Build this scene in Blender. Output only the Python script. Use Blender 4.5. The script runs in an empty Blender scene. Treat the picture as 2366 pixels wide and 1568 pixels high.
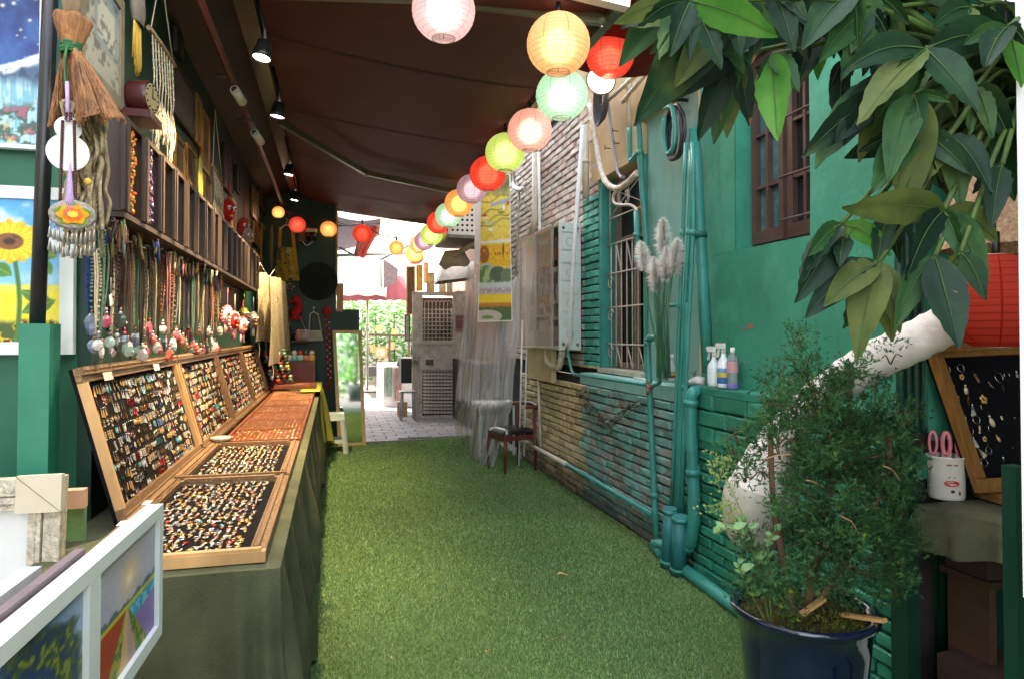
import bpy, math, random
import numpy as np
from mathutils import Vector, Matrix, Euler, noise as mnoise
R = random.Random(7)
NR = np.random.default_rng(11)
rad = math.radians
SC = bpy.context.scene
COL = SC.collection
# ------------------------------------------------------------------ camera
FPX, THETA, PITCH, CAMZ = 1577.0, rad(14.7), rad(1.2), 1.40
HORIZ = 772.0
YC = HORIZ - FPX * math.tan(PITCH)
cd = bpy.data.cameras.new('camera'); cam = bpy.data.objects.new('camera', cd); COL.objects.link(cam)
cam.location = (0, 0, CAMZ); cam.rotation_euler = (math.pi/2 + PITCH, 0, -THETA)
cd.sensor_width = 36; cd.lens = FPX/2366*36; cd.shift_y = (YC-784)/2366
cd.clip_start = .05; cd.clip_end = 500
SC.camera = cam
# ------------------------------------------------------------------ world, sun, exposure
SUN_DIR = Vector((-.50, .42, .76)).normalized()
w = bpy.data.worlds.new('World'); SC.world = w; w.use_nodes = True
sky = w.node_tree.nodes.new('ShaderNodeTexSky'); sky.sky_type = 'NISHITA'; sky.sun_disc = False
sky.sun_elevation = math.asin(SUN_DIR.z); sky.sun_rotation = math.atan2(SUN_DIR.x, SUN_DIR.y)
sky.air_density = 1.0; sky.dust_density = 3.0; sky.ozone_density = .8
bg = w.node_tree.nodes['Background']; bg.inputs[1].default_value = 0.15
hs = w.node_tree.nodes.new('ShaderNodeHueSaturation'); hs.inputs['Saturation'].default_value = .45   # thin cloud: a whiter sky
w.node_tree.links.new(sky.outputs[0], hs.inputs['Color']); w.node_tree.links.new(hs.outputs[0], bg.inputs[0])
sl = bpy.data.lights.new('sun', 'SUN'); sl.energy = 4.0; sl.angle = rad(2); sl.color = (1, .95, .86)
so = bpy.data.objects.new('sun', sl); COL.objects.link(so); so.rotation_euler = SUN_DIR.to_track_quat('Z', 'Y').to_euler()
so.location = (0, 0, 20)
SC.view_settings.view_transform = 'Standard'; SC.view_settings.look = 'None'
SC.view_settings.gamma = 1; SC.view_settings.use_curve_mapping = False
SC.view_settings.exposure = 3.45
SC.render.engine = 'CYCLES'
SC.cycles.use_denoising = True
SC.cycles.max_bounces = 8; SC.cycles.diffuse_bounces = 4; SC.cycles.glossy_bounces = 3
SC.cycles.transmission_bounces = 6; SC.cycles.transparent_max_bounces = 16
SC.cycles.sample_clamp_indirect = 6; SC.cycles.caustics_reflective = False; SC.cycles.caustics_refractive = False
# ------------------------------------------------------------------ photo geometry -> metres
CAMM = cam.rotation_euler.to_matrix()
CP = Vector((0, 0, CAMZ))
def ray(x, y): return CAMM @ Vector(((x-1183)/FPX, -(y-YC)/FPX, -1))
def atd(x, y, d): return CP + ray(x, y)*d
def onX(x, y, X): r = ray(x, y); return CP + r*(X/r.x)
def onY(x, y, Y): r = ray(x, y); return CP + r*(Y/r.y)
def onZ(x, y, z): r = ray(x, y); return CP + r*((z-CAMZ)/r.z)
# ------------------------------------------------------------------ materials
def lin(c):
    c = np.asarray(c, float)/255.0
    return tuple(np.where(c <= .04045, c/12.92, ((c+.055)/1.055)**2.4))
MATS = {}
def N(nt, t, **k):
    n = nt.nodes.new('ShaderNode'+t)
    for a, b in k.items(): setattr(n, a, b)
    return n
def mix(nt, f, a, b, bt='MIX'):
    m = N(nt, 'Mix', data_type='RGBA', blend_type=bt); L = nt.links.new
    for i, v in ((0, f), (6, a), (7, b)):
        if isinstance(v, bpy.types.NodeSocket): L(v, m.inputs[i])
        else: m.inputs[i].default_value = v if i == 0 else (*v[:3], 1)
    return m.outputs[2]
def ramp(nt, f, lo, hi):
    m = N(nt, 'MapRange'); m.inputs[1].default_value = lo; m.inputs[2].default_value = hi
    nt.links.new(f, m.inputs[0]); return m.outputs[0]
def noise(nt, vec, scale, detail=3, rough=.6):
    n = N(nt, 'TexNoise'); n.inputs['Scale'].default_value = scale; n.inputs['Detail'].default_value = detail
    n.inputs['Roughness'].default_value = rough
    if vec is not None: nt.links.new(vec, n.inputs['Vector'])
    return n.outputs[0]
def mth(nt, op, a, b=None, c=None):
    m = N(nt, 'Math', operation=op)
    for i, v in enumerate((a, b, c)):
        if v is None: continue
        if isinstance(v, bpy.types.NodeSocket): nt.links.new(v, m.inputs[i])
        else: m.inputs[i].default_value = v
    return m.outputs[0]
def base(name):
    m = bpy.data.materials.new(name); m.use_nodes = True
    nt = m.node_tree; b = nt.nodes['Principled BSDF']
    return m, nt, b
def mat(name, col=(.5,.5,.5), rough=.6, metal=0, var=.18, scale=9, bump=.0, bscale=40, attr=False, orand=0., coat=0, wear=None, wearamt=.5, space='pos', spec=.5, stretch=None, drips=0):
    """principled surface with mottled colour, grain and optional worn patches; attr: colour comes from the mesh"""
    if name in MATS: return MATS[name]
    m, nt, b = base(name); L = nt.links.new
    geo = N(nt, 'NewGeometry'); vec = geo.outputs['Position']
    if space == 'obj': vec = N(nt, 'TexCoord').outputs['Object']
    if stretch:
        mp = N(nt, 'Mapping'); mp.inputs['Scale'].default_value = stretch; L(vec, mp.inputs[0]); vec = mp.outputs[0]
    if attr:
        a = N(nt, 'Attribute', attribute_name='Col'); c = a.outputs['Color']
    else:
        c = N(nt, 'RGB'); c.outputs[0].default_value = (*col, 1); c = c.outputs[0]
    if var:
        n = noise(nt, vec, scale); f = ramp(nt, n, .3, .7)
        v = mth(nt, 'MULTIPLY_ADD', f, 2*var, 1-var)
        if orand:
            oi = N(nt, 'ObjectInfo'); v = mth(nt, 'MULTIPLY', v, mth(nt, 'MULTIPLY_ADD', oi.outputs['Random'], 2*orand, 1-orand))
        mm = N(nt, 'VectorMath', operation='SCALE'); L(c, mm.inputs[0]); L(v, mm.inputs['Scale']); c = mm.outputs[0]
    if wear:
        n2 = noise(nt, vec, scale*.8, 6, .7); f2 = ramp(nt, n2, 1-wearamt-.06, 1-wearamt+.06)
        c = mix(nt, f2, c, wear)
    if drips:
        mp = N(nt, 'Mapping'); mp.inputs['Scale'].default_value = (1, 1, .12); L(vec, mp.inputs[0])
        dn = noise(nt, mp.outputs[0], 9, 5, .7); c = mix(nt, mth(nt, 'MULTIPLY', ramp(nt, dn, .56, .74), drips), c, lin((52, 62, 52)))
        sp_ = noise(nt, vec, 55, 2); c = mix(nt, mth(nt, 'MULTIPLY', ramp(nt, sp_, .74, .78), .6), c, lin((150, 160, 146)))
    L(c, b.inputs['Base Color'])
    b.inputs['Roughness'].default_value = rough; b.inputs['Metallic'].default_value = metal
    b.inputs['Coat Weight'].default_value = coat; b.inputs['Specular IOR Level'].default_value = spec
    if bump:
        n3 = noise(nt, vec, bscale, 4); bp = N(nt, 'Bump'); bp.inputs['Strength'].default_value = bump; bp.inputs['Distance'].default_value = .01
        L(n3, bp.inputs['Height']); L(bp.outputs[0], b.inputs['Normal'])
    MATS[name] = m; return m
def glassy(name, col, alpha_mix=.7, rough=.08):
    """thin clear sheet: mostly see-through with a glossy skin"""
    if name in MATS: return MATS[name]
    m, nt, b = base(name); L = nt.links.new
    b.inputs['Base Color'].default_value = (*col, 1); b.inputs['Roughness'].default_value = rough
    t = N(nt, 'BsdfTransparent'); t.inputs[0].default_value = (min(1, col[0]*1.1+.25), min(1, col[1]*1.1+.25), min(1, col[2]*1.1+.25), 1)
    mx = N(nt, 'MixShader'); mx.inputs[0].default_value = 1-alpha_mix
    L(t.outputs[0], mx.inputs[1]); L(b.outputs[0], mx.inputs[2]); L(mx.outputs[0], nt.nodes['Material Output'].inputs[0])
    MATS[name] = m; return m
def emit(name, col, s):
    if name in MATS: return MATS[name]
    m, nt, b = base(name)
    b.inputs['Base Color'].default_value = (*col, 1); b.inputs['Emission Color'].default_value = (*col, 1); b.inputs['Emission Strength'].default_value = s
    MATS[name] = m; return m
def leafmat(name, col, col2, rough=.4, trans=.25, attr=False, spots=False):
    if name in MATS: return MATS[name]
    m, nt, b = base(name); L = nt.links.new
    geo = N(nt, 'NewGeometry'); f = ramp(nt, noise(nt, geo.outputs['Position'], 14), .35, .65)
    c = mix(nt, f, col, col2)
    if attr:
        a = N(nt, 'Attribute', attribute_name='Col'); c = mix(nt, 1.0, c, a.outputs['Color'], 'MULTIPLY')
    if spots:
        c = mix(nt, mth(nt, 'MULTIPLY', ramp(nt, noise(nt, geo.outputs['Position'], 60, 3), .70, .75), .8), c, lin((150, 130, 80)))
        c = mix(nt, mth(nt, 'MULTIPLY', ramp(nt, noise(nt, geo.outputs['Position'], 7, 4), .55, .75), .5), c, lin((96, 112, 60)))
    L(c, b.inputs['Base Color']); b.inputs['Roughness'].default_value = rough; b.inputs['Specular IOR Level'].default_value = .25
    t = N(nt, 'BsdfTranslucent'); L(c, t.inputs[0]); mx = N(nt, 'MixShader'); mx.inputs[0].default_value = trans
    L(b.outputs[0], mx.inputs[1]); L(t.outputs[0], mx.inputs[2]); L(mx.outputs[0], nt.nodes['Material Output'].inputs[0])
    MATS[name] = m; return m
# ------------------------------------------------------------------ mesh builder
class MB:
    def __init__(s): s.v = []; s.f = []; s.c = []; s.m = []; s.s = []; s.col = (1, 1, 1); s.mi = 0
    def add(s, vs, fs, smooth=False, cols=None):
        o = len(s.v); s.v += [tuple(v) for v in vs]
        s.c += [s.col]*len(vs) if cols is None else [tuple(c) for c in cols]
        for f in fs: s.f.append(tuple(i+o for i in f)); s.m.append(s.mi); s.s.append(smooth)
        return s
    def box(s, c, d, M=None, top=1.0):
        c = Vector(c); vs = []
        for z in (-.5, .5):
            k = top if z > 0 else 1
            for x, y in ((-.5, -.5), (.5, -.5), (.5, .5), (-.5, .5)):
                p = Vector((x*d[0]*k, y*d[1]*k, z*d[2])); vs.append(c + (M @ p if M else p))
        return s.add(vs, [(3,2,1,0),(4,5,6,7),(0,1,5,4),(1,2,6,5),(2,3,7,6),(3,0,4,7)])
    def bb(s, a, b): return s.box(((a[0]+b[0])/2, (a[1]+b[1])/2, (a[2]+b[2])/2), (abs(b[0]-a[0]), abs(b[1]-a[1]), abs(b[2]-a[2])))
    def quad(s, a, b, c, d): return s.add([a, b, c, d], [(0,1,2,3)])
    def slab(s, a, b, c, d, t):
        """four corners in order, thickened by vector t"""
        t = Vector(t); P = [Vector(p) for p in (a, b, c, d)]
        return s.add(P+[p+t for p in P], [(0,1,2,3),(7,6,5,4),(1,0,4,5),(2,1,5,6),(3,2,6,7),(0,3,7,4)])
    def bar(s, a, b, w, h=None, up=(0,0,1)):
        a = Vector(a); b = Vector(b); h = h or w; d = (b-a); 
        if d.length < 1e-6: return s
        d.normalize(); u = Vector(up)
        if abs(d.dot(u)) > .99: u = Vector((0, 1, 0))
        x = d.cross(u).normalized(); y = x.cross(d)
        vs = [p + x*i*w/2 + y*j*h/2 for p in (a, b) for i, j in ((-1,-1),(1,-1),(1,1),(-1,1))]
        return s.add(vs, [(3,2,1,0),(4,5,6,7),(0,1,5,4),(1,2,6,5),(2,3,7,6),(3,0,4,7)])
    def tube(s, pts, r, n=8, caps=True, smooth=True):
        P = [Vector(p) for p in pts]; k = len(P); rs = r if hasattr(r, '__len__') else [r]*k
        t0 = (P[1]-P[0]).normalized(); u = t0.orthogonal().normalized(); vs = []
        for i, p in enumerate(P):
            t = (P[min(i+1, k-1)]-P[max(i-1, 0)]); t = t.normalized() if t.length > 1e-9 else t0
            u = (u - t*u.dot(t)); u = u.normalized() if u.length > 1e-6 else t.orthogonal().normalized(); v = t.cross(u)
            for j in range(n):
                a = 2*math.pi*j/n; vs.append(p + (u*math.cos(a)+v*math.sin(a))*rs[i])
        fs = [(i*n+j, i*n+(j+1)%n, (i+1)*n+(j+1)%n, (i+1)*n+j) for i in range(k-1) for j in range(n)]
        s.add(vs, fs, smooth)
        if caps: s.f.append(tuple(len(s.v)-len(vs)+j for j in range(n))[::-1]); s.m.append(s.mi); s.s.append(False); s.f.append(tuple(len(s.v)-n+j for j in range(n))); s.m.append(s.mi); s.s.append(False)
        return s
    def lathe(s, prof, n=16, M=None, smooth=True, rf=None):
        M = M or Matrix(); vs = []
        for r, z in prof:
            for j in range(n):
                a = 2*math.pi*j/n; q = r*(rf(a, z) if rf else 1); vs.append(M @ Vector((q*math.cos(a), q*math.sin(a), z)))
        fs = [(i*n+j, i*n+(j+1)%n, (i+1)*n+(j+1)%n, (i+1)*n+j) for i in range(len(prof)-1) for j in range(n)]
        return s.add(vs, fs, smooth)
    def ball(s, c, r, n=8, m=5, sc=(1,1,1)):
        M = Matrix.Translation(Vector(c)) @ Matrix.Diagonal((*sc, 1))
        return s.lathe([(max(1e-4, r*math.sin(math.pi*i/m)), -r*math.cos(math.pi*i/m)) for i in range(m+1)], n, M)
    def disc(s, c, r, nrm, n=14):
        q = Vector(nrm).to_track_quat('Z', 'Y'); c = Vector(c)
        return s.add([c + q @ Vector((r*math.cos(2*math.pi*j/n), r*math.sin(2*math.pi*j/n), 0)) for j in range(n)], [tuple(range(n))])
    def torus(s, c, R_, r, nrm, n=20, k=6):
        q = Vector(nrm).to_track_quat('Z', 'Y'); c = Vector(c); vs = []
        for i in range(n):
            a = 2*math.pi*i/n
            for j in range(k):
                b = 2*math.pi*j/k; vs.append(c + q @ Vector(((R_+r*math.cos(b))*math.cos(a), (R_+r*math.cos(b))*math.sin(a), r*math.sin(b))))
        return s.add(vs, [(i*k+j, ((i+1)%n)*k+j, ((i+1)%n)*k+(j+1)%k, i*k+(j+1)%k) for i in range(n) for j in range(k)], True)
    def grid(s, fn, nu, nv, smooth=True, cfn=None):
        vs = [fn(i/nu, j/nv) for j in range(nv+1) for i in range(nu+1)]
        cols = [cfn(i/nu, j/nv) for j in range(nv+1) for i in range(nu+1)] if cfn else None
        return s.add(vs, [(j*(nu+1)+i, j*(nu+1)+i+1, (j+1)*(nu+1)+i+1, (j+1)*(nu+1)+i) for j in range(nv) for i in range(nu)], smooth, cols)
    def mesh(s, name, mats, org=(0, 0, 0)):
        me = bpy.data.meshes.new(name); o = Vector(org)
        me.from_pydata([(v[0]-o[0], v[1]-o[1], v[2]-o[2]) for v in s.v], [], s.f)
        for m in (mats if isinstance(mats, (list, tuple)) else [mats]): me.materials.append(m)
        me.polygons.foreach_set('material_index', s.m); me.polygons.foreach_set('use_smooth', s.s)
        a = me.color_attributes.new('Col', 'FLOAT_COLOR', 'POINT')
        a.data.foreach_set('color', np.hstack([np.array(s.c, np.float32).reshape(-1, 3), np.ones((len(s.v), 1), np.float32)]).ravel())
        me.update(); return me
    def org(s):
        a = np.array(s.v); return Vector((*((a.min(0)+a.max(0))/2)[:2], a[:, 2].min()))
def link(name, me, parent=None, loc=(0, 0, 0)):
    o = bpy.data.objects.new(name, me); COL.objects.link(o); o.location = loc
    if parent: o.parent = parent
    return o
WORLD = {}
def part(parent, name, mb, m, kind=None, label=None):
    """mesh given in world coordinates, hung on its thing (or part)"""
    w0 = WORLD[parent.name]; o = link(name, mb.mesh(name, m, w0), parent); WORLD[o.name] = w0
    if kind: o['kind'] = kind
    if label: o['label'] = label
    return o
def thing(name, label, cat, loc, group=None):
    o = link(name, None, None, loc); o['label'] = label; o['category'] = cat; o.empty_display_size = .05
    if group: o['group'] = group
    WORLD[o.name] = Vector(loc); return o
def single(name, label, cat, mb, m, group=None, kind=None):
    g = mb.org(); o = link(name, mb.mesh(name, m, g), None, g); WORLD[o.name] = g
    if label: o['label'] = label; o['category'] = cat
    if group: o['group'] = group
    if kind: o['kind'] = kind
    return o
def struct(name, mb, m):
    return single(name, None, None, mb, m, None, 'structure')
def dup(root, loc, label=None, rz=None):
    def cp(o, par):
        c = o.copy(); COL.objects.link(c)
        if par: c.parent = par
        for ch in list(o.children): cp(ch, c)
        return c
    c = cp(root, None); c.location = loc
    if label: c['label'] = label
    if rz is not None: c.rotation_euler.z = rz
    return c
ORD = 'first second third fourth fifth sixth seventh eighth ninth tenth eleventh twelfth thirteenth fourteenth fifteenth sixteenth seventeenth eighteenth nineteenth twentieth'.split()
TEN = ['', '', 'twenty', 'thirty', 'forty', 'fifty', 'sixty']
def ordn(i):
    if i < 20: return ORD[i]
    t, u = divmod(i+1, 10)
    return (TEN[t]+'-'+ORD[u-1]) if u else {3:'thirtieth', 4:'fortieth', 5:'fiftieth', 6:'sixtieth'}[t]
V = Vector
def lerp(a, b, t): return a + (b-a)*t
def bez(P, n):
    """smooth curve through points"""
    P = [V(p) for p in P]; out = []
    Q = [2*P[0]-P[1]] + P + [2*P[-1]-P[-2]]
    for i in range(len(P)-1):
        a, b, c, d = Q[i:i+4]
        for k in range(n):
            t = k/n; out.append(.5*((2*b)+(c-a)*t+(2*a-5*b+4*c-d)*t*t+(3*b-a-3*c+d)*t**3))
    return out+[P[-1]]
def vnoise(u, v, s, seed=0):
    g = np.random.default_rng(seed).random((64, 64)); x = (u*s) % 63; y = (v*s) % 63
    i = x.astype(int); j = y.astype(int); a = x-i; b = y-j; a = a*a*(3-2*a); b = b*b*(3-2*b)
    return (g[i, j]*(1-a)+g[i+1, j]*a)*(1-b)+(g[i, j+1]*(1-a)+g[i+1, j+1]*a)*b
def fbm(u, v, s, seed=0): return (vnoise(u, v, s, seed)+.5*vnoise(u, v, s*2.1, seed+1)+.25*vnoise(u, v, s*4.3, seed+2))/1.75
def canvas(mb, TL, TR, BL, BR, fn, nu, nv):
    """a picture as coloured cells: fn(u, v) -> sRGB 0..255"""
    U, Vv = np.meshgrid(np.linspace(0, 1, nu+1), np.linspace(0, 1, nv+1)); c = fn(U.ravel(), Vv.ravel())
    c = np.clip(c, 0, 255)/255; c = np.where(c <= .04045, c/12.92, ((c+.055)/1.055)**2.4)
    TL, TR, BL, BR = V(TL), V(TR), V(BL), V(BR)
    vs = [BL*(1-u)*(1-v)+BR*u*(1-v)+TL*(1-u)*v+TR*u*v for u, v in zip(U.ravel(), Vv.ravel())]
    mb.add(vs, [(j*(nu+1)+i, j*(nu+1)+i+1, (j+1)*(nu+1)+i+1, (j+1)*(nu+1)+i) for j in range(nv) for i in range(nu)], False, c)
class Pic:
    """small painter: start from a base, lay masks over it"""
    def __init__(s, u, v): s.u, s.v = u, v; s.c = np.zeros((len(u), 3))
    def put(s, mask, col): m = np.clip(mask, 0, 1)[:, None]; s.c = s.c*(1-m)+np.array(col, float)*m if np.ndim(col) == 1 else s.c*(1-m)+col*m
def st(x, w=.01): return np.clip(x/w+.5, 0, 1)
# ================================================================== materials used by many
GREEN = lin((28, 92, 72)); TEAL = lin((40, 132, 116))
vc = mat('painted', attr=True, rough=.55, var=.12, scale=30)
vc_matte = mat('cloth_coloured', attr=True, rough=.9, var=.2, scale=60, bump=.3, bscale=300, spec=.2)
vc_metal = mat('metal_coloured', attr=True, rough=.25, metal=1, var=.1, scale=60)
vc_gloss = mat('glossy_coloured', attr=True, rough=.12, var=.1, scale=60, coat=.5)
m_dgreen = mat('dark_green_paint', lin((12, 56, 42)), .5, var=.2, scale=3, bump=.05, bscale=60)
m_teal_plaster = mat('green_plaster', lin((56, 138, 112)), .55, var=.15, scale=2.2, bump=.3, bscale=25, wear=lin((70, 150, 124)), wearamt=.42, drips=.5)
m_teal_pipe = mat('teal_pipe_paint', lin((56, 136, 124)), .42, var=.16, scale=7, drips=.45, bump=.1, bscale=50, wear=lin((70, 150, 138)), wearamt=.22)
m_white_pipe = mat('white_pipe_paint', lin((205, 196, 176)), .5, var=.14, scale=8)
m_beige = mat('beige_render', lin((206, 176, 134)), .8, var=.1, scale=3, bump=.2, bscale=20, wear=lin((178, 142, 104)), wearamt=.3)
m_faded = mat('faded_teal_render', lin((124, 174, 166)), .7, var=.16, scale=2.2, bump=.4, bscale=24, drips=.5, wear=lin((150, 168, 150)), wearamt=.4, stretch=(1, 1, .45))
m_darkwood = mat('dark_brown_wood', lin((70, 48, 38)), .5, var=.3, scale=12, stretch=(1, .15, 1))
m_black = mat('black_metal', (.012, .012, .014), .35, var=.1)
m_white = mat('white_paint', (.74, .75, .73), .45, var=.05, scale=5)
m_wood = mat('pale_wood', lin((196, 152, 98)), .5, var=.2, scale=10, stretch=(1, 1, .2))
m_gold = mat('carved_gilt_frame', lin((128, 98, 66)), .4, metal=.35, var=.4, scale=70, bump=.7, bscale=120)
m_velvet = mat('black_velvet', (.006, .006, .007), .95, var=.2, spec=.1)
m_iron = mat('grey_galvanised', lin((150, 146, 138)), .4, metal=.7, var=.2, scale=14)
m_rust = mat('weathered_steel', lin((196, 184, 164)), .5, metal=.1, var=.25, scale=10, wear=lin((136, 112, 88)), wearamt=.3)
m_soil = mat('soil', lin((70, 44, 28)), .95, var=.5, scale=40, bump=.8, bscale=60)
# ================================================================== ground
def ground():
    m, nt, b = base('concrete_ground'); L = nt.links.new
    geo = N(nt, 'NewGeometry'); f = noise(nt, geo.outputs['Position'], 2.5, 6)
    L(mix(nt, f, lin((120, 112, 104)), lin((160, 152, 142))), b.inputs['Base Color']); b.inputs['Roughness'].default_value = .8
    mb = MB(); mb.quad((-60, -40, 0), (60, -40, 0), (60, 120, 0), (-60, 120, 0)); struct('ground', mb, m)
    # carpet: backing sheet and blades
    mc = mat('turf_backing', lin((66, 94, 50)), .95, var=.3, scale=30)
    edge = lambda x: 8.86 + .2*x
    mb = MB(); n = 24
    for i in range(n):
        x0 = -.8+2.86*i/n; x1 = -.8+2.86*(i+1)/n
        mb.add([(x0, .3, .006), (x1, .3, .006), (x1, edge(x1), .006), (x0, edge(x0), .006)], [(0, 1, 2, 3)])
    mb.bb((2.061, .3, .002), (3.2, 2.1, .006))
    o = struct('carpet_base', mb, mc)
    m, nt, b = base('turf_blades'); L = nt.links.new
    a = N(nt, 'Attribute', attribute_name='Col'); L(a.outputs['Color'], b.inputs['Base Color']); b.inputs['Roughness'].default_value = .5
    b.inputs['Specular IOR Level'].default_value = .35
    t = N(nt, 'BsdfTranslucent'); L(a.outputs['Color'], t.inputs[0]); mx = N(nt, 'MixShader'); mx.inputs[0].default_value = .2
    L(b.outputs[0], mx.inputs[1]); L(t.outputs[0], mx.inputs[2]); L(mx.outputs[0], nt.nodes['Material Output'].inputs[0])
    K = 420000
    Y = 2.2+6.9*NR.random(K)**1.7; X = -.4+2.46*NR.random(K); ok = (Y < 8.84+.2*X); X = X[ok]; Y = Y[ok]; K = len(X)
    d = np.clip(Y/4, .7, 2.4); a_ = NR.random(K)*6.283; wd = .0022*d; h = (.009+.007*NR.random(K))
    lx = NR.normal(0, .006, K); ly = NR.normal(0, .006, K)
    v = np.zeros((K, 3, 3), np.float32)
    v[:, 0] = np.stack([X-np.cos(a_)*wd, Y-np.sin(a_)*wd, np.full(K, .004)], 1)
    v[:, 1] = np.stack([X+np.cos(a_)*wd, Y+np.sin(a_)*wd, np.full(K, .004)], 1)
    v[:, 2] = np.stack([X+lx, Y+ly, .006+h], 1)
    pal = np.array([lin((106, 142, 78)), lin((138, 168, 98)), lin((184, 202, 146)), lin((70, 108, 62)), lin((154, 186, 120))])
    c = pal[NR.choice(5, K, p=[.3, .27, .1, .16, .17])]*(0.75+.5*NR.random((K, 1)))
    patch = fbm(X*.12+.2, Y*.1, 9, 3)[:, None]; c = c*(.72+.5*patch); trk = fbm(X*.5+3, Y*.09+1, 5, 17)[:, None]; c = c*(1-.18*np.clip((trk-.46)*5, 0, 1))+np.array(lin((120, 116, 84)))*.18*np.clip((trk-.46)*5, 0, 1)
    me = bpy.data.meshes.new('turf'); me.vertices.add(3*K); me.vertices.foreach_set('co', v.ravel())
    me.loops.add(3*K); me.loops.foreach_set('vertex_index', np.arange(3*K, dtype=np.int32))
    me.polygons.add(K); me.polygons.foreach_set('loop_start', np.arange(0, 3*K, 3, dtype=np.int32))
    ca = me.color_attributes.new('Col', 'FLOAT_COLOR', 'POINT')
    ca.data.foreach_set('color', np.repeat(np.hstack([c, np.ones((K, 1))]).astype(np.float32), 3, axis=0).ravel())
    me.materials.append(m); me.update(); me.validate()
    o = link('artificial_grass', me); o['kind'] = 'stuff'
    o['label'] = 'short green artificial grass covering the alley floor'
    # far pavement, pavers one by one
    mp = mat('grey_paver', lin((132, 126, 124)), .65, var=.2, scale=12, orand=.18, bump=.2)
    mb = MB(); mb.bb((-.9, 8.7, .001), (3.2, 17.2, .003)); pv = struct('pavement', mb, mat('paver_joint', lin((70, 66, 64)), .9))
    mb = MB(); hw, hh = .148, .098
    mb.add([(-hw, -hh, 0), (hw, -hh, 0), (hw, hh, 0), (-hw, hh, 0), (-hw+.005, -hh+.005, .012), (hw-.005, -hh+.005, .012), (hw-.005, hh-.005, .012), (-hw+.005, hh-.005, .012)],
           [(4, 5, 6, 7), (0, 1, 5, 4), (1, 2, 6, 5), (2, 3, 7, 6), (3, 0, 4, 7)])
    me = mb.mesh('paver', mp); k = 0
    for j in range(32):
        for i in range(9):
            x = .25+i*.30+(j % 2)*.15; y = 8.95+j*.2
            if y < 8.97+.2*x: continue
            if k >= 300: break
            o = link('paver', me, pv, V((x, y, .003+R.uniform(0, .003)))-WORLD[pv.name]); k += 1
            o.rotation_euler = (R.uniform(-.008, .008), R.uniform(-.008, .008), R.uniform(-.006, .006))
ground()
# ================================================================== bricks
def brick_mat():
    """lime-washed / teal-painted bricks: where each coat of paint ends is a place on the wall"""
    m, nt, b = base('painted_brick'); L = nt.links.new
    geo = N(nt, 'NewGeometry'); P = geo.outputs['Position']; sp = N(nt, 'SeparateXYZ'); L(P, sp.inputs[0])
    oi = N(nt, 'ObjectInfo'); rnd = oi.outputs['Random']
    nz = noise(nt, P, 5, 5, .7); nb = noise(nt, P, 26, 4, .7); nl = noise(nt, P, 1.6, 3)
    raw = mix(nt, rnd, lin((104, 74, 60)), lin((140, 112, 100)))
    white = mix(nt, nb, lin((176, 158, 146)), lin((218, 206, 194)))
    pinkf = mth(nt, 'GREATER_THAN', mth(nt, 'ADD', rnd, mth(nt, 'MULTIPLY', nl, .5)), 1.02)
    white = mix(nt, mth(nt, 'MULTIPLY', pinkf, .6), white, lin((150, 112, 98)))
    cream = mix(nt, nb, lin((164, 144, 108)), lin((214, 196, 150)))
    teal = mix(nt, nb, lin((80, 144, 136)), lin((138, 184, 174)))
    green = mix(nt, nb, lin((36, 118, 94)), lin((56, 142, 114)))
    y = mth(nt, 'MULTIPLY_ADD', nz, .5, sp.outputs['Y']); y = mth(nt, 'SUBTRACT', y, .25)
    low = mth(nt, 'LESS_THAN', sp.outputs['Z'], 1.13)
    # flaking of the teal coat
    fl = ramp(nt, mth(nt, 'ADD', nz, mth(nt, 'MULTIPLY', rnd, .16)), .575, .64)
    teal2 = mix(nt, mth(nt, 'MULTIPLY', fl, .75), teal, mix(nt, nb, lin((112, 100, 92)), lin((160, 134, 126))))
    lowc = mix(nt, ramp(nt, y, 5.38, 5.44), teal2, cream)
    lowc = mix(nt, ramp(nt, y, 3.66, 3.62), lowc, green)
    upc = mix(nt, mth(nt, 'MULTIPLY', ramp(nt, sp.outputs['Y'], 5.80, 5.78), mth(nt, 'LESS_THAN', sp.outputs['Z'], 2.6)), white, mix(nt, nb, lin((52, 138, 122)), lin((80, 166, 148))))
    c = mix(nt, low, upc, lowc)
    g = ramp(nt, mth(nt, 'MULTIPLY_ADD', nz, .35, sp.outputs['Z']), .50, .22)
    c = mix(nt, mth(nt, 'MULTIPLY', g, mth(nt, 'MULTIPLY', mth(nt, 'GREATER_THAN', sp.outputs['Y'], 3.6), .8)), c, lin((58, 52, 46)))
    ch = ramp(nt, nb, .66, .72); c = mix(nt, mth(nt, 'MULTIPLY', ch, .35), c, raw)
    v = mth(nt, 'MULTIPLY_ADD', rnd, .5, .74); s = N(nt, 'VectorMath', operation='SCALE'); L(c, s.inputs[0]); L(v, s.inputs['Scale'])
    L(s.outputs[0], b.inputs['Base Color']); b.inputs['Roughness'].default_value = .6
    bp = N(nt, 'Bump'); bp.inputs['Strength'].default_value = .5; bp.inputs['Distance'].default_value = .006; L(nb, bp.inputs['Height']); L(bp.outputs[0], b.inputs['Normal'])
    return m
m_brick = brick_mat()
m_mortar = mat('sooty_mortar', lin((40, 35, 31)), .95, var=.4, scale=20, bump=.5, bscale=50)
m_mortar_g = mat('mortar_green', lin((24, 56, 48)), .95, var=.4, scale=20, bump=.5, bscale=50)
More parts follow.
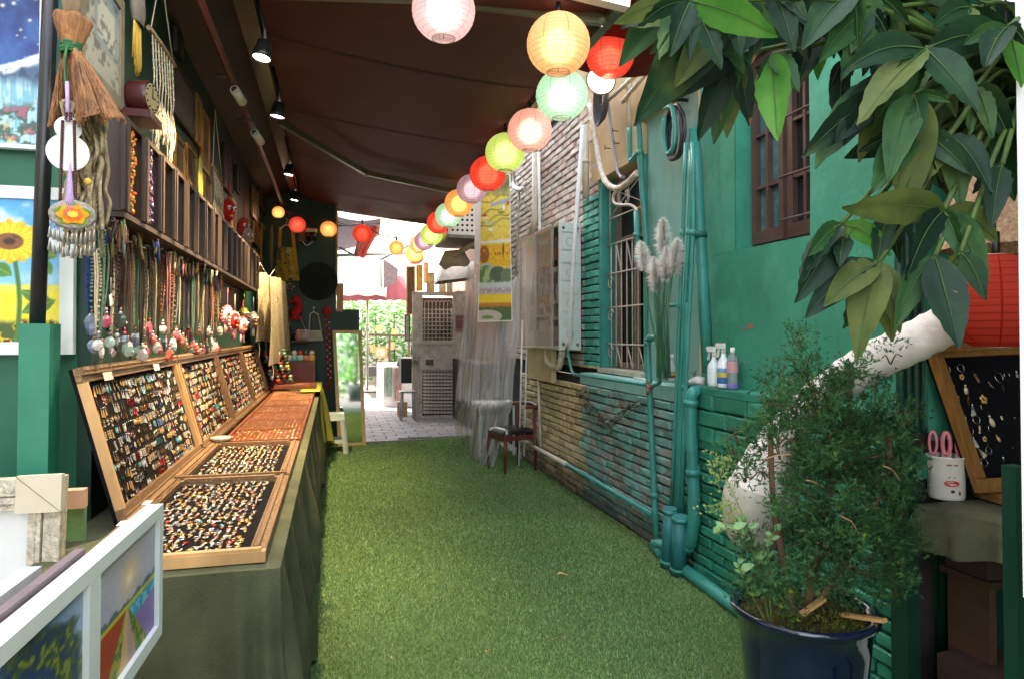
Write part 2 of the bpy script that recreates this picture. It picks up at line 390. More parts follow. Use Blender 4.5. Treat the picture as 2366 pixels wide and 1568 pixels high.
def brick_meshes(Lx, H, n=5, depth=.03):
    out = []
    for k in range(n):
        r = random.Random(k+int(Lx*1000)); a, h = Lx/2, H/2; j = lambda s: r.uniform(-s, s)
        vs = [(0, -a, -h), (0, a, -h), (0, a, h), (0, -a, h)]
        f1 = [(-depth+.008+j(.001), y+j(.004), z+j(.002)) for _, y, z in vs]
        f2 = [(-depth+j(.003), y*.94+j(.005), z*.80+j(.003)) for _, y, z in vs]
        mb = MB(); mb.add(vs+f1+f2, [(0, 4, 5, 1), (1, 5, 6, 2), (2, 6, 7, 3), (3, 7, 4, 0), (4, 8, 9, 5), (5, 9, 10, 6), (6, 10, 11, 7), (7, 11, 8, 4), (8, 11, 10, 9)])
        out.append(mb.mesh('brick', m_brick))
    return out
def lay_bricks(owner, X, Y0, Y1, z0, z1, Lx, pitch, skip=None, most=300, seed=1):
    """running bond, the bricks that show largest one by one, the rest joined"""
    r = random.Random(seed); full = brick_meshes(Lx-.022, pitch-.012); half = brick_meshes(Lx/2-.022, pitch-.011, 3); todo = []
    z = z0+pitch/2; row = 0
    while z < z1-.01:
        y = Y0-(row % 2)*Lx/2
        while y < Y1:
            c = y+Lx/2; k = 0
            if c-Lx/2 < Y0-.01: c = Y0+Lx/4; k = 1
            elif c+Lx/2 > Y1+.01:
                c = Y1-Lx/4; k = 1
                if c-Lx/4 < y-.01: y += Lx; continue
            if not (skip and skip(c, z)): todo.append((c, z, k))
            y += Lx
        z += pitch; row += 1
    todo.sort(key=lambda t: (t[0]**2+X*X))
    rest = MB()
    for i, (c, z, k) in enumerate(todo):
        me = r.choice(half if k else full); dx = r.uniform(-.008, .004)
        p = V((X+.024+dx, c, z+r.uniform(-.002, .002)))
        if i < most:
            o = link('brick', me, owner, p-WORLD[owner.name]); o.rotation_euler = (r.uniform(-.012, .012), r.uniform(-.01, .01), r.uniform(-.012, .012))
        else:
            rest.add([p+V(v.co) for v in me.vertices], [tuple(f.vertices) for f in me.polygons])
    if rest.v: part(owner, 'brick_courses', rest, m_brick, 'stuff')
XW, XU = 2.05, 2.19
def right_side():
    t = thing('plinth_wall', 'low brick wall with flaking teal and cream paint along the alley', 'brick wall', (XW, 4.8, 0))
    mb = MB(); mb.bb((XW+.022, 2.1, 0), (XU, 7.4, 1.03)); part(t, 'wall_core', mb, m_mortar)
    lay_bricks(t, XW, 2.12, 7.4, .02, .98, .235, .06, skip=lambda y, z: y < 3.55 and z > .79)
    # upper courses of bigger, rougher blocks near the green house
    full = brick_meshes(.30, .085, 4, .034)
    for j in range(3):
        for i in range(5):
            o = link('block', R.choice(full), t, V((XW+.022, 2.28+i*.315-(j % 2)*.12, .832+j*.094))-WORLD[t.name]); o.rotation_euler = (R.uniform(-.02, .02), 0, R.uniform(-.02, .02))
    mb = MB(); mb.grid(lambda u, v: V((XW-.012+.0*u+.004*mnoise.noise((u*30, v*4, 0)), lerp(2.1, 3.68, u), lerp(1.062, 1.10, v)+.006*mnoise.noise((u*22, 3, v)))), 40, 3)
    mb.grid(lambda u, v: V((lerp(XW-.012, XU, v), lerp(2.1, 3.68, u), 1.10+.006*mnoise.noise((u*22, 3, 1)))), 40, 3)
    part(t, 'ledge', mb, mat('ledge_plaster', lin((42, 126, 104)), .6, var=.2, scale=9, bump=.6, bscale=40))
    mb = MB(); mb.grid(lambda u, v: V((XW-.006+.004*mnoise.noise((u*30, v*4, 7)), lerp(3.68, 5.5, u), lerp(.985, 1.075, v))), 40, 3)
    mb.grid(lambda u, v: V((lerp(XW-.006, XU, v), lerp(3.68, 5.5, u), 1.075+.004*mnoise.noise((u*22, 3, 2)))), 40, 3)
    part(t, 'sill_course', mb, m_faded)
    # ---- brick house
    t = thing('brick_house', 'old brick house wall with whitewashed courses, beige render and barred window', 'building', (XU, 6.2, 0))
    mb = MB(); mb.bb((XU+.022, 5.40, 1.03), (XU+.3, 9.2, 3.62)); mb.bb((XU+.022, 7.4, 0), (XU+.3, 9.2, 1.03)); part(t, 'wall_core', mb, m_mortar)
    lay_bricks(t, XU, 5.42, 8.6, 1.10, 3.55, .235, .066, seed=3)
    mb = MB(); mb.bb((XU-.01, 3.74, 2.95), (XU+.32, 5.86, 6)); mb.bb((XU-.01, 4.55, 2.71), (XU+.32, 5.86, 2.95)); mb.bb((XU+.004, 5.86, 3.62), (XU+.32, 9.2, 6))
    part(t, 'render_panel', mb, m_beige)
    mb = MB(); mb.bb((XU+.02, 3.74, 1.05), (XU+.32, 4.53, 2.949)); part(t, 'painted_panel', mb, m_faded)
    mb = MB(); mb.bb((XU+.0, 5.36, 1.08), (XU+.30, 5.42, 2.71)); mb.bb((XU+.004, 4.53, 1.08), (XU+.30, 4.57, 2.71)); part(t, 'jamb', mb, mat('teal_jamb', lin((52, 138, 126)), .6, var=.2, scale=6, wear=lin((200, 190, 160)), wearamt=.2))
    mb = MB(); mb.bb((XU-.03, 4.55, 1.085), (XU+.3, 5.40, 1.12)); part(t, 'sill', mb, mat('stone_sill', lin((170, 165, 146)), .8, var=.2))
    win = MB()
    for y0, y1, z0, z1 in ((4.57, 4.61, 1.12, 2.71), (5.32, 5.36, 1.12, 2.71), (4.61, 5.32, 2.67, 2.71), (4.61, 5.32, 1.12, 1.17), (4.61, 5.32, 2.16, 2.20), (4.95, 4.99, 1.17, 2.16)):
        win.bb((XU+.12, y0, z0), (XU+.16, y1, z1))
    wf = part(t, 'window_frame', win, mat('old_window_wood', lin((122, 112, 100)), .7, var=.3, scale=9))
    mb = MB(); mb.bb((XU+.17, 4.6, 1.13), (XU+.175, 5.34, 2.7)); part(wf, 'pane', mb, mat('dim_glass', lin((34, 36, 34)), .12, var=.2))
    gr = MB(); rr = .006; gx = XU+.05
    for y in np.linspace(4.66, 5.28, 7): gr.tube([(gx, y, 1.14), (gx, y, 2.15)], rr, 5)
    for z in (1.32, 1.62, 1.9, 2.14): gr.tube([(gx-.006, 4.58, z), (gx-.006, 5.35, z)], rr, 5)
    for k, y in enumerate(np.linspace(4.66, 5.28, 7)[:-1]):
        if k % 2 == 0: gr.tube([(gx, y, 1.14), (gx, y+.1, 1.32)], rr, 5); gr.tube([(gx, y+.1, 2.14), (gx, y, 1.9)], rr, 5)
    gr.tube([(gx, 4.58, 2.62), (gx, 5.35, 2.62)], rr, 5); gr.tube([(gx, 4.58, 2.36), (gx, 5.35, 2.36)], rr, 5); gr.tube([(gx, 4.6, 2.15), (gx, 4.6, 2.7)], rr, 5); gr.tube([(gx, 5.3, 2.15), (gx, 5.3, 2.7)], rr, 5)
    for k in range(5):   # scrolls
        c = V((gx, 4.97+.02*k, 2.5)); a0 = k*1.3
        gr.tube([c+V((0, math.cos(a)*(.02+.012*a), math.sin(a)*(.02+.012*a))) for a in np.linspace(a0, a0+4.5, 14)], .004, 4)
    for sgn in (-1, 1):
        for q in (-1, 1): gr.tube([(gx, 4.97, 2.5), (gx, 4.97+sgn*.3, 2.5+q*.11)], .004, 4)
    for z in (1.25, 1.55, 1.82):
        c = V((gx-.01, 5.27, z)); gr.tube([c+V((0, math.cos(a)*.012*a*.6, math.sin(a)*.012*a*.6)) for a in np.linspace(0, 9, 18)], .004, 4)
    part(wf, 'grille', gr, mat('pale_iron_bars', lin((190, 172, 160)), .5, var=.2, scale=30, wear=lin((120, 84, 66)), wearamt=.3))
    # ---- green house with casement window
    t = thing('green_house', 'smooth green plastered house wall with brown casement window', 'building', (XU, 2.9, 0))
    a, b_, c, d = 2.74, 3.36, 1.865, 2.95; x0, x1 = XU-.02, XU+.32
    def pf(y0, y1, z0, z1, nu, nv):
        mb.grid(lambda u, v: V((x0+.004*mnoise.noise((lerp(y0, y1, u)*3, lerp(z0, z1, v)*3, 0)), lerp(y1, y0, u), lerp(z0, z1, v))), nu, nv)
    mb = MB(); pf(2.1, 3.73, 1.05, c, 16, 8); pf(2.1, a, c, d, 6, 8); pf(b_, 3.73, c, d, 6, 8); pf(2.1, 3.73, d, 6, 16, 8)
    mb.bb((x0+.006, 3.70, 1.05), (x1, 3.73, 6)); mb.bb((x0+.006, 2.1, 1.0), (x1, 2.13, 6))
    mb.bb((x0+.006, a-.03, c), (x1, a, d)); mb.bb((x0+.006, b_, c), (x1, b_+.03, d)); mb.bb((x0+.006, a, c-.03), (x1, b_, c)); mb.bb((x0+.006, a, d), (x1, b_, d+.03)); mb.bb((x1, 2.13, 1.03), (x1+.05, 3.70, 6))
    part(t, 'wall', mb, m_teal_plaster)
    mb = MB(); mb.grid(lambda u, v: V((x0+.004+.006*mnoise.noise((9, v*30, u)), 3.735+.02*u+.012*mnoise.noise((v*24, 0, 5)), lerp(1.1, 4, v))), 2, 60); part(t, 'broken_edge', mb, m_beige)
    for k, (y, z, s) in enumerate(((3.22, 1.44, .03), (3.26, 1.43, .018), (3.34, 1.44, .012), (3.3, 1.405, .008))):
        mb = MB(); mb.add([V((x0-.0045, y+s*math.cos(q)*R.uniform(.7, 1.2), z+s*.45*math.sin(q)*R.uniform(.6, 1.2))) for q in np.linspace(0, 6.28, 10)[:-1]], [tuple(range(8, -1, -1))]); part(t, 'chipped_patch', mb, mat('bare_red_brick', lin((176, 104, 84)), .9, var=.3, scale=40))
    wm = mat('brown_window_paint', lin((84, 62, 56)), .45, var=.15, scale=10)
    mb = MB(); fx = XU+.09
    for y0, y1, z0, z1 in ((a, a+.025, c, d), (b_-.025, b_, c, d), (a+.025, b_-.025, c, c+.03), (a+.025, b_-.025, d-.03, d), (3.02, 3.06, c+.03, d-.03)):
        mb.bb((fx, y0, z0), (fx+.05, y1, z1))
    wf = part(t, 'window_frame', mb, wm)
    for (y0, y1) in ((3.06, 3.335), (2.765, 3.02)):
        s = MB(); h = (y1-y0)
        for p0, p1, z0, z1 in ((0, .035, c+.03, d-.03), (h-.035, h, c+.03, d-.03), (.035, h-.035, c+.03, c+.10), (.035, h-.035, d-.07, d-.03), (h/2-.01, h/2+.01, c+.10, d-.07)):
            s.bb((fx-.02, y0+p0, z0), (fx+.012, y0+p1, z1))
        for z in (c+.33, c+.62, c+.86): s.bb((fx-.016, y0+.035, z), (fx+.008, y1-.035, z+.016))
        part(wf, 'sash', s, wm)
    for (y0, y1, mm) in ((3.09, 3.30, mat('glass_green_curtain', lin((70, 110, 116)), .1, var=.35, scale=16)), (2.79, 2.99, mat('dim_glass'))):
        s = MB(); s.bb((fx+.014, y0, c+.06), (fx+.018, y1, d-.05)); part(wf, 'pane', s, mm)
    s = MB()
    for z in (1.98, 2.2, 2.5, 2.75): s = MB(); s.tube([(XU+.02, a, z), (XU+.02, a+.28, z)], .007, 6); part(wf, 'bar', s, wm)
    # ---- stall recess beyond the corner
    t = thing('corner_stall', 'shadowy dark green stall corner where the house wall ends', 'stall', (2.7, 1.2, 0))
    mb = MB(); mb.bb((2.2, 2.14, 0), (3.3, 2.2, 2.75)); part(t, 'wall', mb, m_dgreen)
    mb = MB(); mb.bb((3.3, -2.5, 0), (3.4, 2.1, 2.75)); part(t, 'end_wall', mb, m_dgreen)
    mb = MB(); mb.bb((1.12, -2.5, 2.75), (3.5, 2.1, 2.82)); part(t, 'shading_roof', mb, m_darkwood)  # unseen roof, added and widened to darken the stall corner and leaves
    mb = MB(); mb.bb((1.3, -2.6, 0), (3.5, -2.52, 3.2)); part(t, 'light_block_wall', mb, m_dgreen)  # unseen wall, added behind the viewpoint to block light from the rear
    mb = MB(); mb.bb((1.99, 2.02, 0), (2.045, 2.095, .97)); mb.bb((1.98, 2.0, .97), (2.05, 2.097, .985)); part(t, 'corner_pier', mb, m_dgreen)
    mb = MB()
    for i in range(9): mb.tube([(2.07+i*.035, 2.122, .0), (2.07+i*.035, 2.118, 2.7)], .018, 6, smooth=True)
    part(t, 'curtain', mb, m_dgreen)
right_side()
# ================================================================== left shop
XL, YN, YE = -.86, 2.72, 9.10
def left_shop():
    t = thing('green_shop', 'dark green shop front hung with goods along one side of the alley', 'building', (-1.6, 5.8, 0))
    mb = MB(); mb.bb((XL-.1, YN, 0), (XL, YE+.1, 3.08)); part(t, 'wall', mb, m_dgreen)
    mb = MB(); mb.bb((-2.6, YN-.04, 0), (XL+.002, YN+.06, 3.4)); part(t, 'end_wall', mb, mat('mid_green_paint', lin((22, 96, 72)), .5, var=.14, scale=4))
    mb = MB(); mb.bb((XL+.004, YN-.045, 0), (XL+.05, YN+.065, 3.05)); part(t, 'corner_post', mb, m_dgreen)
    mb = MB(); mb.bb((-2.6, YN-.075, 0), (-1.30, YN-.041, 3.0)); part(t, 'red_panel', mb, mat('red_brown_panel', lin((122, 70, 58)), .45, var=.3, scale=8, wear=lin((160, 120, 110)), wearamt=.25))
    mb = MB(); mb.bb((-3.5, YN+.07, 3.09), (XL-.0, YE+.1, 9.5)); part(t, 'shading_storey', mb, m_dgreen)  # out of view; height raised so it keeps sun off the house wall
    mb = MB(); mb.slab((XL, YN, 3.10), (-.44, YN, 3.22), (-.44, YE, 3.22), (XL, YE, 3.10), (0, 0, .05)); part(t, 'soffit', mb, mat('brown_boards', lin((36, 24, 21)), .6, var=.25, scale=6, stretch=(6, .3, 1)))
    t = thing('end_partition', 'dark green partition closing the far end of the shop counter', 'wall', (-.3, YE, 0))
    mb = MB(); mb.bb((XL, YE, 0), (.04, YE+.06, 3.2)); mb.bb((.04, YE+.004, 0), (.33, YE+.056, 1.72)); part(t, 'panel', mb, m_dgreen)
    p1, p2 = onY(778, 655, YE-.02), onY(793, 720, YE-.02)
    mb = MB(); mb.bb((p1.x, YE-.03, p2.z), (p2.x, YE-.002, p1.z)); mb.bb((.03, YE-.01, 1.9), (.055, YE+.07, 3.1)); part(t, 'edge_trim', mb, m_wood)
left_shop()
# ================================================================== awning
AX0, AX1, AZ0, AZ1, AY0, AY1 = -.45, 1.30, 3.17, 2.98, 3.02, 9.40
def awning():
    t = thing('awning', 'large dark brown fabric awning stretched over the alley', 'awning', (.4, 6.2, 3.0))
    def s(u, v):
        x = lerp(AX0, AX1, u); y = lerp(AY0, AY1, v)
        z = lerp(AZ0, AZ1, u)-.07*math.sin(math.pi*u)*(.6+.4*math.cos(v*2.2*math.pi))+.012*mnoise.noise((u*3, v*6, 1))-.015*math.exp(-((v-.62-.1*u)/.02)**2)
        return V((x, y, z))
    mb = MB(); mb.grid(s, 24, 40); mb.grid(lambda u, v: s(1-u, v)+V((0, 0, .006)), 24, 40)
    part(t, 'fabric', mb, mat('brown_awning_cloth', lin((74, 36, 31)), .7, var=.12, scale=2, bump=.15, bscale=200, spec=.35))
    mb = MB(); mb.bar((AX0, AY0, AZ0), (AX0, AY1, AZ0), .10, .16); part(t, 'cassette', mb, mat('dark_green_metal', lin((20, 40, 32)), .25, metal=.3, var=.1))
    mb = MB(); mb.bar((AX1+.02, AY0, AZ1), (AX1+.02, AY1+.02, AZ1), .05, .07); part(t, 'edge_bar', mb, mat('olive_metal', lin((92, 96, 70)), .4, metal=.3, var=.2))
    mb = MB(); mb.bar((AX0, AY1+.03, AZ0-.02), (AX1, AY1+.03, AZ1-.02), .05, .09); part(t, 'end_bar', mb, mat('rusty_bar', lin((104, 84, 76)), .6, var=.3))
    mb = MB(); mb.bar((AX0, AY0-.03, AZ0+.02), (AX1+.06, AY0-.03, AZ1+.02), .06, .10); part(t, 'front_bar', mb, m_white)
    for (a, el, b_) in (((onX(648, 283, -.39)), onZ(845, 400, 2.96), onZ(1042, 442, 2.9)), (V((-.39, 3.5, 3.06)), V((.45, 3.25, 3.02)), V((1.28, 3.12, 2.95)))):
        mb = MB(); mb.bar(a, el, .035, .05); mb.bar(el, b_, .035, .05); mb.ball(el, .035, 10, 6); mb.ball(b_, .03, 8, 5)
        part(t, 'folding_arm', mb, mat('olive_metal'))
    mb = MB()
    for v in (.18, .4, .6, .82): mb = MB(); mb.grid(lambda u, w_: s(u, v+.004*w_)-V((0, 0, .003)), 24, 1); part(t, 'seam', mb, mat('awning_seam', lin((40, 24, 22)), .8))
    # red tarpaulin further over
    def q(u, v): return V((lerp(1.48, 2.12, u), lerp(3.2, 4.25, v), 3.28-.1*v-.05*math.sin(math.pi*u)))
    mb = MB(); mb.grid(q, 10, 10); mb.grid(lambda u, v: q(1-u, v)+V((0, 0, .005)), 10, 10)
    single('red_tarpaulin', 'red tarpaulin sheet high between the awning and the house', 'tarpaulin', mb, leafmat('red_tarp', lin((120, 22, 18)), lin((92, 18, 16)), .6, .25))
awning()
# ================================================================== lanterns
PAPER = {'pink': ((240, 216, 226), (206, 160, 186)), 'orange': ((250, 200, 152), (234, 146, 92)), 'red': ((236, 92, 74), (184, 48, 40)), 'mint': ((196, 230, 212), (120, 190, 172)),
         'lime': ((212, 232, 150), (150, 196, 84)), 'purple': ((190, 164, 184), (128, 92, 122)), 'blush': ((238, 196, 190), (206, 140, 146)), 'amber': ((250, 190, 122), (232, 138, 70))}
def paper(cn):
    k = 'paper_'+cn
    if k in MATS: return MATS[k]
    m, nt, b = base(k); L = nt.links.new; c0, c1 = lin(PAPER[cn][0]), lin(PAPER[cn][1])
    tc = N(nt, 'TexCoord'); sp = N(nt, 'SeparateXYZ'); L(tc.outputs['Object'], sp.inputs[0])
    ang = mth(nt, 'ARCTAN2', sp.outputs['Y'], sp.outputs['X']); s8 = mth(nt, 'ABSOLUTE', mth(nt, 'SINE', mth(nt, 'MULTIPLY', ang, 4)))
    seam = ramp(nt, s8, .11, .06)
    rib = ramp(nt, mth(nt, 'SINE', mth(nt, 'MULTIPLY', sp.outputs['Z'], 2*math.pi/.0215)), .86, .96)
    f = mth(nt, 'MAXIMUM', mth(nt, 'MULTIPLY', seam, .75), mth(nt, 'MULTIPLY', rib, .6))
    fib = noise(nt, tc.outputs['Object'], 90, 4); f = mth(nt, 'ADD', f, mth(nt, 'MULTIPLY', fib, .12))
    c = mix(nt, f, c0, c1)
    d = N(nt, 'BsdfDiffuse'); t = N(nt, 'BsdfTranslucent'); rf = N(nt, 'BsdfRefraction')
    for n in (d, t, rf): L(c, n.inputs[0])
    rf.inputs['Roughness'].default_value = .85; rf.inputs['IOR'].default_value = 1.15
    m1 = N(nt, 'MixShader'); m1.inputs[0].default_value = .5; L(d.outputs[0], m1.inputs[1]); L(t.outputs[0], m1.inputs[2])
    m2 = N(nt, 'MixShader'); m2.inputs[0].default_value = .27; L(m1.outputs[0], m2.inputs[1]); L(rf.outputs[0], m2.inputs[2])
    L(m2.outputs[0], nt.nodes['Material Output'].inputs[0]); nt.nodes.remove(b)
    MATS[k] = m; return m
LW = {}
def lantern(p, r, cn, label, group, power):
    t = thing('paper_lantern', label, 'lantern', p, group)
    key = (cn, round(r, 3))
    n = 14; prof = []
    for i in range(n*3+1):
        a = rad(22)+(math.pi-2*rad(19))*i/(n*3); q = 1-.018*abs(math.cos(math.pi*i/3)) if i % 3 == 0 else 1
        prof.append((r*math.sin(a)*q, -r*.97*math.cos(a)))
    mb = MB(); mb.lathe(prof, 32)
    o = link('paper_shade', mb.mesh('paper_shade', paper(cn)), t); WORLD[o.name] = p
    mb = MB(); z0, z1 = prof[0][1], prof[-1][1]
    for z, rr in ((z0, prof[0][0]), (z1, prof[-1][0])): mb.torus((0, 0, z), rr, .0022, (0, 0, 1), 18, 5)
    for k in (-1, 0, 1): mb.bar((-prof[0][0]*.95, k*.016, z0), (prof[0][0]*.95, k*.016, z0), .002)
    mb.tube([(0, 0, z0), (0, 0, z1+.03)], .002, 5); link('wire_ring', mb.mesh('wire_ring', m_iron), t)
    mb = MB(); mb.tube([(0, 0, z1-.02), (0, 0, z1+.07)], .012, 8); link('lamp_cap', mb.mesh('lamp_cap', m_black), t)
    if power:
        mb = MB(); mb.ball((0, 0, z1-.09), .026, 10, 7); link('bulb', mb.mesh('bulb', emit('bulb_glow', (1, .82, .55), .7)), t)
        l = bpy.data.lights.new('lantern_light', 'POINT'); l.energy = power; l.color = (1, .87, .68); l.shadow_soft_size = .085
        lo = link('lantern_light', l, t); lo.location = (0, 0, -.01)
    return t
LT = []
def lanterns():
    G = 'paper lanterns strung along the awning edge'
    seq = [('orange', 1290, 103, 73, 'big pale orange paper lantern hanging above the mint lantern'), ('mint', 1298, 220, 60, 'mint green paper lantern hanging below the big orange one'),
           ('blush', 1224, 302, 51, 'dusty pink paper lantern between the mint and lime lanterns'), ('lime', 1167, 353, 46, 'bright lime paper lantern next to the dusty pink one'),
           ('red', 1127, 402, 42, 'red paper lantern between the bright lime and mauve lanterns'), ('purple', 1090, 437, 35, 'mauve paper lantern next to the red one in the row'),
           ('amber', 1060, 470, 33, 'amber paper lantern between the mauve and small mint lanterns'), ('mint', 1035, 498, 30, 'small mint paper lantern behind the amber lantern'),
           ('red', 1013, 515, 27, 'small red paper lantern half hidden by the small mint one'), ('lime', 997, 542, 26, 'small lime paper lantern against the white louvred box'),
           ('purple', 981, 556, 24, 'small mauve paper lantern tucked behind the small lime one'), ('orange', 967, 566, 21, 'small orange paper lantern near the far awning corner'),
           ('lime', 957, 587, 20, 'lime paper lantern last but one at the far awning corner'), ('red', 961, 594, 18, 'red paper lantern at the very end of the awning row')]
    pts = []
    for cn, x, y, r, lb in seq:
        p = atd(x, y, .15*FPX/r); pts.append(p); lantern(p, .15, cn, lb, G, .175)
    G2 = 'small round lanterns strung across the far end'
    p2 = []
    for cn, x, y, r, Y, lb in (('amber', 643, 491, 14, 8.6, 'small amber lantern half hidden by a wall frame over the counter'), ('red', 687, 520, 19, 8.9, 'small red lantern between the tote bag and the wall lamp'),
                            ('amber', 759, 530, 19, 9.0, 'small amber lantern at the edge of the dark green partition'), ('red', 837, 540, 22, 9.55, 'small red lantern hanging in front of the pink tarp'),
                            ('amber', 916, 573, 17, 9.8, 'small yellow lantern glowing in front of the bright far canopies')):
        p = onY(x, y, Y); d = (p-CP).dot(CAMM @ V((0, 0, -1))); p2.append(p); lantern(p, r*d/FPX, cn, lb, G2, .09)
    a = lantern(atd(1025, 25, 3.24), .15, 'pink', 'pale pink paper lantern hanging alone beneath the brown awning', G, .175)
    b = lantern(atd(1410, 128, 4.25), .15, 'red', 'orange red paper lantern beside the floodlight and white conduits', G, .175)
    c = lantern(atd(2302, 697, 2.05), .15, 'red', 'large unlit red paper lantern behind the leaves by the white post', 'paper lanterns at the stall', 0)
    lantern(atd(1508, 44, 3.9), .045, 'amber', 'tiny amber lantern peeping out between money tree leaves and tarpaulin', G2, .05)
    # flex that carries the lanterns
    mb = MB(); top = [p+V((0, 0, .19)) for p in pts]
    for u, v in zip(top, top[1:]): mb.tube(bez([u, (u+v)/2-V((0, 0, .03)), v], 4), .006, 5)
    for p in pts: mb.tube([p+V((0, 0, .15)), p+V((0, 0, .22))], .005, 5)
    q = [V((-.7, 8.5, p2[0].z+.12))]+[p+V((0, 0, .14)) for p in p2]+[pts[-1]+V((0, 0, .2))]
    for u, v in zip(q, q[1:]): mb.tube(bez([u, (u+v)/2-V((0, 0, .05)), v], 5), .007, 5)
    for z in (a, b): mb.tube([z.location+V((0, 0, .15)), z.location+V((0, 0, .6))], .004, 5)
    single('lantern_cable', 'thin black cable carrying the paper lanterns along the awning edge', 'cable', mb, m_black, None, 'stuff')
    mb = MB(); z = c.location; mb.tube([z+V((0, 0, .15)), V((z.x, z.y, 2.75))], .003, 5); single('lantern_string', 'thin cord holding the large unlit red lantern', 'cord', mb, m_black)
lanterns()
# ================================================================== track lamps
def track_lamps():
    spots = [(605, 131, 3.4), (641, 267, 4.3), (667, 402, 5.85), (680, 461, 6.97)]
    for i, (x, y, d) in enumerate(spots):
        p = atd(x, y, d); t = thing('track_lamp', ('lit black spotlight over the counter closest to the alley mouth', 'lit black spotlight above the awning arm end', 'lit black spotlight third along the awning rail', 'lit black spotlight over the far counter end')[i], 'spotlight', p, 'spotlights along the awning rail')
        ax = V((-.16, -.14 if i == 0 else .02, -1)).normalized(); q = ax.to_track_quat('Z', 'Y').to_matrix().to_4x4(); M = Matrix.Translation(p) @ q
        mb = MB(); mb.lathe([(.016, -.085), (.034, -.08), (.046, -.01), (.047, .012), (.043, .012), (.041, .0)], 16, M); part(t, 'housing', mb, m_black)
        mb = MB(); mb.tube([p-ax*.08, p-ax*.08+V((0, 0, .06)), V((p.x-.03, p.y, 3.08))], .01, 6); part(t, 'bracket', mb, m_black)
        mb = MB(); mb.disc(p+ax*.004, .044, ax, 18); part(t, 'lens', mb, emit('lamp_lens', (1, .86, .62), 6))
        l = bpy.data.lights.new('lamp_light', 'SPOT'); l.energy = 46; l.color = (1, .74, .42); l.spot_size = rad(88); l.spot_blend = .8; l.shadow_soft_size = .035
        o = link('lamp_light', l, t); o.location = ax*.02; o.rotation_euler = (-ax).to_track_quat('Z', 'Y').to_euler()
    # floodlight on the far side
    p = atd(1388, 188, 4.5); t = thing('floodlight', 'lit round floodlight with pale bowl shade under the orange red lantern', 'floodlight', p)
    ax = V((-.45, -.55, -.7)).normalized(); M = Matrix.Translation(p) @ ax.to_track_quat('Z', 'Y').to_matrix().to_4x4()
    mb = MB(); mb.lathe([(.02, -.24), (.045, -.22), (.07, -.1), (.095, -.005), (.10, 0), (.09, .0), (.085, -.01)], 20, M); part(t, 'shade', mb, mat('lamp_shade_paint', lin((190, 178, 160)), .4, var=.15))
    mb = MB(); mb.disc(p-ax*.006, .086, ax, 20); part(t, 'lens', mb, emit('flood_lens', (1, .9, .75), 4))
    mb = MB(); mb.tube([p-ax*.2, p-ax*.25+V((.2, 0, .1)), V((2.18, p.y+.2, p.z+.3))], .012, 6); part(t, 'bracket', mb, m_iron)
    l = bpy.data.lights.new('flood_light', 'SPOT'); l.energy = 4; l.color = (1, .88, .7); l.spot_size = rad(120); l.spot_blend = .8; l.shadow_soft_size = .07
    o = link('flood_light', l, t); o.location = ax*.02; o.rotation_euler = (-ax).to_track_quat('Z', 'Y').to_euler()
    # wall camera and pipe clips in the dark soffit zone
    for (x, y, X, lb) in ((545, 215, -.6, 'small white surveillance camera on the dark soffit'), (590, 312, -.55, 'grey surveillance camera on bracket beyond the white one')):
        p = onX(x, y, X); t = thing('wall_camera', lb, 'camera', p, 'surveillance cameras on the shop soffit')
        mb = MB(); mb.tube([p+V((0, -.06, .0)), p+V((.03, .08, -.03))], .03, 10); part(t, 'camera_body', mb, m_white)
        mb = MB(); mb.tube([p+V((0, 0, .02)), p+V((-.02, 0, .1)), p+V((-.12, 0, .1))], .012, 6); part(t, 'bracket', mb, m_iron)
        mb = MB(); mb.disc(p+V((0, -.061, 0)), .02, (0, -1, 0), 10); part(t, 'lens', mb, m_black)
    mb = MB(); a, b = onX(500, 0, -.62), onX(640, 420, -.62); mb.tube([V((-.62, 2.6, 2.98)), V((-.6, 9, 2.98))], .022, 8); single('soffit_pipe', 'thin maroon pipe running along the soffit above the wall', 'pipe', mb, mat('maroon_paint', lin((96, 50, 46)), .4, var=.15))
track_lamps()
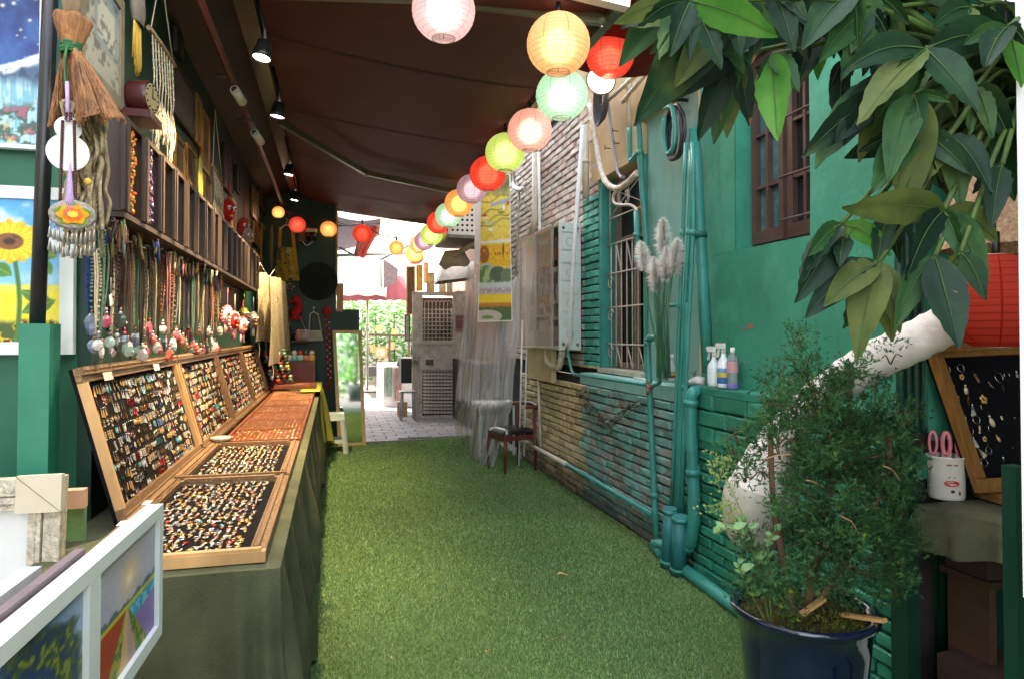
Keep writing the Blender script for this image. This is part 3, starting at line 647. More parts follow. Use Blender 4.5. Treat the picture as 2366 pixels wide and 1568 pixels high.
# ================================================================== pipes and fittings on the house side
def pX(pts, X): return [onX(x, y, X) for x, y in pts]
def pipe(name, label, pts, r, m, group='pipes on the house wall', clips=(), smooth=3, parts=None):
    P = bez(pts, smooth) if smooth > 1 else [V(p) for p in pts]
    mb = MB(); mb.tube(P, r, 12)
    t = thing(name, label, 'pipe', mb.org(), group); part(t, 'tube', mb, m)
    for c in clips:
        i = min(len(P)-2, int(c*(len(P)-1))); a, b = P[i], P[i+1]; d = (b-a).normalized(); q = lerp(a, b, .5)
        s = MB(); s.tube([q-d*.018, q+d*.018], r*1.22, 12); part(t, 'collar', s, m)
    return t
def pipes():
    T = m_teal_pipe; X2 = 2.135; X1 = 1.985; W = m_white_pipe
    pipe('drain_pipe', 'fat green drain pipe leaning beside the green house edge', pX([(1604, 300), (1612, 440), (1624, 650), (1636, 862)], X2-.02), .034, T, clips=(.62, .66), smooth=1)
    pipe('drain_pipe', 'fat green drain pipe bending out of the low wall towards the blue pot', [onX(1618, 902, 2.08), onX(1604, 905, 2.0), onX(1597, 925, X1), onX(1597, 1000, X1), onX(1598, 1250, X1), V((X1, 3.98, .075)), V((X1-.0, 3.86, .045)), V((X1-.02, 3.4, .042)), V((X1-.06, 2.6, .042))], .036, T, clips=(.28, .42, .52, .72), smooth=4)
    for k, (pts, r, lb) in enumerate(([[(1585, 330), (1580, 470), (1576, 568), (1564, 882), (1551, 1180)], .012, 'thin teal pipe first of the tall bundle seen from the window'], [[(1597, 350), (1594, 470), (1590, 568), (1571, 906), (1563, 1195)], .013, 'thin teal pipe second of the tall bundle seen from the window'],
                            [[(1601, 330), (1602, 470), (1600, 568), (1586, 858), (1574, 1200)], .013, 'thin teal pipe third of the tall bundle seen from the window'], [[(1589, 700), (1581, 860), (1572, 1000), (1568, 1195)], .010, 'slender teal pipe squeezed inside the lower bundle'])):
        pipe('bundle_pipe', lb, pX(pts, X1-.006*k+.01), r, T, 'tall bundle of teal pipes', smooth=2, clips=(.45,))
    for pts, r, lb in (([(1549, 1172), (1541, 1290)], .040, 'leaning short teal sleeve at the foot of the pipe bundle'), ([(1572, 1190), (1567, 1300)], .046, 'upright short teal sleeve with rim at the foot of the pipe bundle')):
        P = pX(pts, X1-.045); P[-1].z = max(.005, P[-1].z*0+.005); d = (P[1]-P[0]).normalized()
        t = thing('pipe_sleeve', lb, 'pipe', P[-1], 'sleeves at the foot of the bundle')
        mb = MB(); mb.tube(P, [r*.92, r], 16); part(t, 'tube', mb, mat('sleeve_paint', lin((44, 116, 116)), .5, var=.15, scale=20, wear=lin((190, 190, 180)), wearamt=.2))
        for q in (.03, .86): mb = MB(); mb.tube([lerp(P[0], P[1], q), lerp(P[0], P[1], q+.06)], r*1.07, 16); part(t, 'rim', mb, m_teal_pipe)
    pipe('water_pipe', 'teal pipe standing in front of the low wall under the barred window', pX([(1518, 781), (1502, 781), (1496, 790), (1497, 812), (1504, 980), (1517, 1250)], X1), .02, T, smooth=4, clips=(.15, .5, .9))
    pipe('water_pipe', 'thin teal pipe with square bend between pampas stems and bundle', pX([(1568, 705), (1530, 707), (1522, 714), (1522, 760), (1524, 860), (1523, 884), (1500, 890)], X1-.02), .013, T, smooth=4, clips=(.12,))
    pipe('low_pipe', 'low pipe along the wall foot, white by the chair and teal further on', [onX(1211, 1019, X1), onX(1310, 1072, X1), onX(1508, 1188, X1)], .019, T, smooth=1)
    a, b = onX(1205, 1016, X1-.003), onX(1310, 1072, X1-.003); mb = MB(); mb.tube([a, lerp(a, b, .5), b], .0205, 12); t = bpy.data.objects['low_pipe']; part(t, 'white_length', mb, W)
    for q in (.35, .62): s = MB(); p = lerp(onX(1211, 1019, X1), onX(1508, 1188, X1), q+.05); d = V((0, 1, 0)); s.tube([p-d*.03, p+d*.03], .023, 10); part(t, 'collar', s, T)
    pipe('sill_conduit', 'thin teal conduit dropping from the meter cabinet and under the window sill', pX([(1310, 800), (1318, 845), (1326, 863), (1345, 866), (1494, 888)], 2.0), .012, T, smooth=3)
    pipe('conduit', 'thin cream conduit upright on the cream bricks behind the chair', pX([(1243, 857), (1249, 1031)], 2.0), .012, W, smooth=1)
    pipe('conduit', 'teal conduit down the faded column beside the barred window', pX([(1475, 270), (1478, 330), (1484, 430), (1492, 548), (1496, 640)], X2-.02), .022, T, clips=(.3,), smooth=2)
    pipe('conduit', 'white conduit turning teal at its bend above the barred window', pX([(1448, 120), (1452, 200), (1454, 300)], X2), .019, W, smooth=1)
    pipe('conduit', 'short teal bend joining the white conduit to the column conduit', pX([(1454, 296), (1455, 350), (1458, 372), (1475, 352)], X2), .02, T, smooth=4)
    pipe('conduit', 'slender grey conduit slanting to the window head', pX([(1400, 195), (1411, 290), (1427, 398), (1441, 409)], X2), .012, mat('grey_conduit', lin((140, 140, 150)), .4, var=.1), smooth=2)
    pipe('lagged_cable', 'thick mottled white lagged cable curving to the window head', pX([(1362, 240), (1377, 328), (1388, 390), (1402, 424), (1425, 436), (1448, 425), (1472, 400)], X2-.03), .024, mat('lagging', lin((206, 194, 178)), .8, var=.3, scale=40, bump=.8, bscale=60), smooth=5)
    pipe('cord', 'pale cord looping from the lagged cable into a teal tube', pX([(1424, 440), (1417, 455), (1420, 470), (1436, 474), (1456, 474), (1470, 484), (1472, 500)], X2-.04), .011, mat('pale_cord', lin((196, 186, 170)), .6), smooth=5)
    pipe('conduit', 'teal tube with bulky lower end in front of the barred window', pX([(1471, 487), (1473, 600)], X2-.04), .02, T, smooth=1, clips=(.02,))
    pipe('conduit', 'short fat teal tube across the lower end by the pampas plumes', pX([(1470, 598), (1496, 600)], X2-.04), .022, T, smooth=1)
    pipe('pole', 'long white pole slanting past the meter cabinet', pX([(1347, 290), (1322, 640), (1317, 790), (1309, 806)], 1.93), .017, mat('white_paint'), smooth=1)
    pipe('conduit', 'cream drain upright at the corner of whitewashed bricks', pX([(1352, 290), (1354, 458)], X2), .03, W, smooth=1, clips=(.6,))
    pipe('conduit', 'white trunking running down whitewashed bricks', pX([(1237, 350), (1236, 505), (1226, 545)], X2), .035, W, smooth=1)
    pipe('conduit', 'thin white trunking next to the wider one', pX([(1245, 352), (1247, 535)], X2-.03), .015, mat('white_paint'), smooth=1)
    pipe('conduit', 'grey elbow pipe sticking out behind the landscape scroll', pX([(1184, 395), (1186, 425), (1196, 437), (1212, 438)], X2-.06), .03, m_iron, smooth=4)
    pipe('conduit', 'thin grey rod hanging beside the landscape scroll', pX([(1200, 440), (1193, 620), (1190, 700)], X2-.04), .010, m_iron, smooth=1)
    for a, b, lb in (((1384, 252), (1516, 132), 'white bar rising diagonally behind the grey cable loop'), ((1438, 236), (1510, 150), 'thinner white bar rising diagonally by the leaves')):
        pipe('diagonal_bar', lb, pX([a, b], 2.1), .016, W, 'diagonal bars at the house top', smooth=1)
    # hose coil on a hook
    c = onX(1563, 303, 2.08); t = thing('hose_coil', 'coil of black and teal hose hung on a hook above the pipes', 'hose', c)
    for k in range(9):
        s = MB(); ry = .092+.006*(k % 5); rz = .145+.0065*(k % 5); oy = R.uniform(-.006, .006); ox = -.012*(k//3)
        s.tube([c+V((ox+.006*math.sin(3*a+k), ry*math.cos(a)+oy, rz*math.sin(a)-.01*(k % 3))) for a in np.linspace(0, 6.283, 30)], .0098, 6, caps=False)
        part(t, 'hose_turn', s, mat('black_hose', (.018, .02, .03), .35, var=.2) if k % 4 != 3 else mat('grey_hose', lin((150, 140, 130)), .5))
    s = MB(); s.tube(bez([c+V((-.05, .05, .16)), c+V((-.05, -.04, .13)), c+V((-.05, -.075, -.02)), c+V((-.05, -.05, -.12)), c+V((-.05, .03, -.14)), c+V((-.05, .07, -.02)), c+V((-.05, .06, .1))], 5), .015, 8); part(t, 'teal_loop', s, T)
    s = MB(); s.tube([c+V((.08, 0, .2)), c+V((-.05, 0, .2)), c+V((-.06, 0, .17))], .012, 6); part(t, 'hook', s, m_black)
    c = onX(1397, 236, 2.1); s = MB()
    for k in range(6): s.tube([c+V((-.01*k, (.07+.008*k)*math.cos(a), (.13+.012*k)*math.sin(a)+.02*math.sin(2*a))) for a in np.linspace(0, 6.283, 26)], .007, 5, caps=False)
    single('cable_loop', 'loop of dark grey cable hanging high on the beige render', 'cable', s, mat('grey_cable', lin((70, 66, 70)), .5))
    for k, (x, y) in enumerate(((1428, 304), (1431, 332), (1410, 344))):
        p = onX(x, y, 2.17); s = MB(); s.tube([p, p+V((-.05, -.01, 0))], .005, 5); s.tube([p+V((-.05, -.01, -.015)), p+V((-.05, -.01, .02))], .005, 5); single('wall_hook', ('small rusty hook in beige render under the cable loop', 'small rusty hook below the first one on beige render', 'small rusty hook nearer the lagged cable')[k], 'hook', s, mat('rusty_iron', lin((120, 74, 50)), .8))
pipes()
# ================================================================== meter cabinet
def meter():
    x0, x1, y0, y1, z0, z1 = 1.90, 2.165, 5.78, 6.92, 1.26, 2.40
    t = thing('meter_cabinet', 'white electricity meter cabinet with scratched clear cover on whitewashed bricks', 'meter cabinet', (2.05, 6.35, z0))
    wm = mat('grey_white_plastic', lin((204, 212, 206)), .45, var=.06)
    mb = MB(); mb.bb((x0+.06, y0+.02, z0), (x1, y1, z0+.03)); mb.bb((x0+.06, y0+.02, z1-.03), (x1, y1, z1)); mb.bb((x1-.02, y0+.02, z0+.03), (x1, y1, z1-.03)); mb.bb((x0+.06, y1-.02, z0+.03), (x1-.02, y1, z1-.03)); part(t, 'case', mb, wm)
    mb = MB(); mb.bb((x0+.05, y0, z0), (x1-.01, y0+.02, z1)); part(t, 'side_panel', mb, wm)
    for k in range(4):
        zz = z0+.07+k*.275
        s = MB(); s.bb((x0+.075, y0-.012, zz), (x1-.09, y0-.001, zz+.14)); s.bb((x0+.075, y0-.012, zz+.16), (x1-.03, y0-.001, zz+.24)); part(t, 'rib_block', s, wm)
        s = MB(); s.torus((x0+.15, y0-.013, zz+.07), .035, .002, (0, 1, 0), 16, 4); part(t, 'knockout', s, m_iron)
    for a in (x0+.09, x1-.04):
        for z in (z0+.05, z1-.05): s = MB(); s.tube([(a, y0-.012, z), (a, y0, z)], .014, 10); part(t, 'screw', s, m_iron)
    devs = [(5.86, 6.22, 1.36, 1.56, 'meter', (170, 160, 146)), (5.90, 6.20, 1.68, 2.02, 'meter', (176, 190, 176)), (5.88, 6.24, 2.08, 2.30, 'meter', (128, 84, 60)), (6.34, 6.52, 1.4, 1.7, 'breaker', (190, 186, 160)), (6.34, 6.54, 1.78, 1.98, 'breaker', (196, 198, 190)), (6.60, 6.85, 1.45, 1.9, 'breaker', (150, 146, 132)), (6.34, 6.54, 2.06, 2.3, 'breaker', (140, 120, 96))]
    for a, b, c, d, nm, col in devs:
        s = MB(); s.col = lin(col); s.bb((x0+.09, a, c), (x1-.03, b, d)); s.col = lin((80, 76, 72)); s.bb((x0+.083, a+.03, c+.55*(d-c)), (x0+.089, b-.03, c+.85*(d-c))); part(t, nm, s, vc)
    s = MB()
    for k in range(7): s.tube(bez([(x0+.11, 5.95+.12*k, 1.62+.06*(k % 3)), (x0+.08, 6.0+.12*k, 1.8), (x0+.1, 5.92+.13*k, 2.05)], 5), .008, 5)
    part(t, 'wiring', s, mat('wires', lin((110, 60, 44)), .5, var=.4, scale=20))
    g = glassy('smoky_cover', (.62, .56, .52), .72, .12)
    mb = MB(); mb.slab((x0, y0+.01, z0+.01), (x0, y1, z0+.01), (x0, y1, z1-.01), (x0, y0+.01, z1-.01), (.006, 0, 0)); mb.bb((x0+.007, y0+.01, z1-.016), (x0+.058, y1, z1-.01)); mb.bb((x0+.007, y0+.01, z0+.01), (x0+.058, y1, z0+.016)); mb.bb((x0+.007, y1-.006, z0+.017), (x0+.058, y1, z1-.017)); part(t, 'clear_cover', mb, g)
    rg = glassy('smoky_ridge', (.5, .44, .4), .4, .2)
    for y in (y0+.02, y0+.52, y1-.03): mb = MB(); mb.bb((x0-.012, y, z0+.01), (x0-.002, y+.03, z1-.01)); part(t, 'cover_ridge', mb, rg)
    for z in (z0+.02, z0+.30, z1-.05): mb = MB(); mb.bb((x0-.010, y0+.05, z), (x0-.003, y0+.52, z+.02)); part(t, 'cover_ridge', mb, rg)
    s = MB(); c = V((2.0, 6.05, 1.26)); s.tube(bez([c+V((0, .25, 0)), c+V((-.02, .15, -.13)), c+V((0, -.1, -.16)), c+V((0, -.22, 0))], 6), .03, 10); single('cable_sheath', 'pale sagging cable sheath under the meter cabinet', 'cable', s, mat('lagging'))
    s = MB(); s.bb((1.98, 6.1, .95), (2.03, 6.9, 1.255)); single('backing_board', 'cream board fixed below the meter cabinet', 'board', s, mat('cream_board', lin((196, 182, 140)), .7, var=.15, scale=5))
meter()
# ================================================================== ledge things
def bottle(name, label, p, prof, n, colr, cap=None, trig=None, lab=None, m=None, capcol=(235, 235, 232)):
    t = thing(name, label, 'bottle', p, 'bottles on the ledge'); mb = MB(); mb.col = lin(colr); mb.lathe(prof, n, Matrix.Translation(p)); part(t, 'bottle_body', mb, m or vc_gloss)
    h = prof[-1][1]
    if cap: s = MB(); s.col = lin(capcol); s.lathe([(0.001, h+cap), (cap*.42, h+cap), (cap*.45, h-.004), (.001, h-.004)][::-1], 12, Matrix.Translation(p)); part(t, 'cap', s, vc)
    if trig:
        s = MB(); s.col = lin((238, 238, 234)); q = p+V((0, 0, h)); s.tube([q, q+V((0, 0, .025))], .013, 10); s.box(q+V((-.01, .012, .042)), (.022, .062, .03)); s.tube([q+V((-.01, .05, .045)), q+V((-.01, .062, .045))], .006, 6); s.bar(q+V((-.01, .03, .03)), q+V((-.01, .045, -.02)), .014, .006); part(t, 'trigger', s, vc)
    if lab:
        for (r, z0, z1, c) in lab:
            s = MB(); s.col = lin(c); s.lathe([(r, z0), (r, z1)], n, Matrix.Translation(p)); part(t, 'label', s, vc)
def ledge():
    f = lambda x, y=866: (lambda q: V((q.x, q.y, 1.104)))(onX(x, y, 2.10))
    bottle('spray_bottle', 'plain white trigger spray bottle on the ledge', f(1650), [(.001, 0), (.036, 0), (.038, .02), (.038, .10), (.034, .125), (.014, .155), (.014, .17)], 16, (226, 236, 238), trig=True)
    bottle('spray_bottle', 'white spray bottle with blue and yellow label on the ledge', f(1672), [(.001, 0), (.034, 0), (.036, .02), (.036, .12), (.03, .15), (.014, .175), (.014, .19)], 16, (236, 240, 240), trig=True, lab=[(.0366, .025, .06, (60, 104, 170)), (.0367, .06, .085, (214, 190, 70)), (.0366, .085, .11, (110, 160, 206))])
    bottle('clear_bottle', 'clear plastic bottle with white cap and red mark on the ledge', f(1693), [(.001, 0), (.03, 0), (.031, .02), (.031, .15), (.028, .17), (.018, .185), (.018, .195)], 14, (150, 170, 170), cap=.03, m=glassy('clear_plastic', (.5, .55, .56), .6, .1), lab=[(.0316, .09, .15, (206, 150, 156)), (.0316, .005, .03, (120, 110, 180))])
    bottle('small_bottle', 'small white bottle with yellow and red label behind the pipe bundle', f(1553, 868), [(.001, 0), (.022, 0), (.023, .09), (.012, .115), (.01, .14)], 12, (232, 230, 224), cap=.03, lab=[(.0235, .02, .06, (216, 180, 60)), (.0236, .02, .035, (180, 40, 40))])
    bottle('small_bottle', 'small grey capped tin next to the little yellow label bottle', f(1537, 869), [(.001, 0), (.018, 0), (.018, .06), (.012, .07)], 12, (150, 146, 140), cap=.015)
    p = f(1613); mb = MB(); mb.lathe([(.001, -.0), (.05, .0), (.055, .02), (.035, .04), (.001, .05)], 12, Matrix.Translation(p), True, lambda a, z: 1+.25*math.sin(3*a+z*90)); single('rag', 'crumpled white rag on the ledge beside the spray bottles', 'rag', mb, mat('white_cloth', lin((214, 212, 206)), .9, var=.1, bump=.4, bscale=80))
    p = f(1602); mb = MB(); mb.bar(p+V((0, .01, .01)), p+V((-.01, -.05, .085)), .012, .005); mb.bar(p+V((0, -.04, .02)), p+V((-.01, .0, .07)), .012, .005); single('trowel', 'small grey hand tool leaning above the white rag', 'tool', mb, m_iron)
    # tap on the teal water pipe
    p = onX(1508, 893, 1.96); mb = MB(); mb.tube([p, p+V((-.04, 0, 0))], .014, 8); mb.tube([p+V((-.03, 0, 0)), p+V((-.035, 0, -.05))], .011, 8); mb.bar(p+V((-.03, -.03, .03)), p+V((-.03, .03, .03)), .008); mb.tube([p+V((-.03, 0, 0)), p+V((-.03, 0, .03))], .006, 6); single('tap', 'small brass tap on the teal water pipe by the window sill', 'tap', mb, mat('old_brass', lin((150, 100, 80)), .4, metal=.6))
ledge()
# ================================================================== pampas grass and wreath
def pampas():
    tips = [(1482, 575, 0), (1532, 525, 1), (1563, 572, 2), (1512, 615, 3), (1540, 590, 4)]
    g = onX(1534, 872, 1.93); t = thing('pampas_grass', 'bunch of five fluffy white pampas plumes on long green stems', 'dried grass', g)
    for x, y, k in tips:
        top = onX(x, y, 1.90+.02*(k % 3)); foot = g+V((R.uniform(-.02, .02), R.uniform(-.04, .04), 0)); c = bez([foot, lerp(foot, top, .55)+V((-.02, 0, .0)), top], 6)
        mb = MB(); mb.tube(c, .006, 6); st_ = part(t, 'stem', mb, leafmat('stem_green', lin((80, 130, 84)), lin((60, 110, 90)), .5, .05))
        mb = MB(); ax = (top-foot).normalized()
        for i in range(1700):
            h = R.random(); q = top-ax*(.22*(1-h)-.06); a = R.uniform(0, 6.283); e = R.uniform(.2, 1.3); rr = .07*math.sin(math.pi*min(1, .15+.85*h))**.6*R.uniform(.5, 1.1)
            d = V((math.cos(a)*math.sin(e), math.sin(a)*math.sin(e), math.cos(e)*.9-.35)).normalized(); s = d.orthogonal().normalized()*.0014
            mid = q+d*rr*.6; end = q+d*rr+V((0, 0, -.02*R.random())); mb.add([q-s, q+s, mid+s, mid-s, end], [(0, 1, 2, 3), (3, 2, 4)])
        part(t, 'plume', mb, leafmat('plume_white', lin((244, 242, 236)), lin((226, 220, 214)), .8, .45))
    mb = MB()
    for i in range(16):
        a = g+V((R.uniform(-.03, .03), R.uniform(-.05, .05), 0)); b = a+V((R.uniform(-.05, .03), R.uniform(-.16, .16), R.uniform(.4, .8))); s = V((0, .008, 0)); m_ = (a+b)/2+V((-.02, 0, .03)); mb.add([a-s, a+s, m_+s, m_-s, b], [(0, 1, 2, 3), (3, 2, 4)])
    part(t, 'leaf', mb, leafmat('stem_green', None, None), 'stuff')
    W = bez(pX([(1347, 912), (1365, 935), (1385, 958), (1408, 985), (1432, 965), (1452, 942), (1476, 928)], 2.015), 8)
    t = thing('ivy_garland', 'sagging garland of dull ivy leaves pinned on teal bricks', 'garland', (W[24].x, W[24].y, W[24].z))
    mb = MB(); mb.tube(W, .006, 5); part(t, 'stem', mb, mat('twig', lin((80, 56, 40)), .8))
    for i in range(110):
        p = R.choice(W)+V((-.012+R.uniform(-.02, .006), R.gauss(0, .03), R.gauss(0, .028))); q = Euler((R.uniform(0, 6), R.uniform(-.8, .8), R.uniform(0, 6))).to_matrix(); k = R.uniform(.012, .024)
        mb = MB(); mb.add([p+q @ V(v)*k for v in ((0, -1.2, 0), (.8, -.3, .2), (.5, .7, .1), (0, 1.2, -.1), (-.5, .7, .1), (-.8, -.3, .2))], [(0, 1, 2, 3), (0, 3, 4, 5)])
        part(t, 'leaf', mb, leafmat('dull_ivy', lin((62, 96, 84)), lin((110, 122, 106)), .5, .15) if i % 3 else leafmat('dry_ivy', lin((120, 84, 66)), lin((90, 70, 60)), .6, .15))
pampas()
# ================================================================== chair
def chair():
    A, B, C = onZ(1146, 1085, 0), onZ(1167, 1097, 0), onZ(1237, 1089, 0); ux = (C-B).normalized(); uy = V((-ux.y, ux.x, 0)); w = (C-B).length; dp = max(.36, abs((A-B).dot(uy)))
    if (A-B).dot(uy) < 0: uy = -uy
    A = B+uy*dp; D = C+uy*dp; o = (A+B+C+D)/4; t = thing('wooden_chair', 'low brown wooden chair with black padded seat by the cream bricks', 'chair', o)
    wd = mat('red_brown_wood', lin((98, 52, 40)), .35, var=.3, scale=14, stretch=(1, 1, .2)); H = .40
    for p, top in ((A, H), (B, H), (C, .66), (D, .66)):
        mb = MB(); c = o-p; c.z = 0; mb.tube([p, p+V((0, 0, H*.6)), p+c*.06+V((0, 0, top))], [.014, .018, .017], 8); part(t, 'leg', mb, wd)
    mb = MB(); up = V((0, 0, .36))
    for a, b in ((A, B), (B, C), (C, D), (D, A)): mb.bar(a+up, b+up, .02, .05)
    part(t, 'seat_frame', mb, wd)
    mb = MB()
    def s(u, v):
        p = A*(1-u)*(1-v)+D*u*(1-v)+B*(1-u)*v+C*u*v; p = o+(p-o)*1.04; e = min(u, 1-u, v, 1-v); return V((p.x, p.y, .40+.05*min(1, (e/.14))**.5))
    mb.grid(lambda u, v: s(v, u), 12, 12); mb.bar(A+V((0, 0, .395)), D+V((0, 0, .395)), .03, .012); part(t, 'seat_pad', mb, mat('black_leather', (.012, .012, .013), .22, var=.2, bump=.1, bscale=90, coat=.2))
    mb = MB(); q = V((0, 0, .665)); out = ux*.03
    mb.tube(bez([C+q-ux*.14-uy*.05, C+q-uy*.03+out*.3, (C+D)/2+q+out*1.6+V((0, 0, .015)), D+q+uy*.03+out*.3, D+q-ux*.14+uy*.05], 6), [.016]*4+[.022]*17+[.016]*4, 8); part(t, 'back_rail', mb, wd)
chair()
# ================================================================== landscape scroll, plastic sheet, boxes beyond
def scroll_pic(u, v):
    p = Pic(u, v); n = fbm(u, v*3, 14, 5); n2 = fbm(u*2, v*6, 20, 8); st_ = vnoise(u*1.5, v*8, 26, 4)
    p.put(np.ones_like(u), (232, 206, 76)); p.put(n2*.6, (240, 222, 120)); p.put(st(n-.62, .1)*.6, (214, 168, 50))
    p.put(st(v-.86+.06*(n-.5), .05), (150, 142, 88)); p.put(st(v-.9, .03)*st(n-.5, .2), (110, 110, 80))
    for c in (.83, .755, .70, .665): p.put(np.exp(-((v-c-.07*(u-.5)-.012*np.sin(u*9+c*40))/.004)**2)*.9, (112, 116, 72))
    p.put(st(.012-np.abs(v-.80-.06*(u-.6)), .006)*st(u-.35, .05), (158, 170, 190))
    for (a, b, w, h, c) in ((.15, .715, .06, .012, (196, 84, 50)), (.18, .70, .08, .008, (236, 230, 210)), (.78, .77, .05, .02, (240, 236, 220)), (.92, .80, .05, .015, (210, 92, 60)), (.7, .735, .12, .008, (120, 130, 80)), (.25, .665, .1, .012, (190, 206, 170)), (.45, .66, .07, .01, (170, 190, 150)), (.35, .62, .09, .012, (240, 238, 224))):
        p.put(st(1-((u-a)/w)**2-((v-b)/h)**2, .5), c)
    p.put(st(.012-np.abs(v-.535-.02*(u-.5)), .006), (226, 226, 206))
    p.put(st(.52-v, .02)*st(v-.375, .02), (238, 196, 40)); p.put(st(.52-v, .02)*st(v-.375, .02)*st(n2-.5, .2)*.6, (206, 140, 40))
    p.put(st(1-((u-.15)/.16)**2-((v-.45)/.06)**2, .4)*st(n-.35, .2), (158, 94, 36)); p.put(st(1-((u-.75)/.025)**2-((v-.48)/.05)**2, .5), (110, 82, 40))
    for a in (.5, .58, .64, .88): p.put(st(1-((u-a)/.02)**2-((v-.455)/.012)**2, .5), (190, 60, 60))
    wall = .375+.02*np.sin(u*7)-.03*(u > .75)*(u-.75)*3
    p.put(st(wall-v, .006), (186, 190, 178)); p.put(st(wall-.014-v, .006), (170, 190, 130)); p.put(st(wall-.02-v, .01)*st(n-.48, .1), (96, 128, 76))
    p.put(st(1-((u-.58)/.24)**2-((v-.32)/.05)**2, .3), (84, 102, 78)); p.put(st(1-((u-.86)/.2)**2-((v-.31)/.045)**2, .3), (110, 132, 96))
    p.put(st(.262-v, .015), (196, 208, 200)); p.put(st(.225-v, .02)*st(st_-.4, .3), (176, 140, 150)); p.put(st(.195-v, .01), (200, 178, 176))
    p.put(st(.182-v, .008), (240, 204, 40)); p.put(st(.182-v, .008)*n2*.5, (250, 226, 90)); p.put(st(.125-v, .01), (206, 128, 50)); p.put(st(.098-v+.02*(n-.5), .012), (84, 110, 60))
    p.put(st(1-((u-.25)/.45)**2-((v-.035)/.045)**2, .2), (198, 186, 170)); p.put(st(1-((u-.28)/.18)**2-((v-.03)/.012)**2, .3), (120, 140, 80))
    e = np.minimum(np.minimum(u, 1-u)*.35, np.minimum(v, 1-v)); p.put(st(.008-e, .003), (232, 228, 212)); return p.c
def scroll():
    TL, TR, BL, BR = atd(1112, 402, 7.1), atd(1178, 402, 7.0), atd(1104, 744, 7.0), atd(1184, 742, 6.9)
    t = thing('landscape_scroll', 'long scroll painting of yellow fields and terraces hanging over the plastic sheet', 'scroll painting', (TL+TR)/2)
    mb = MB(); canvas(mb, TL, TR, BL, BR, scroll_pic, 70, 220); part(t, 'picture', mb, mat('printed_canvas', attr=True, rough=.7, var=.08, scale=60))
    bk = V((.0, .012, 0)); mb = MB(); mb.slab(TL+bk, TR+bk, BR+bk, BL+bk, (0, .006, 0)); part(t, 'backing', mb, m_white)
    mb = MB(); mb.tube([TL-V((.03, 0, 0)), TR+V((.03, 0, 0))], .012, 8); part(t, 'top_rod', mb, m_wood)
    a, b, c, d = atd(1099, 465, 7.6), atd(1121, 465, 7.6), atd(1096, 612, 7.6), atd(1112, 612, 7.6); mb = MB(); mb.slab(a, b, d, c, (0, .015, 0)); single('white_board', 'narrow white board hanging behind the landscape scroll', 'board', mb, m_white)
    # sheet of clear plastic gathered at the top, flaring to the floor
    top = bez([atd(1082, 612, 7.9), atd(1106, 655, 7.6), atd(1150, 668, 7.45), atd(1212, 622, 7.25)], 8); bot = bez([onZ(1052, 1002, .02), onZ(1072, 1030, .03), onZ(1088, 1058, .01), onZ(1112, 1072, .03), onZ(1140, 1080, .01)], 8); midc = bez([atd(1054, 922, 7.7), atd(1084, 934, 7.35), atd(1130, 942, 7.15), atd(1186, 936, 7.0)], 8); nm_ = len(midc)-1; nb = len(bot)-1; nt_ = len(top)-1
    def s(u, v):
        a = top[min(nt_, int(u*nt_+.5))]; b = bot[min(nb, int(u*nb+.5))]; i = u*nt_; k = min(nt_-1, int(i)); a = lerp(top[k], top[k+1], i-k); i = u*nb; k = min(nb-1, int(i)); b = lerp(bot[k], bot[k+1], i-k)
        i = u*nm_; k = min(nm_-1, int(i)); m_ = lerp(midc[k], midc[k+1], i-k); p = lerp(a, m_, (v/.58)**1.15) if v < .58 else lerp(m_, b, (v-.58)/.42); f = .018*(.5+v)*math.sin(u*38+3*math.sin(v*2.3)+2*mnoise.noise((u*5, v*2, 9)))+.035*mnoise.noise((u*26, v*5, 2)); bulge = -.05*math.sin(math.pi*v)
        w = math.exp(-((v-.58)/.03)**2)*-.03
        return p+V((bulge*.3+f*.6, -.12*math.sin(math.pi*v)*0+f+w, .015*mnoise.noise((u*14, v*9, 4))))
    mb = MB(); mb.grid(s, 110, 60); m, nt, b = base('crinkled_plastic'); L = nt.links.new
    b.inputs['Base Color'].default_value = (.85, .83, .8, 1); b.inputs['Roughness'].default_value = .06; b.inputs['Specular IOR Level'].default_value = 1
    geo = N(nt, 'NewGeometry'); bp = N(nt, 'Bump'); bp.inputs['Strength'].default_value = .5; bp.inputs['Distance'].default_value = .05; L(noise(nt, geo.outputs['Position'], 9, 4), bp.inputs['Height']); L(bp.outputs[0], b.inputs['Normal'])
    tr = N(nt, 'BsdfTransparent'); tr.inputs[0].default_value = (.9, .89, .86, 1); mx = N(nt, 'MixShader'); mx.inputs[0].default_value = .36; L(tr.outputs[0], mx.inputs[1]); L(b.outputs[0], mx.inputs[2]); L(mx.outputs[0], nt.nodes['Material Output'].inputs[0])
    single('plastic_sheet', 'crinkled clear plastic sheet draped from scroll height down to the carpet', 'plastic sheet', mb, m)
    # what stands behind the plastic
    p = onZ(1140, 1052, 0); t = thing('small_table', 'small white table behind the clear plastic sheet', 'table', p)
    mb = MB(); mb.box(p+V((0.03, .1, .60)), (.46, .36, .025)); part(t, 'table_top', mb, m_white)
    for i in (-.2, .2):
        for j in (-.05, .25): mb = MB(); mb.bar(p+V((.03+i, j, 0)), p+V((.03+i, j, .588)), .025); part(t, 'leg', mb, m_white)
    for k, (x, z0, z1) in enumerate(((1203, .35, 1.55), (1215, .45, 1.6))):
        q = atd(x, 800, 7.05); mb = MB(); mb.tube([V((q.x-.02, q.y, z0-.3)), V((q.x+.02, q.y, z1))], .009, 6); single('white_rod', ('slim white rod beside the plastic sheet edge', 'slim white rod next to the brick corner')[k], 'rod', mb, m_white, 'white rods by the plastic sheet')
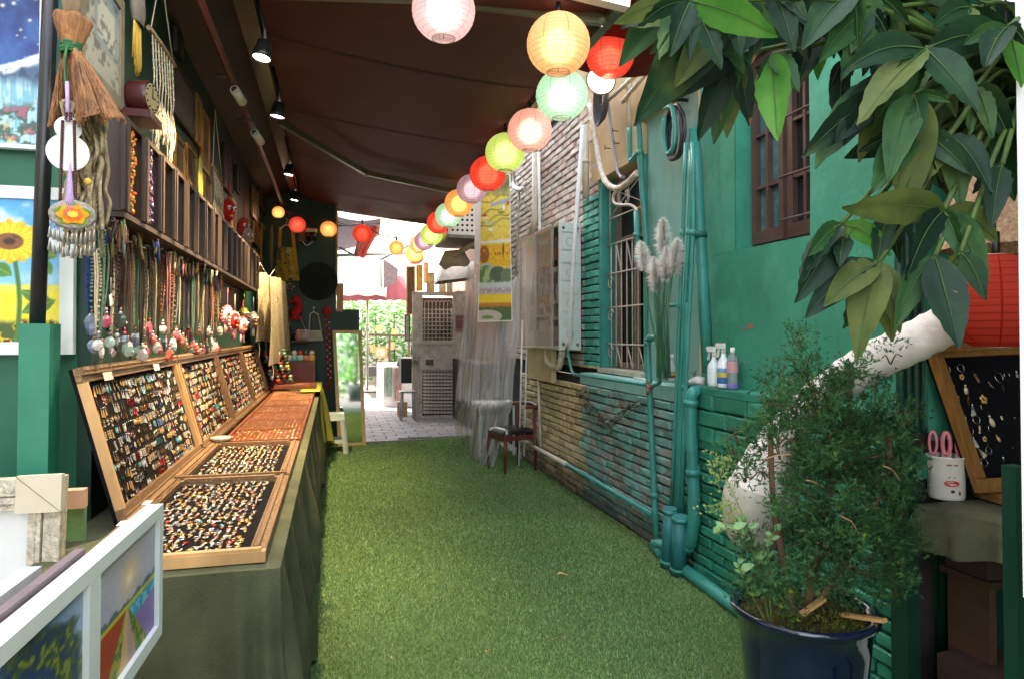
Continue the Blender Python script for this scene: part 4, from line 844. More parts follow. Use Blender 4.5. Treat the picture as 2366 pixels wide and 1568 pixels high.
    for k in range(4):
        q = V((1.62+.09*k, 7.9+.05*(k % 3), 0)); mb = MB(); mb.col = lin([(120, 96, 70), (90, 110, 130), (180, 160, 120), (60, 70, 60), (150, 150, 150)][k % 5]); mb.tube([q, q+V((.04, .1, .5+.12*(k % 4)))], .03, 8); o = single('rolled_canvas', ('tan', 'blue grey', 'straw coloured', 'dark green')[k]+' upright rolled canvas stored behind the plastic sheet', 'canvas roll', mb, vc_matte, 'rolled canvases behind the plastic sheet')
scroll()
# ================================================================== counter, cloth, trays, boards
TZ = .765
m_cloth = mat('olive_cloth', lin((86, 88, 64)), .92, var=.22, scale=7, bump=.6, bscale=180, spec=.15)
def counter():
    t = thing('counter_table', 'long counter table hidden under the olive cloth', 'table', (-.43, 5.4, 0)); w_ = m_darkwood
    mb = MB(); mb.bb((-.76, 2.02, TZ-.04), (-.16, 8.7, TZ-.006)); part(t, 'table_top', mb, w_)
    for y in (2.1, 4.3, 6.5, 8.6):
        for x in (-.70, -.22): mb = MB(); mb.bb((x-.02, y-.02, 0), (x+.02, y+.02, TZ-.041)); part(t, 'leg', mb, w_)
    mb = MB(); y0, y1, xe = 1.97, 8.72, -.135
    hemf = lambda y: .03+.2*abs(math.sin(y*1.9+.4))**2+.02*mnoise.noise((y*2, 0, 3))
    def front(u, v):
        y = lerp(y0, y1, u); d = 1-v; f = (.036*math.sin(y*13+1.6*math.sin(y*3.1))+.024*math.sin(y*31+2*d+math.sin(y*4))+.03*mnoise.noise((y*4, d*1.2, 0)))*min(1, d*1.8)
        z = lerp(TZ, hemf(y), d); near = math.exp(-((y-y0)/.10)**2); return V((xe+.022*d+f+.012*near*d, y-.06*near*d, z))
    mb.grid(lambda u, v: front(u, v), 330, 18)
    def top(u, v): x = lerp(-.80, xe, u); y = lerp(y0, y1, v); return V((x, y, TZ+.002*mnoise.noise((x*9, y*6, 1))-(.004 if u > .97 else 0)))
    mb.grid(top, 24, 120)
    def end(u, v):
        x = lerp(-.80, xe, u); d = 1-v; c = max(0, (u-.72)/.28); f = .014*math.sin(x*17+2*d)*d+c*.06*math.sin(c*19)*min(1, d*1.6)
        p = V((x+.03*d*u+.02*d*c, y0-.02*d-f-.06*d*c, lerp(TZ, .03, d))); q = front(0, v); return p*(1-c**6)+q*c**6
    mb.grid(end, 70, 18)
    single('tablecloth', 'long olive cloth covering the jewellery counter down to the carpet', 'tablecloth', mb, m_cloth)
    mb = MB()
    def lime(u, v):
        y = lerp(7.25, 8.78, u); d = 1-v; f = .03*math.sin(u*24+d)*d+.02*math.sin(u*55)*d; return V((-.125+.13*math.sin(math.pi*min(1, u*1.1))*d**.7+f, y+.05*d*u, lerp(TZ+.055, .10+.10*math.sin(u*3+1.5)+.1*(1-u), d)))
    mb.grid(lime, 60, 16); mb.grid(lambda u, v: V((lerp(-.32, -.125, v), lerp(7.25, 8.78, u), TZ+.055)), 20, 3)
    single('lime_cloth', 'yellow green cloth draped over the far end of the counter', 'cloth', mb, mat('lime_cloth', lin((150, 148, 62)), .85, var=.1, scale=10, bump=.15, bscale=200, spec=.2))
counter()
# ---- earrings
GOLD, SILV, CREAM = lin((206, 160, 86)), lin((190, 188, 182)), lin((200, 184, 156))
PALN = [('gold', GOLD, .26), ('silver', SILV, .28), ('cream', CREAM, .10), ('bronze', lin((128, 96, 64)), .18), ('red', lin((190, 36, 36)), .06), ('teal', lin((70, 170, 170)), .05), ('pink', lin((216, 140, 140)), .05), ('black', lin((26, 26, 30)), .04), ('blue', lin((60, 90, 150)), .03), ('olive', lin((140, 136, 60)), .01)]
def ear(kind, c):
    """hangs from the origin, shown flat in the y-z plane; every shape under about 90 faces"""
    mb = MB(); met = GOLD if kind % 2 else SILV
    def wire(a, b): mb.mi = 0; mb.col = met; mb.bar(a, b, .0012)
    wire((0, 0, 0), (0, 0, -.010)); Z = -.010
    if kind == 0: mb.mi = 0; mb.col = c; mb.torus((0, 0, Z-.013), .0125, .0016, (1, 0, 0), 14, 4)
    elif kind == 1: mb.mi = 1; mb.col = c; mb.ball((0, 0, Z-.003), .0035, 6, 4); mb.ball((0, 0, Z-.018), .007, 8, 5, (.7, 1, 1.7))
    elif kind == 2:
        mb.mi = 0; mb.col = met; mb.ball((0, 0, Z), .004, 6, 4); mb.mi = 1; mb.col = c
        for k in range(7): mb.bar((0, 0, Z-.003), (0, (k-3)*.0028, Z-.034), .0022)
    elif kind == 3: mb.mi = 0; mb.col = c; mb.disc((.001, 0, Z-.013), .013, (1, 0, 0), 12); mb.torus((0, 0, Z-.013), .0125, .0014, (1, 0, 0), 12, 4); mb.mi = 1; mb.col = CREAM; mb.ball((.001, 0, Z-.013), .005, 6, 4)
    elif kind == 4:
        for k in range(4): mb.mi = 1; mb.col = c if k % 2 == 0 else CREAM; mb.ball((0, 0, Z-.004-.0085*k), .0042, 6, 4)
    elif kind == 5:
        for k in range(5): a = k*1.2566; mb.mi = 1; mb.col = c; mb.ball((0, .007*math.cos(a), Z-.012+.007*math.sin(a)), .0052, 6, 3, (.4, 1, 1))
        mb.mi = 0; mb.col = GOLD; mb.ball((.003, 0, Z-.012), .003, 5, 3)
    elif kind == 6: mb.mi = 1; mb.col = c; mb.box((0, 0, Z-.02), (.0025, .009, .034)); mb.mi = 0; mb.col = met; mb.box((.0015, 0, Z-.012), (.001, .006, .006))
    else:
        mb.mi = 0; mb.col = c; mb.add([(0, 0, Z), (.001, -.008, Z-.016), (.0015, 0, Z-.034), (.001, .008, Z-.016), (-.001, 0, Z-.016)], [(0, 1, 4), (1, 2, 4), (2, 3, 4), (3, 0, 4)]); wire((0, 0, Z), (.001, 0, Z-.034))
    return mb
EN = ['hoop', 'teardrop', 'tassel', 'disc', 'bead string', 'flower', 'bar', 'leaf']
ECACHE = {}
def ear_mesh(kind, ci):
    k = (kind, ci)
    if k not in ECACHE: mb = ear(kind, PALN[ci][1]); ECACHE[k] = (mb, mb.mesh('earring', [vc_metal, vc_gloss]))
    return ECACHE[k]
EARS = []     # (distance, place matrix, kind, colour, where)
WTS = [p[2] for p in PALN]
def pick(): return R.choices(range(8), [3.5, 2.5, 2.5, 1.2, 3.5, 1.2, 2, 2.5])[0], R.choices(range(10), WTS)[0]
def board(y0, y1, name, rows=11, k=0):
    bx, bz, tx, tz = -.665, TZ+.015, -.812, 1.288
    BLp, BRp, TLp, TRp = V((bx, y0, bz)), V((bx, y1, bz)), V((tx, y0+.02, tz)), V((tx, y1+.02, tz))
    t = thing('earring_board', name, 'display board', (bx, (y0+y1)/2, TZ), 'upright earring boards')
    upv = (TLp-BLp).normalized(); nrm = V((0, 1, 0)).cross(upv).normalized(); nrm = nrm if nrm.x > 0 else -nrm
    mb = MB(); mb.slab(BLp, BRp, TRp, TLp, -nrm*.012); part(t, 'velvet_panel', mb, m_velvet)
    w_ = .05
    for a, b, i, mm in ((TLp, TRp, 0, m_gold), (BLp, BRp, 1, m_gold), (BLp, TLp, 2, m_wood if k == 0 else m_gold), (BRp, TRp, 3, m_wood if k == 0 else m_gold)):
        inw = (-upv if i == 0 else upv if i == 1 else V((0, 1, 0)) if i == 2 else V((0, -1, 0))); e = (b-a).normalized(); ww = w_ if i < 2 else .028
        mb = MB(); o1, o2 = (w_*.0, w_*.0) if i < 2 else (w_+.001, -w_-.001); A, B = a+e*o1, b+e*o2
        mb.slab(A, B, B+inw*ww*.55, A+inw*ww*.55, nrm*.030); mb.slab(A+inw*(ww*.55+.0005), B+inw*(ww*.55+.0005), B+inw*ww, A+inw*ww, nrm*.020)
        if i < 2:
            n = int((b-a).length/.022)
            for j in range(n): mb.ball(A+(B-A)*((j+.5)/n)+inw*ww*.27+nrm*.03, .008, 5, 3, (.6, 1.1, .8))
        part(t, 'frame_side', mb, mm)
    if k == 0:
        for f in (.12, .62):
            p = TLp+(TRp-TLp)*f-upv*.03+nrm*.0315; mb = MB(); mb.slab(p, p+V((0, .10, 0)), p+V((0, .10, 0))-upv*.03, p-upv*.03, nrm*.001); part(t, 'clear_tape', mb, mat('tape', lin((170, 170, 160)), .2))
    H = (TLp-BLp).length-2*w_; L_ = y1-y0-.08; n = int(L_/.023)
    M0 = Matrix((( nrm.x, 0, upv.x), (nrm.y, 1, upv.y), (nrm.z, 0, upv.z))).to_4x4()
    for r in range(rows):
        i = 0
        while i < n:
            kd, ci = pick()
            for rep in range(R.choice((2, 2, 2, 4))):
                if i >= n: break
                if R.random() < .14: i += 1; continue
                p = BLp+upv*(w_+H-.012-r*H/rows)+V((0, .045+i*.023+R.uniform(-.003, .003), 0))+nrm*.003
                s = R.uniform(.72, 1.0); M = Matrix.Translation(p) @ M0 @ Matrix.Rotation(R.gauss(0, .12), 4, 'X') @ Matrix.Scale(s, 4)
                EARS.append(((p-CP).length, M, kd, ci, (r, i, name, 'board'))); i += 1
board(2.47, 3.84, 'framed upright earring board with taped top rail by the green corner', k=0)
board(3.87, 5.05, 'framed upright earring board second along the counter', k=1)
board(5.08, 6.35, 'framed upright earring board third along the counter', k=2)
board(6.38, 7.6, 'framed upright earring board furthest along, below the plush masks', k=3)
def tray(y0, y1, name, front=False, dens=.019):
    x0, x1 = -.652, -.178; z = TZ+.004
    t = thing('display_tray', name, 'display tray', ((x0+x1)/2, (y0+y1)/2, z), 'flat black earring trays')
    mb = MB(); mb.bb((x0+.02, y0+.02, z), (x1-.02, y1-.02, z+.012)); part(t, 'velvet_bed', mb, m_velvet)
    for (a, b, c, d, mm) in ((x0, x0+.052, y0+.03, y1, m_gold), (x1-.045, x1, y0+.03, y1, m_gold), (x0+.0525, x1-.0455, y1-.035, y1, m_gold), (x0, x1, y0, y0+.029, m_wood if front else m_gold)):
        s = MB(); s.bb((a, c, z), (b, d, z+.03)); wdt = min(b-a, d-c)
        s.bb((a+.012, c+.004, z+.0302), (b-.02 if b-a < .1 else b-.012, d-.004, z+.038))
        if b-a < .1:
            n = int((d-c)/.02)
            for j in range(n): s.ball((a+.01 if a > -.4 else b-.01, c+(j+.5)*(d-c)/n, z+.03), .007, 5, 3)
        part(t, 'frame_side', s, mm)
    if front:
        for yy in (y0+.35, y0+.62): s = MB(); s.bb((x0+.004, yy, z+.0385), (x0+.035, yy+.055, z+.0395)); part(t, 'price_tag', s, m_white)
    n = int((y1-y0-.08)/dens); m = 13
    for j in range(n):
        for i in range(m):
            kd, ci = pick(); 
            if R.random() < .5: ci = R.choice((0, 1, 3, 0, 1, 2))
            if R.random() < .13: continue
            p = V((x0+.085+i*(x1-x0-.15)/m+R.uniform(-.006, .006), y0+.045+j*dens+R.uniform(-.004, .004), z+.016))
            s = R.uniform(.6, .95); M = Matrix.Translation(p) @ Matrix.Rotation(R.gauss(math.pi/2, .13), 4, 'Z') @ Matrix.Rotation(-math.pi/2, 4, 'Y') @ Matrix.Scale(s, 4)
            EARS.append(((p-CP).length, M, kd, ci, (j, i, name, 'tray')))
tray(2.02, 3.09, 'near flat earring tray with pale wooden front edge and price tags', True)
tray(3.12, 4.06, 'second flat earring tray glittering under the spotlight')
def place_ears():
    EARS.sort(key=lambda e: e[0]); rest = MB(); short = {'board': 'framed board by the green corner', 'tray': 'near flat tray'}
    for n, (d, M, kd, ci, (r, i, nm, wh)) in enumerate(EARS):
        mb, me = ear_mesh(kd, ci)
        if n < 190:
            o = link('earring', me); o.matrix_world = M
            place = {'board': 'framed board by the green corner', 'tray': 'near flat tray'}[wh] if ('green corner' in nm or 'near flat' in nm) else {'board': 'second framed board', 'tray': 'second flat tray'}[wh]
            o['label'] = f'{PALN[ci][0]} {EN[kd]} earring, {ordn(r)} row, {ordn(i)} along, {place}'; o['category'] = 'earring'; o['group'] = 'earrings shown on the counter'
        else:
            A = np.array([(*v, 1) for v in mb.v]) @ np.array(M).T; o0 = len(rest.v); rest.v += [tuple(a[:3]) for a in A]; rest.c += mb.c; rest.m += mb.m; rest.s += mb.s; rest.f += [tuple(i+o0 for i in f) for f in mb.f]
    if rest.v: o = single('earrings', None, None, rest, [vc_metal, vc_gloss], None, 'stuff'); o['label'] = 'many small earrings further along the counter'
# ---- wooden ring trays
def ring_trays():
    m = mat('orange_wood', lin((126, 64, 34)), .35, var=.25, scale=10, stretch=(1, 4, 1))
    y = 4.12; k = 0
    while y < 8.1:
        L_ = .48; x0, x1 = -.60+.0*k, -.178; z = TZ+.005+(.055 if y > 7.2 else 0); t = thing('ring_tray', f'orange wooden ring tray, {ordn(k)} beyond the flat earring trays', 'ring tray', ((x0+x1)/2, y+L_/2, z), 'wooden ring trays on the counter')
        mb = MB(); mb.bb((x0, y, z), (x1, y+L_, z+.012)); part(t, 'tray_base', mb, m)
        for a, b, c, d in ((x0, x0+.015, y, y+L_), (x1-.015, x1, y, y+L_), (x0+.0155, x1-.0155, y, y+.013), (x0+.0155, x1-.0155, y+L_-.013, y+L_)): s = MB(); s.bb((a, c, z+.0125), (b, d, z+.034)); part(t, 'rim', s, m)
        n = 9; s = MB()
        for j in range(n): s.bb((x0+.018, y+.03+j*.049, z+.0125), (x1-.018, y+.048+j*.049, z+.026))
        part(t, 'divider', s, m, 'stuff')
        s = MB()
        for j in range(n):
            for i in range(16):
                if R.random() < .25: continue
                s.col = R.choice((GOLD, SILV, GOLD, CREAM)); s.torus((x0+.035+i*.024, y+.052+j*.049, z+.024), .008, .0018, (0, 1, .5), 8, 3)
        o = part(t, 'ring', s, vc_metal, 'stuff'); y += L_+.02; k += 1
    p = V((-.60, 4.1, TZ+.046)); mb = MB(); mb.lathe([(.001, 0), (.05, 0), (.055, .012), (.055, .02), (.001, .021)], 18, Matrix.Translation(p)); single('ring_dish', 'small round pale dish at the corner of the flat trays', 'dish', mb, mat('pale_dish', lin((190, 180, 160)), .3))
ring_trays(); place_ears()
# ================================================================== necklaces
def necklaces():
    rng = random.Random(21); cords = [((50, 64, 130), 'blue'), ((150, 140, 110), 'beige'), ((110, 84, 62), 'walnut'), ((176, 162, 134), 'ecru'), ((70, 52, 44), 'umber'), ((60, 44, 38), 'dark brown'), ((110, 140, 120), 'sage'), ((150, 100, 60), 'tan'), ((70, 110, 100), 'teal'), ((206, 186, 160), 'cream'), ((90, 66, 60), 'brown'), ((120, 124, 140), 'slate'), ((170, 156, 120), 'sand'), ((104, 60, 70), 'plum'), ((180, 110, 110), 'rose'), ((120, 116, 60), 'olive'), ((40, 40, 44), 'black')]
    pens = [((214, 204, 196), 'white stone'), ((170, 90, 76), 'red brown stone'), ((196, 90, 110), 'pink stone'), ((90, 96, 90), 'grey stone'), ((190, 210, 196), 'pale jade'), ((120, 130, 150), 'blue grey stone'), ((210, 180, 190), 'blush stone'), ((120, 96, 70), 'wooden')]
    xs = list(np.concatenate([np.linspace(204, 300, 12), np.linspace(309, 420, 15), np.linspace(427, 505, 14)]))
    for i, x in enumerate(xs):
        cc, cn = cords[0] if i == 0 else rng.choice(cords[1:]); pc, pn = pens[5] if i == 0 else rng.choice(pens); X = XL+.03+rng.random()*.055
        y = onX(x, 600, X).y; zt = (1.70 if i < 3 else 1.775+.016*(y-2.7))+rng.uniform(-.02, .015); zb = 1.355+rng.uniform(-.03, .05)+(.0 if i % 4 else .08)-(.0 if y < 3 else .015)
        t = thing('necklace', f'{cn} cord necklace with {pn} pendant, {ordn(i)} from the black pole', 'necklace', (X, y, zt), 'necklaces hanging in a row on the green wall')
        ns = rng.choice((1, 1, 2, 2)) if i else 3; mb = MB(); mb.col = lin(cc); wd = rng.uniform(.008, .02)
        for k in range(ns):
            for sg in (-1, 1):
                o = V((rng.uniform(-.006, .006), rng.uniform(-.006, .006), 0)); top = V((X, y+sg*.004, zt))+o; mid = V((X+.006, y+sg*(wd+.004*k), (zt+zb)/2))+o; end = V((X+.004, y+sg*.003, zb+.02))
                c = bez([top, lerp(top, mid, .5)+V((.004, sg*.004, 0)), mid, end], 3)
                if rng.random() < .25:
                    for p_ in bez(c, 2)[::1]: mb.ball(p_, .0045, 5, 3)
                else: mb.tube(c, rng.uniform(.0022, .004), 5)
        part(t, 'cord', mb, vc_matte)
        mb = MB(); mb.col = tuple(.8*a for a in lin(cc)); mb.tube([(X-.03-rng.random()*.0, y, zt+.004), (X+.02, y, zt+.002)], .0035, 5); part(t, 'peg', mb, m_iron)
        if rng.random() < .55:
            mb = MB()
            for k in range(rng.randint(4, 9)): mb.col = lin(rng.choice(cords)[0]); a = V((X+rng.uniform(0, .03), y+rng.uniform(-.02, .02), zt+rng.uniform(-.015, .02))); mb.tube(bez([a, a+V((.012, rng.uniform(-.03, .03), rng.uniform(-.02, .03))), a+V((.012, rng.uniform(-.04, .04), rng.uniform(-.10, -.03)))], 3), rng.uniform(.003, .006), 5)
            part(t, 'knotted_end', mb, vc_matte)
        mb = MB(); mb.col = lin(pc); q = V((X+.01, y, zb)); s = rng.uniform(.016, .026)*(1.3 if i == 0 else 1)
        M = Matrix.Translation(q-V((0, 0, s))) @ Matrix.Rotation(rng.random()*6, 4, 'Z') @ Matrix.Diagonal((.6, 1, rng.uniform(1, 1.7), 1)); ph = rng.random()*9
        mb.lathe([(max(1e-4, s*math.sin(math.pi*j/5)), s*math.cos(math.pi*j/5)) for j in range(6)][::-1], 7, M, False, lambda a, z: 1+.3*math.sin(2*a+ph+z*90)); part(t, 'pendant', mb, vc_gloss)
        mb = MB(); mb.col = lin(rng.choice(pens)[0]); mb.ball(q+V((.0, .0, .008)), .009, 6, 4); mb.col = lin(rng.choice(pens)[0]); mb.ball(q+V((0, .004, .024)), .006, 6, 4); part(t, 'bead', mb, vc_gloss)
    p = onX(256, 693, XL+.09); mb = MB(); mb.box(p, (.002, .028, .04), Matrix.Rotation(.3, 3, 'X')); mb.tube([p+V((0, 0, .02)), p+V((0, 0, .08))], .001, 4); single('price_tag', 'small white paper tag hanging among the necklaces', 'tag', mb, m_white)
    # carved pegs lintel
    mb = MB(); mb.bb((XL+.001, 2.8, 1.79), (XL+.016, 7.4, 1.812)); single('peg_rail', 'thin dark green rail holding the necklaces under the shelf', 'rail', mb, m_dgreen)
necklaces()
# ================================================================== plush masks
def plush_mask(p, s, c1, c2, label, tails=True):
    t = thing('plush_mask', label, 'plush mask', p, 'plush lion masks on the wall'); f = V((.85, -.5, -.1)).normalized(); q = f.to_track_quat('Z', 'Y').to_matrix().to_4x4(); M = Matrix.Translation(p) @ q
    def at(x, y, z): return M @ V((x*s, y*s, z*s))
    mb = MB(); mb.col = lin(c1); mb.ball((0, 0, 0), 1, 16, 9); mb.v = [tuple(at(v[0]*.9, v[1]*1.05, v[2]*.55)) for v in mb.v]; part(t, 'face', mb, vc_matte)
    mb = MB(); mb.col = lin(c2)
    for k in range(16): a = k*6.283/16; c = at(.92*math.cos(a), 1.05*math.sin(a), 0); mb.ball(c, .2*s, 6, 4)
    part(t, 'mane', mb, vc_matte)
    for sg in (-1, 1):
        mb = MB(); mb.col = lin((236, 230, 220)); mb.ball(at(.36*sg, .3, .48), .24*s, 8, 5); mb.col = lin((16, 14, 14)); mb.ball(at(.36*sg, .28, .62), .14*s, 8, 5); part(t, 'eye', mb, vc_gloss)
    mb = MB(); mb.col = lin((206, 60, 50)); mb.ball(at(0, -.1, .58), .16*s, 8, 5, (1, 1, .8)); mb.col = lin((220, 170, 60)); mb.ball(at(0, -.5, .5), .3*s, 10, 5, (1, 1, .4)); part(t, 'muzzle', mb, vc_gloss)
    mb = MB(); mb.col = lin(c2); mb.tube([at(0, 1.1, 0), at(0, 1.1, 0)+V((0, 0, 2.2*s))], .05*s, 5); part(t, 'loop', mb, vc_matte)
    if tails:
        for sg in (-1, 0, 1):
            mb = MB(); mb.col = lin(R.choice((c1, c2, (230, 226, 220)))); a = at(.3*sg, -1.1, .1); mb.lathe([(.05*s, 0), (.1*s, -.3*s), (.13*s, -1.1*s), (.001, -1.1*s)][::-1], 8, Matrix.Translation(a)); part(t, 'tassel', mb, vc_matte)
def masks():
    for x, y, X, s, c1, c2, lb in ((524, 728, -.72, .058, (232, 200, 196), (226, 130, 140), 'big pale pink plush mask hanging at the front of its bunch'), (541, 742, -.66, .056, (206, 44, 44), (230, 190, 190), 'red plush mask behind the big pale pink one'),
                                 (560, 752, -.62, .054, (236, 190, 190), (206, 70, 80), 'rose plush mask with long tassels low in the bunch'), (563, 728, -.70, .052, (150, 150, 60), (110, 120, 50), 'olive plush mask at the back of the bunch'), (584, 740, -.66, .06, (140, 128, 110), (110, 120, 130), 'grey plush mask last of the bunch'),
                                 (526, 487, -.80, .075, (200, 36, 34), (196, 40, 36), 'red plush mask high on the wall before gilt frames'), (562, 526, -.80, .075, (190, 44, 46), (160, 60, 70), 'red plush mask high on the wall after gilt frames'), (572, 548, -.76, .07, (150, 130, 134), (170, 150, 150), 'grey plush mask pressed against the second high red one')):
        plush_mask(onX(x, y, X), s, c1, c2, lb, y > 600)
masks()
# ================================================================== shelf rack
def rack():
    z0, z1, x0, x1, y0, y1 = 1.825, 2.20, XL+.002, -.735, 2.74, 7.25; t = thing('shelf_rack', 'long dark brown compartment rack running along the wall above the necklaces', 'shelf', (-.8, 5, z0)); m = mat('rack_wood', lin((64, 50, 42)), .5, var=.3, scale=14, stretch=(1, 1, .15))
    mb = MB(); mb.bb((x0, y0, z0), (x1, y1, z0+.02)); part(t, 'bottom_board', mb, m)
    mb = MB(); mb.bb((x0, y0, z1-.02), (x1, y1, z1)); part(t, 'top_board', mb, m)
    mb = MB(); mb.bb((x0, y0, z0+.021), (x0+.008, y1, z1-.021)); part(t, 'back_board', mb, m_darkwood)
    n = 17; W = (y1-y0)/n
    for i in range(n+1):
        y = y0+i*W; mb = MB(); mb.bb((x0+.009, y-.01, z0+.021), (x1-.002, y+.01, z1-.021)); mb.bb((x1-.001, y-.034, z0+.021), (x1+.012, y+.034, z1-.021)); mb.bb((x1+.0125, y-.02, z0+.021), (x1+.018, y-.004, z1-.021)); part(t, 'divider', mb, m)
    mm = bpy.data.materials.new('mirror'); mm.use_nodes = True; b = mm.node_tree.nodes['Principled BSDF']; b.inputs['Metallic'].default_value = 1; b.inputs['Roughness'].default_value = .04; b.inputs['Base Color'].default_value = (.85, .87, .85, 1); MATS['mirror'] = mm
    for i in range(4, n):
        y = y0+i*W; mb = MB(); mb.slab((x0+.06, y+.04, z0+.024), (x0+.02, y+W-.04, z0+.024), (x0+.02, y+W-.04, z1-.024), (x0+.06, y+.04, z1-.024), (-.004, -.004, 0)); part(t, 'mirror_pane', mb, mm)
    for i, (c, nm) in enumerate((((206, 130, 40), 'amber'), ((110, 80, 110), 'purple'))):
        y = y0+(i+.5)*W; mb = MB(); mb.col = lin(c)
        for k in range(3):
            for j in range(30): mb.col = tuple(v*R.uniform(.5, 1.4) for v in lin(c)); mb.ball((x1-.012+R.uniform(-.008, .008), y-.02+.02*k+R.uniform(-.006, .006), z0+.04+j*.0105), R.uniform(.006, .0095), 5, 3)
        single('bead_strand', f'thick hank of {nm} beads hanging in the shelf rack', 'bead hank', mb, vc_gloss, 'bead hanks in the rack')
rack()
# ================================================================== framed pictures
def framed(name, label, TL, TR, BL, BR, w_, back, mfr, fn=None, nu=24, nv=30, cat='picture', group=None, mpic=None, mount=0):
    TL, TR, BL, BR, back = V(TL), V(TR), V(BL), V(BR), V(back); c = (BL+BR)/2; t = thing(name, label, cat, c, group)
    rt = (TR-TL).normalized(); up = (TL-BL).normalized()
    iTL, iTR, iBL, iBR = TL+rt*w_-up*w_, TR-rt*w_-up*w_, BL+rt*w_+up*w_, BR-rt*w_+up*w_
    for a, b, c_, d in ((TL, TR, iTR, iTL), (iBL, iBR, BR, BL), (TL, iTL, iBL, BL), (iTR, TR, BR, iBR)):
        mb = MB(); mb.slab(d, c_, b, a, back); part(t, 'frame_side', mb, mfr)
    k = back*.35; mb = MB()
    if fn:
        canvas(mb, iTL+k, iTR+k, iBL+k, iBR+k, fn, nu, nv); part(t, 'picture', mb, mat('oil_paint', attr=True, rough=.5, var=.06, scale=80, bump=.15, bscale=160))
    else: mb.quad(iBL+k, iBR+k, iTR+k, iTL+k); part(t, 'picture', mb, mpic)
    return t
def wallf(x0, x1, yt, yb, label, mfr, w_=.025, fn=None, mpic=None, X=None, group='framed pictures along the shop wall', th=.022, cat='picture'):
    """frame on the long wall; yt, yb are read at its nearer edge x0"""
    X = X or XL+.03; A = onX(x0, yt, X); B = onX(x0, yb, X); C = onX(x1, yt, X); y0, y1 = A.y, C.y
    return framed('picture_frame', label, (X, y0, A.z), (X, y1, A.z), (X, y0, B.z), (X, y1, B.z), w_, (-th, 0, 0), mfr, fn, cat=cat, group=group, mpic=mpic)
def sketch(u, v):
    p = Pic(u, v); n = fbm(u, v, 12, 3); p.put(np.ones_like(u), (170, 166, 152)); p.put(st(v-.8, .05), (120, 134, 150)); p.put(st(.35-np.abs(u-.62), .02)*st(.3-np.abs(v-.62), .02), (140, 146, 146)); p.put(st(.25-np.abs(u-.62), .02)*st(.2-np.abs(v-.62), .02), (190, 188, 176))
    p.put(st(n-.62, .03)*.7, (80, 80, 78)); p.put(st(.012-np.abs(v-.45+.2*(u-.5)), .01), (90, 90, 86)); return p.c
def dimpic(seed, a, b):
    def f(u, v): p = Pic(u, v); n = fbm(u, v, 8, seed); p.put(np.ones_like(u), a); p.put(n, b); p.put(st(n-.6, .1)*.6, tuple(.5*x for x in a)); return p.c
    return f
def wall_pictures():
    gm = mat('gilt', lin((176, 128, 60)), .3, metal=.6, var=.3, scale=40); gb = mat('grey_beige_frame', lin((132, 122, 104)), .5, var=.2); dk = mat('espresso_frame', lin((48, 34, 28)), .45, var=.2)
    wallf(190, 291, -150, 160, 'large grey framed bicycle sketch high behind the straw cape', gb, .045, sketch, X=XL+.07)
    L_ = [(405, 452, 132, 262, 'espresso framed grey sketch high beside the beaded macrame', dk, .03, dimpic(1, (96, 88, 78), (64, 58, 54))), (456, 468, 215, 330, 'narrow gilt framed picture high on the wall', gm, .02, dimpic(2, (150, 110, 60), (100, 60, 40))), (470, 487, 250, 390, 'tall gilt framed picture beside the paddle fan', gm, .025, dimpic(3, (150, 96, 54), (96, 40, 34))),
          (408, 430, 308, 395, 'gilt edged picture just above the rack', gm, .02, dimpic(4, (92, 66, 46), (60, 44, 36))), (433, 457, 330, 420, 'second gilt edged picture just above the rack', gm, .02, dimpic(5, (84, 62, 46), (56, 42, 34))), (474, 490, 400, 476, 'small gilt picture under the tall gilt one', gm, .018, dimpic(6, (120, 90, 60), (80, 50, 36))),
          (536, 546, 455, 540, 'gilt framed picture between the two high red masks', gm, .03, dimpic(7, (120, 80, 40), (90, 60, 40))), (520, 540, 330, 430, 'brown beaded picture in shade near the soffit', dk, .02, dimpic(8, (70, 44, 36), (40, 28, 26))), (585, 598, 425, 500, 'gilt framed picture before the dark box frame', gm, .04, dimpic(9, (90, 66, 44), (60, 44, 30))),
          (600, 636, 400, 475, 'wide espresso box frame reaching over the amber lantern', dk, .03, dimpic(10, (80, 62, 50), (60, 46, 40))), (588, 602, 510, 560, 'small gilt picture under the dark box frame', gm, .035, dimpic(11, (200, 130, 70), (110, 70, 40))), (606, 618, 515, 640, 'tall gilt picture by the lace hanging', gm, .03, dimpic(12, (110, 80, 50), (70, 50, 40))), (590, 604, 575, 650, 'lowest gilt picture by the lace hanging', gm, .03, dimpic(13, (110, 70, 50), (80, 50, 40))),
          (410, 425, 60, 120, 'small dark frame under the soffit', dk, .02, dimpic(14, (60, 54, 50), (40, 36, 34))), (548, 556, 380, 440, 'dark narrow frame above the second red mask', dk, .02, dimpic(15, (70, 50, 40), (50, 36, 30)))]
    for x0, x1, a, b, lb, m, w_, fn in L_: wallf(x0, x1, a, b, lb, m, w_, fn)
wall_pictures()
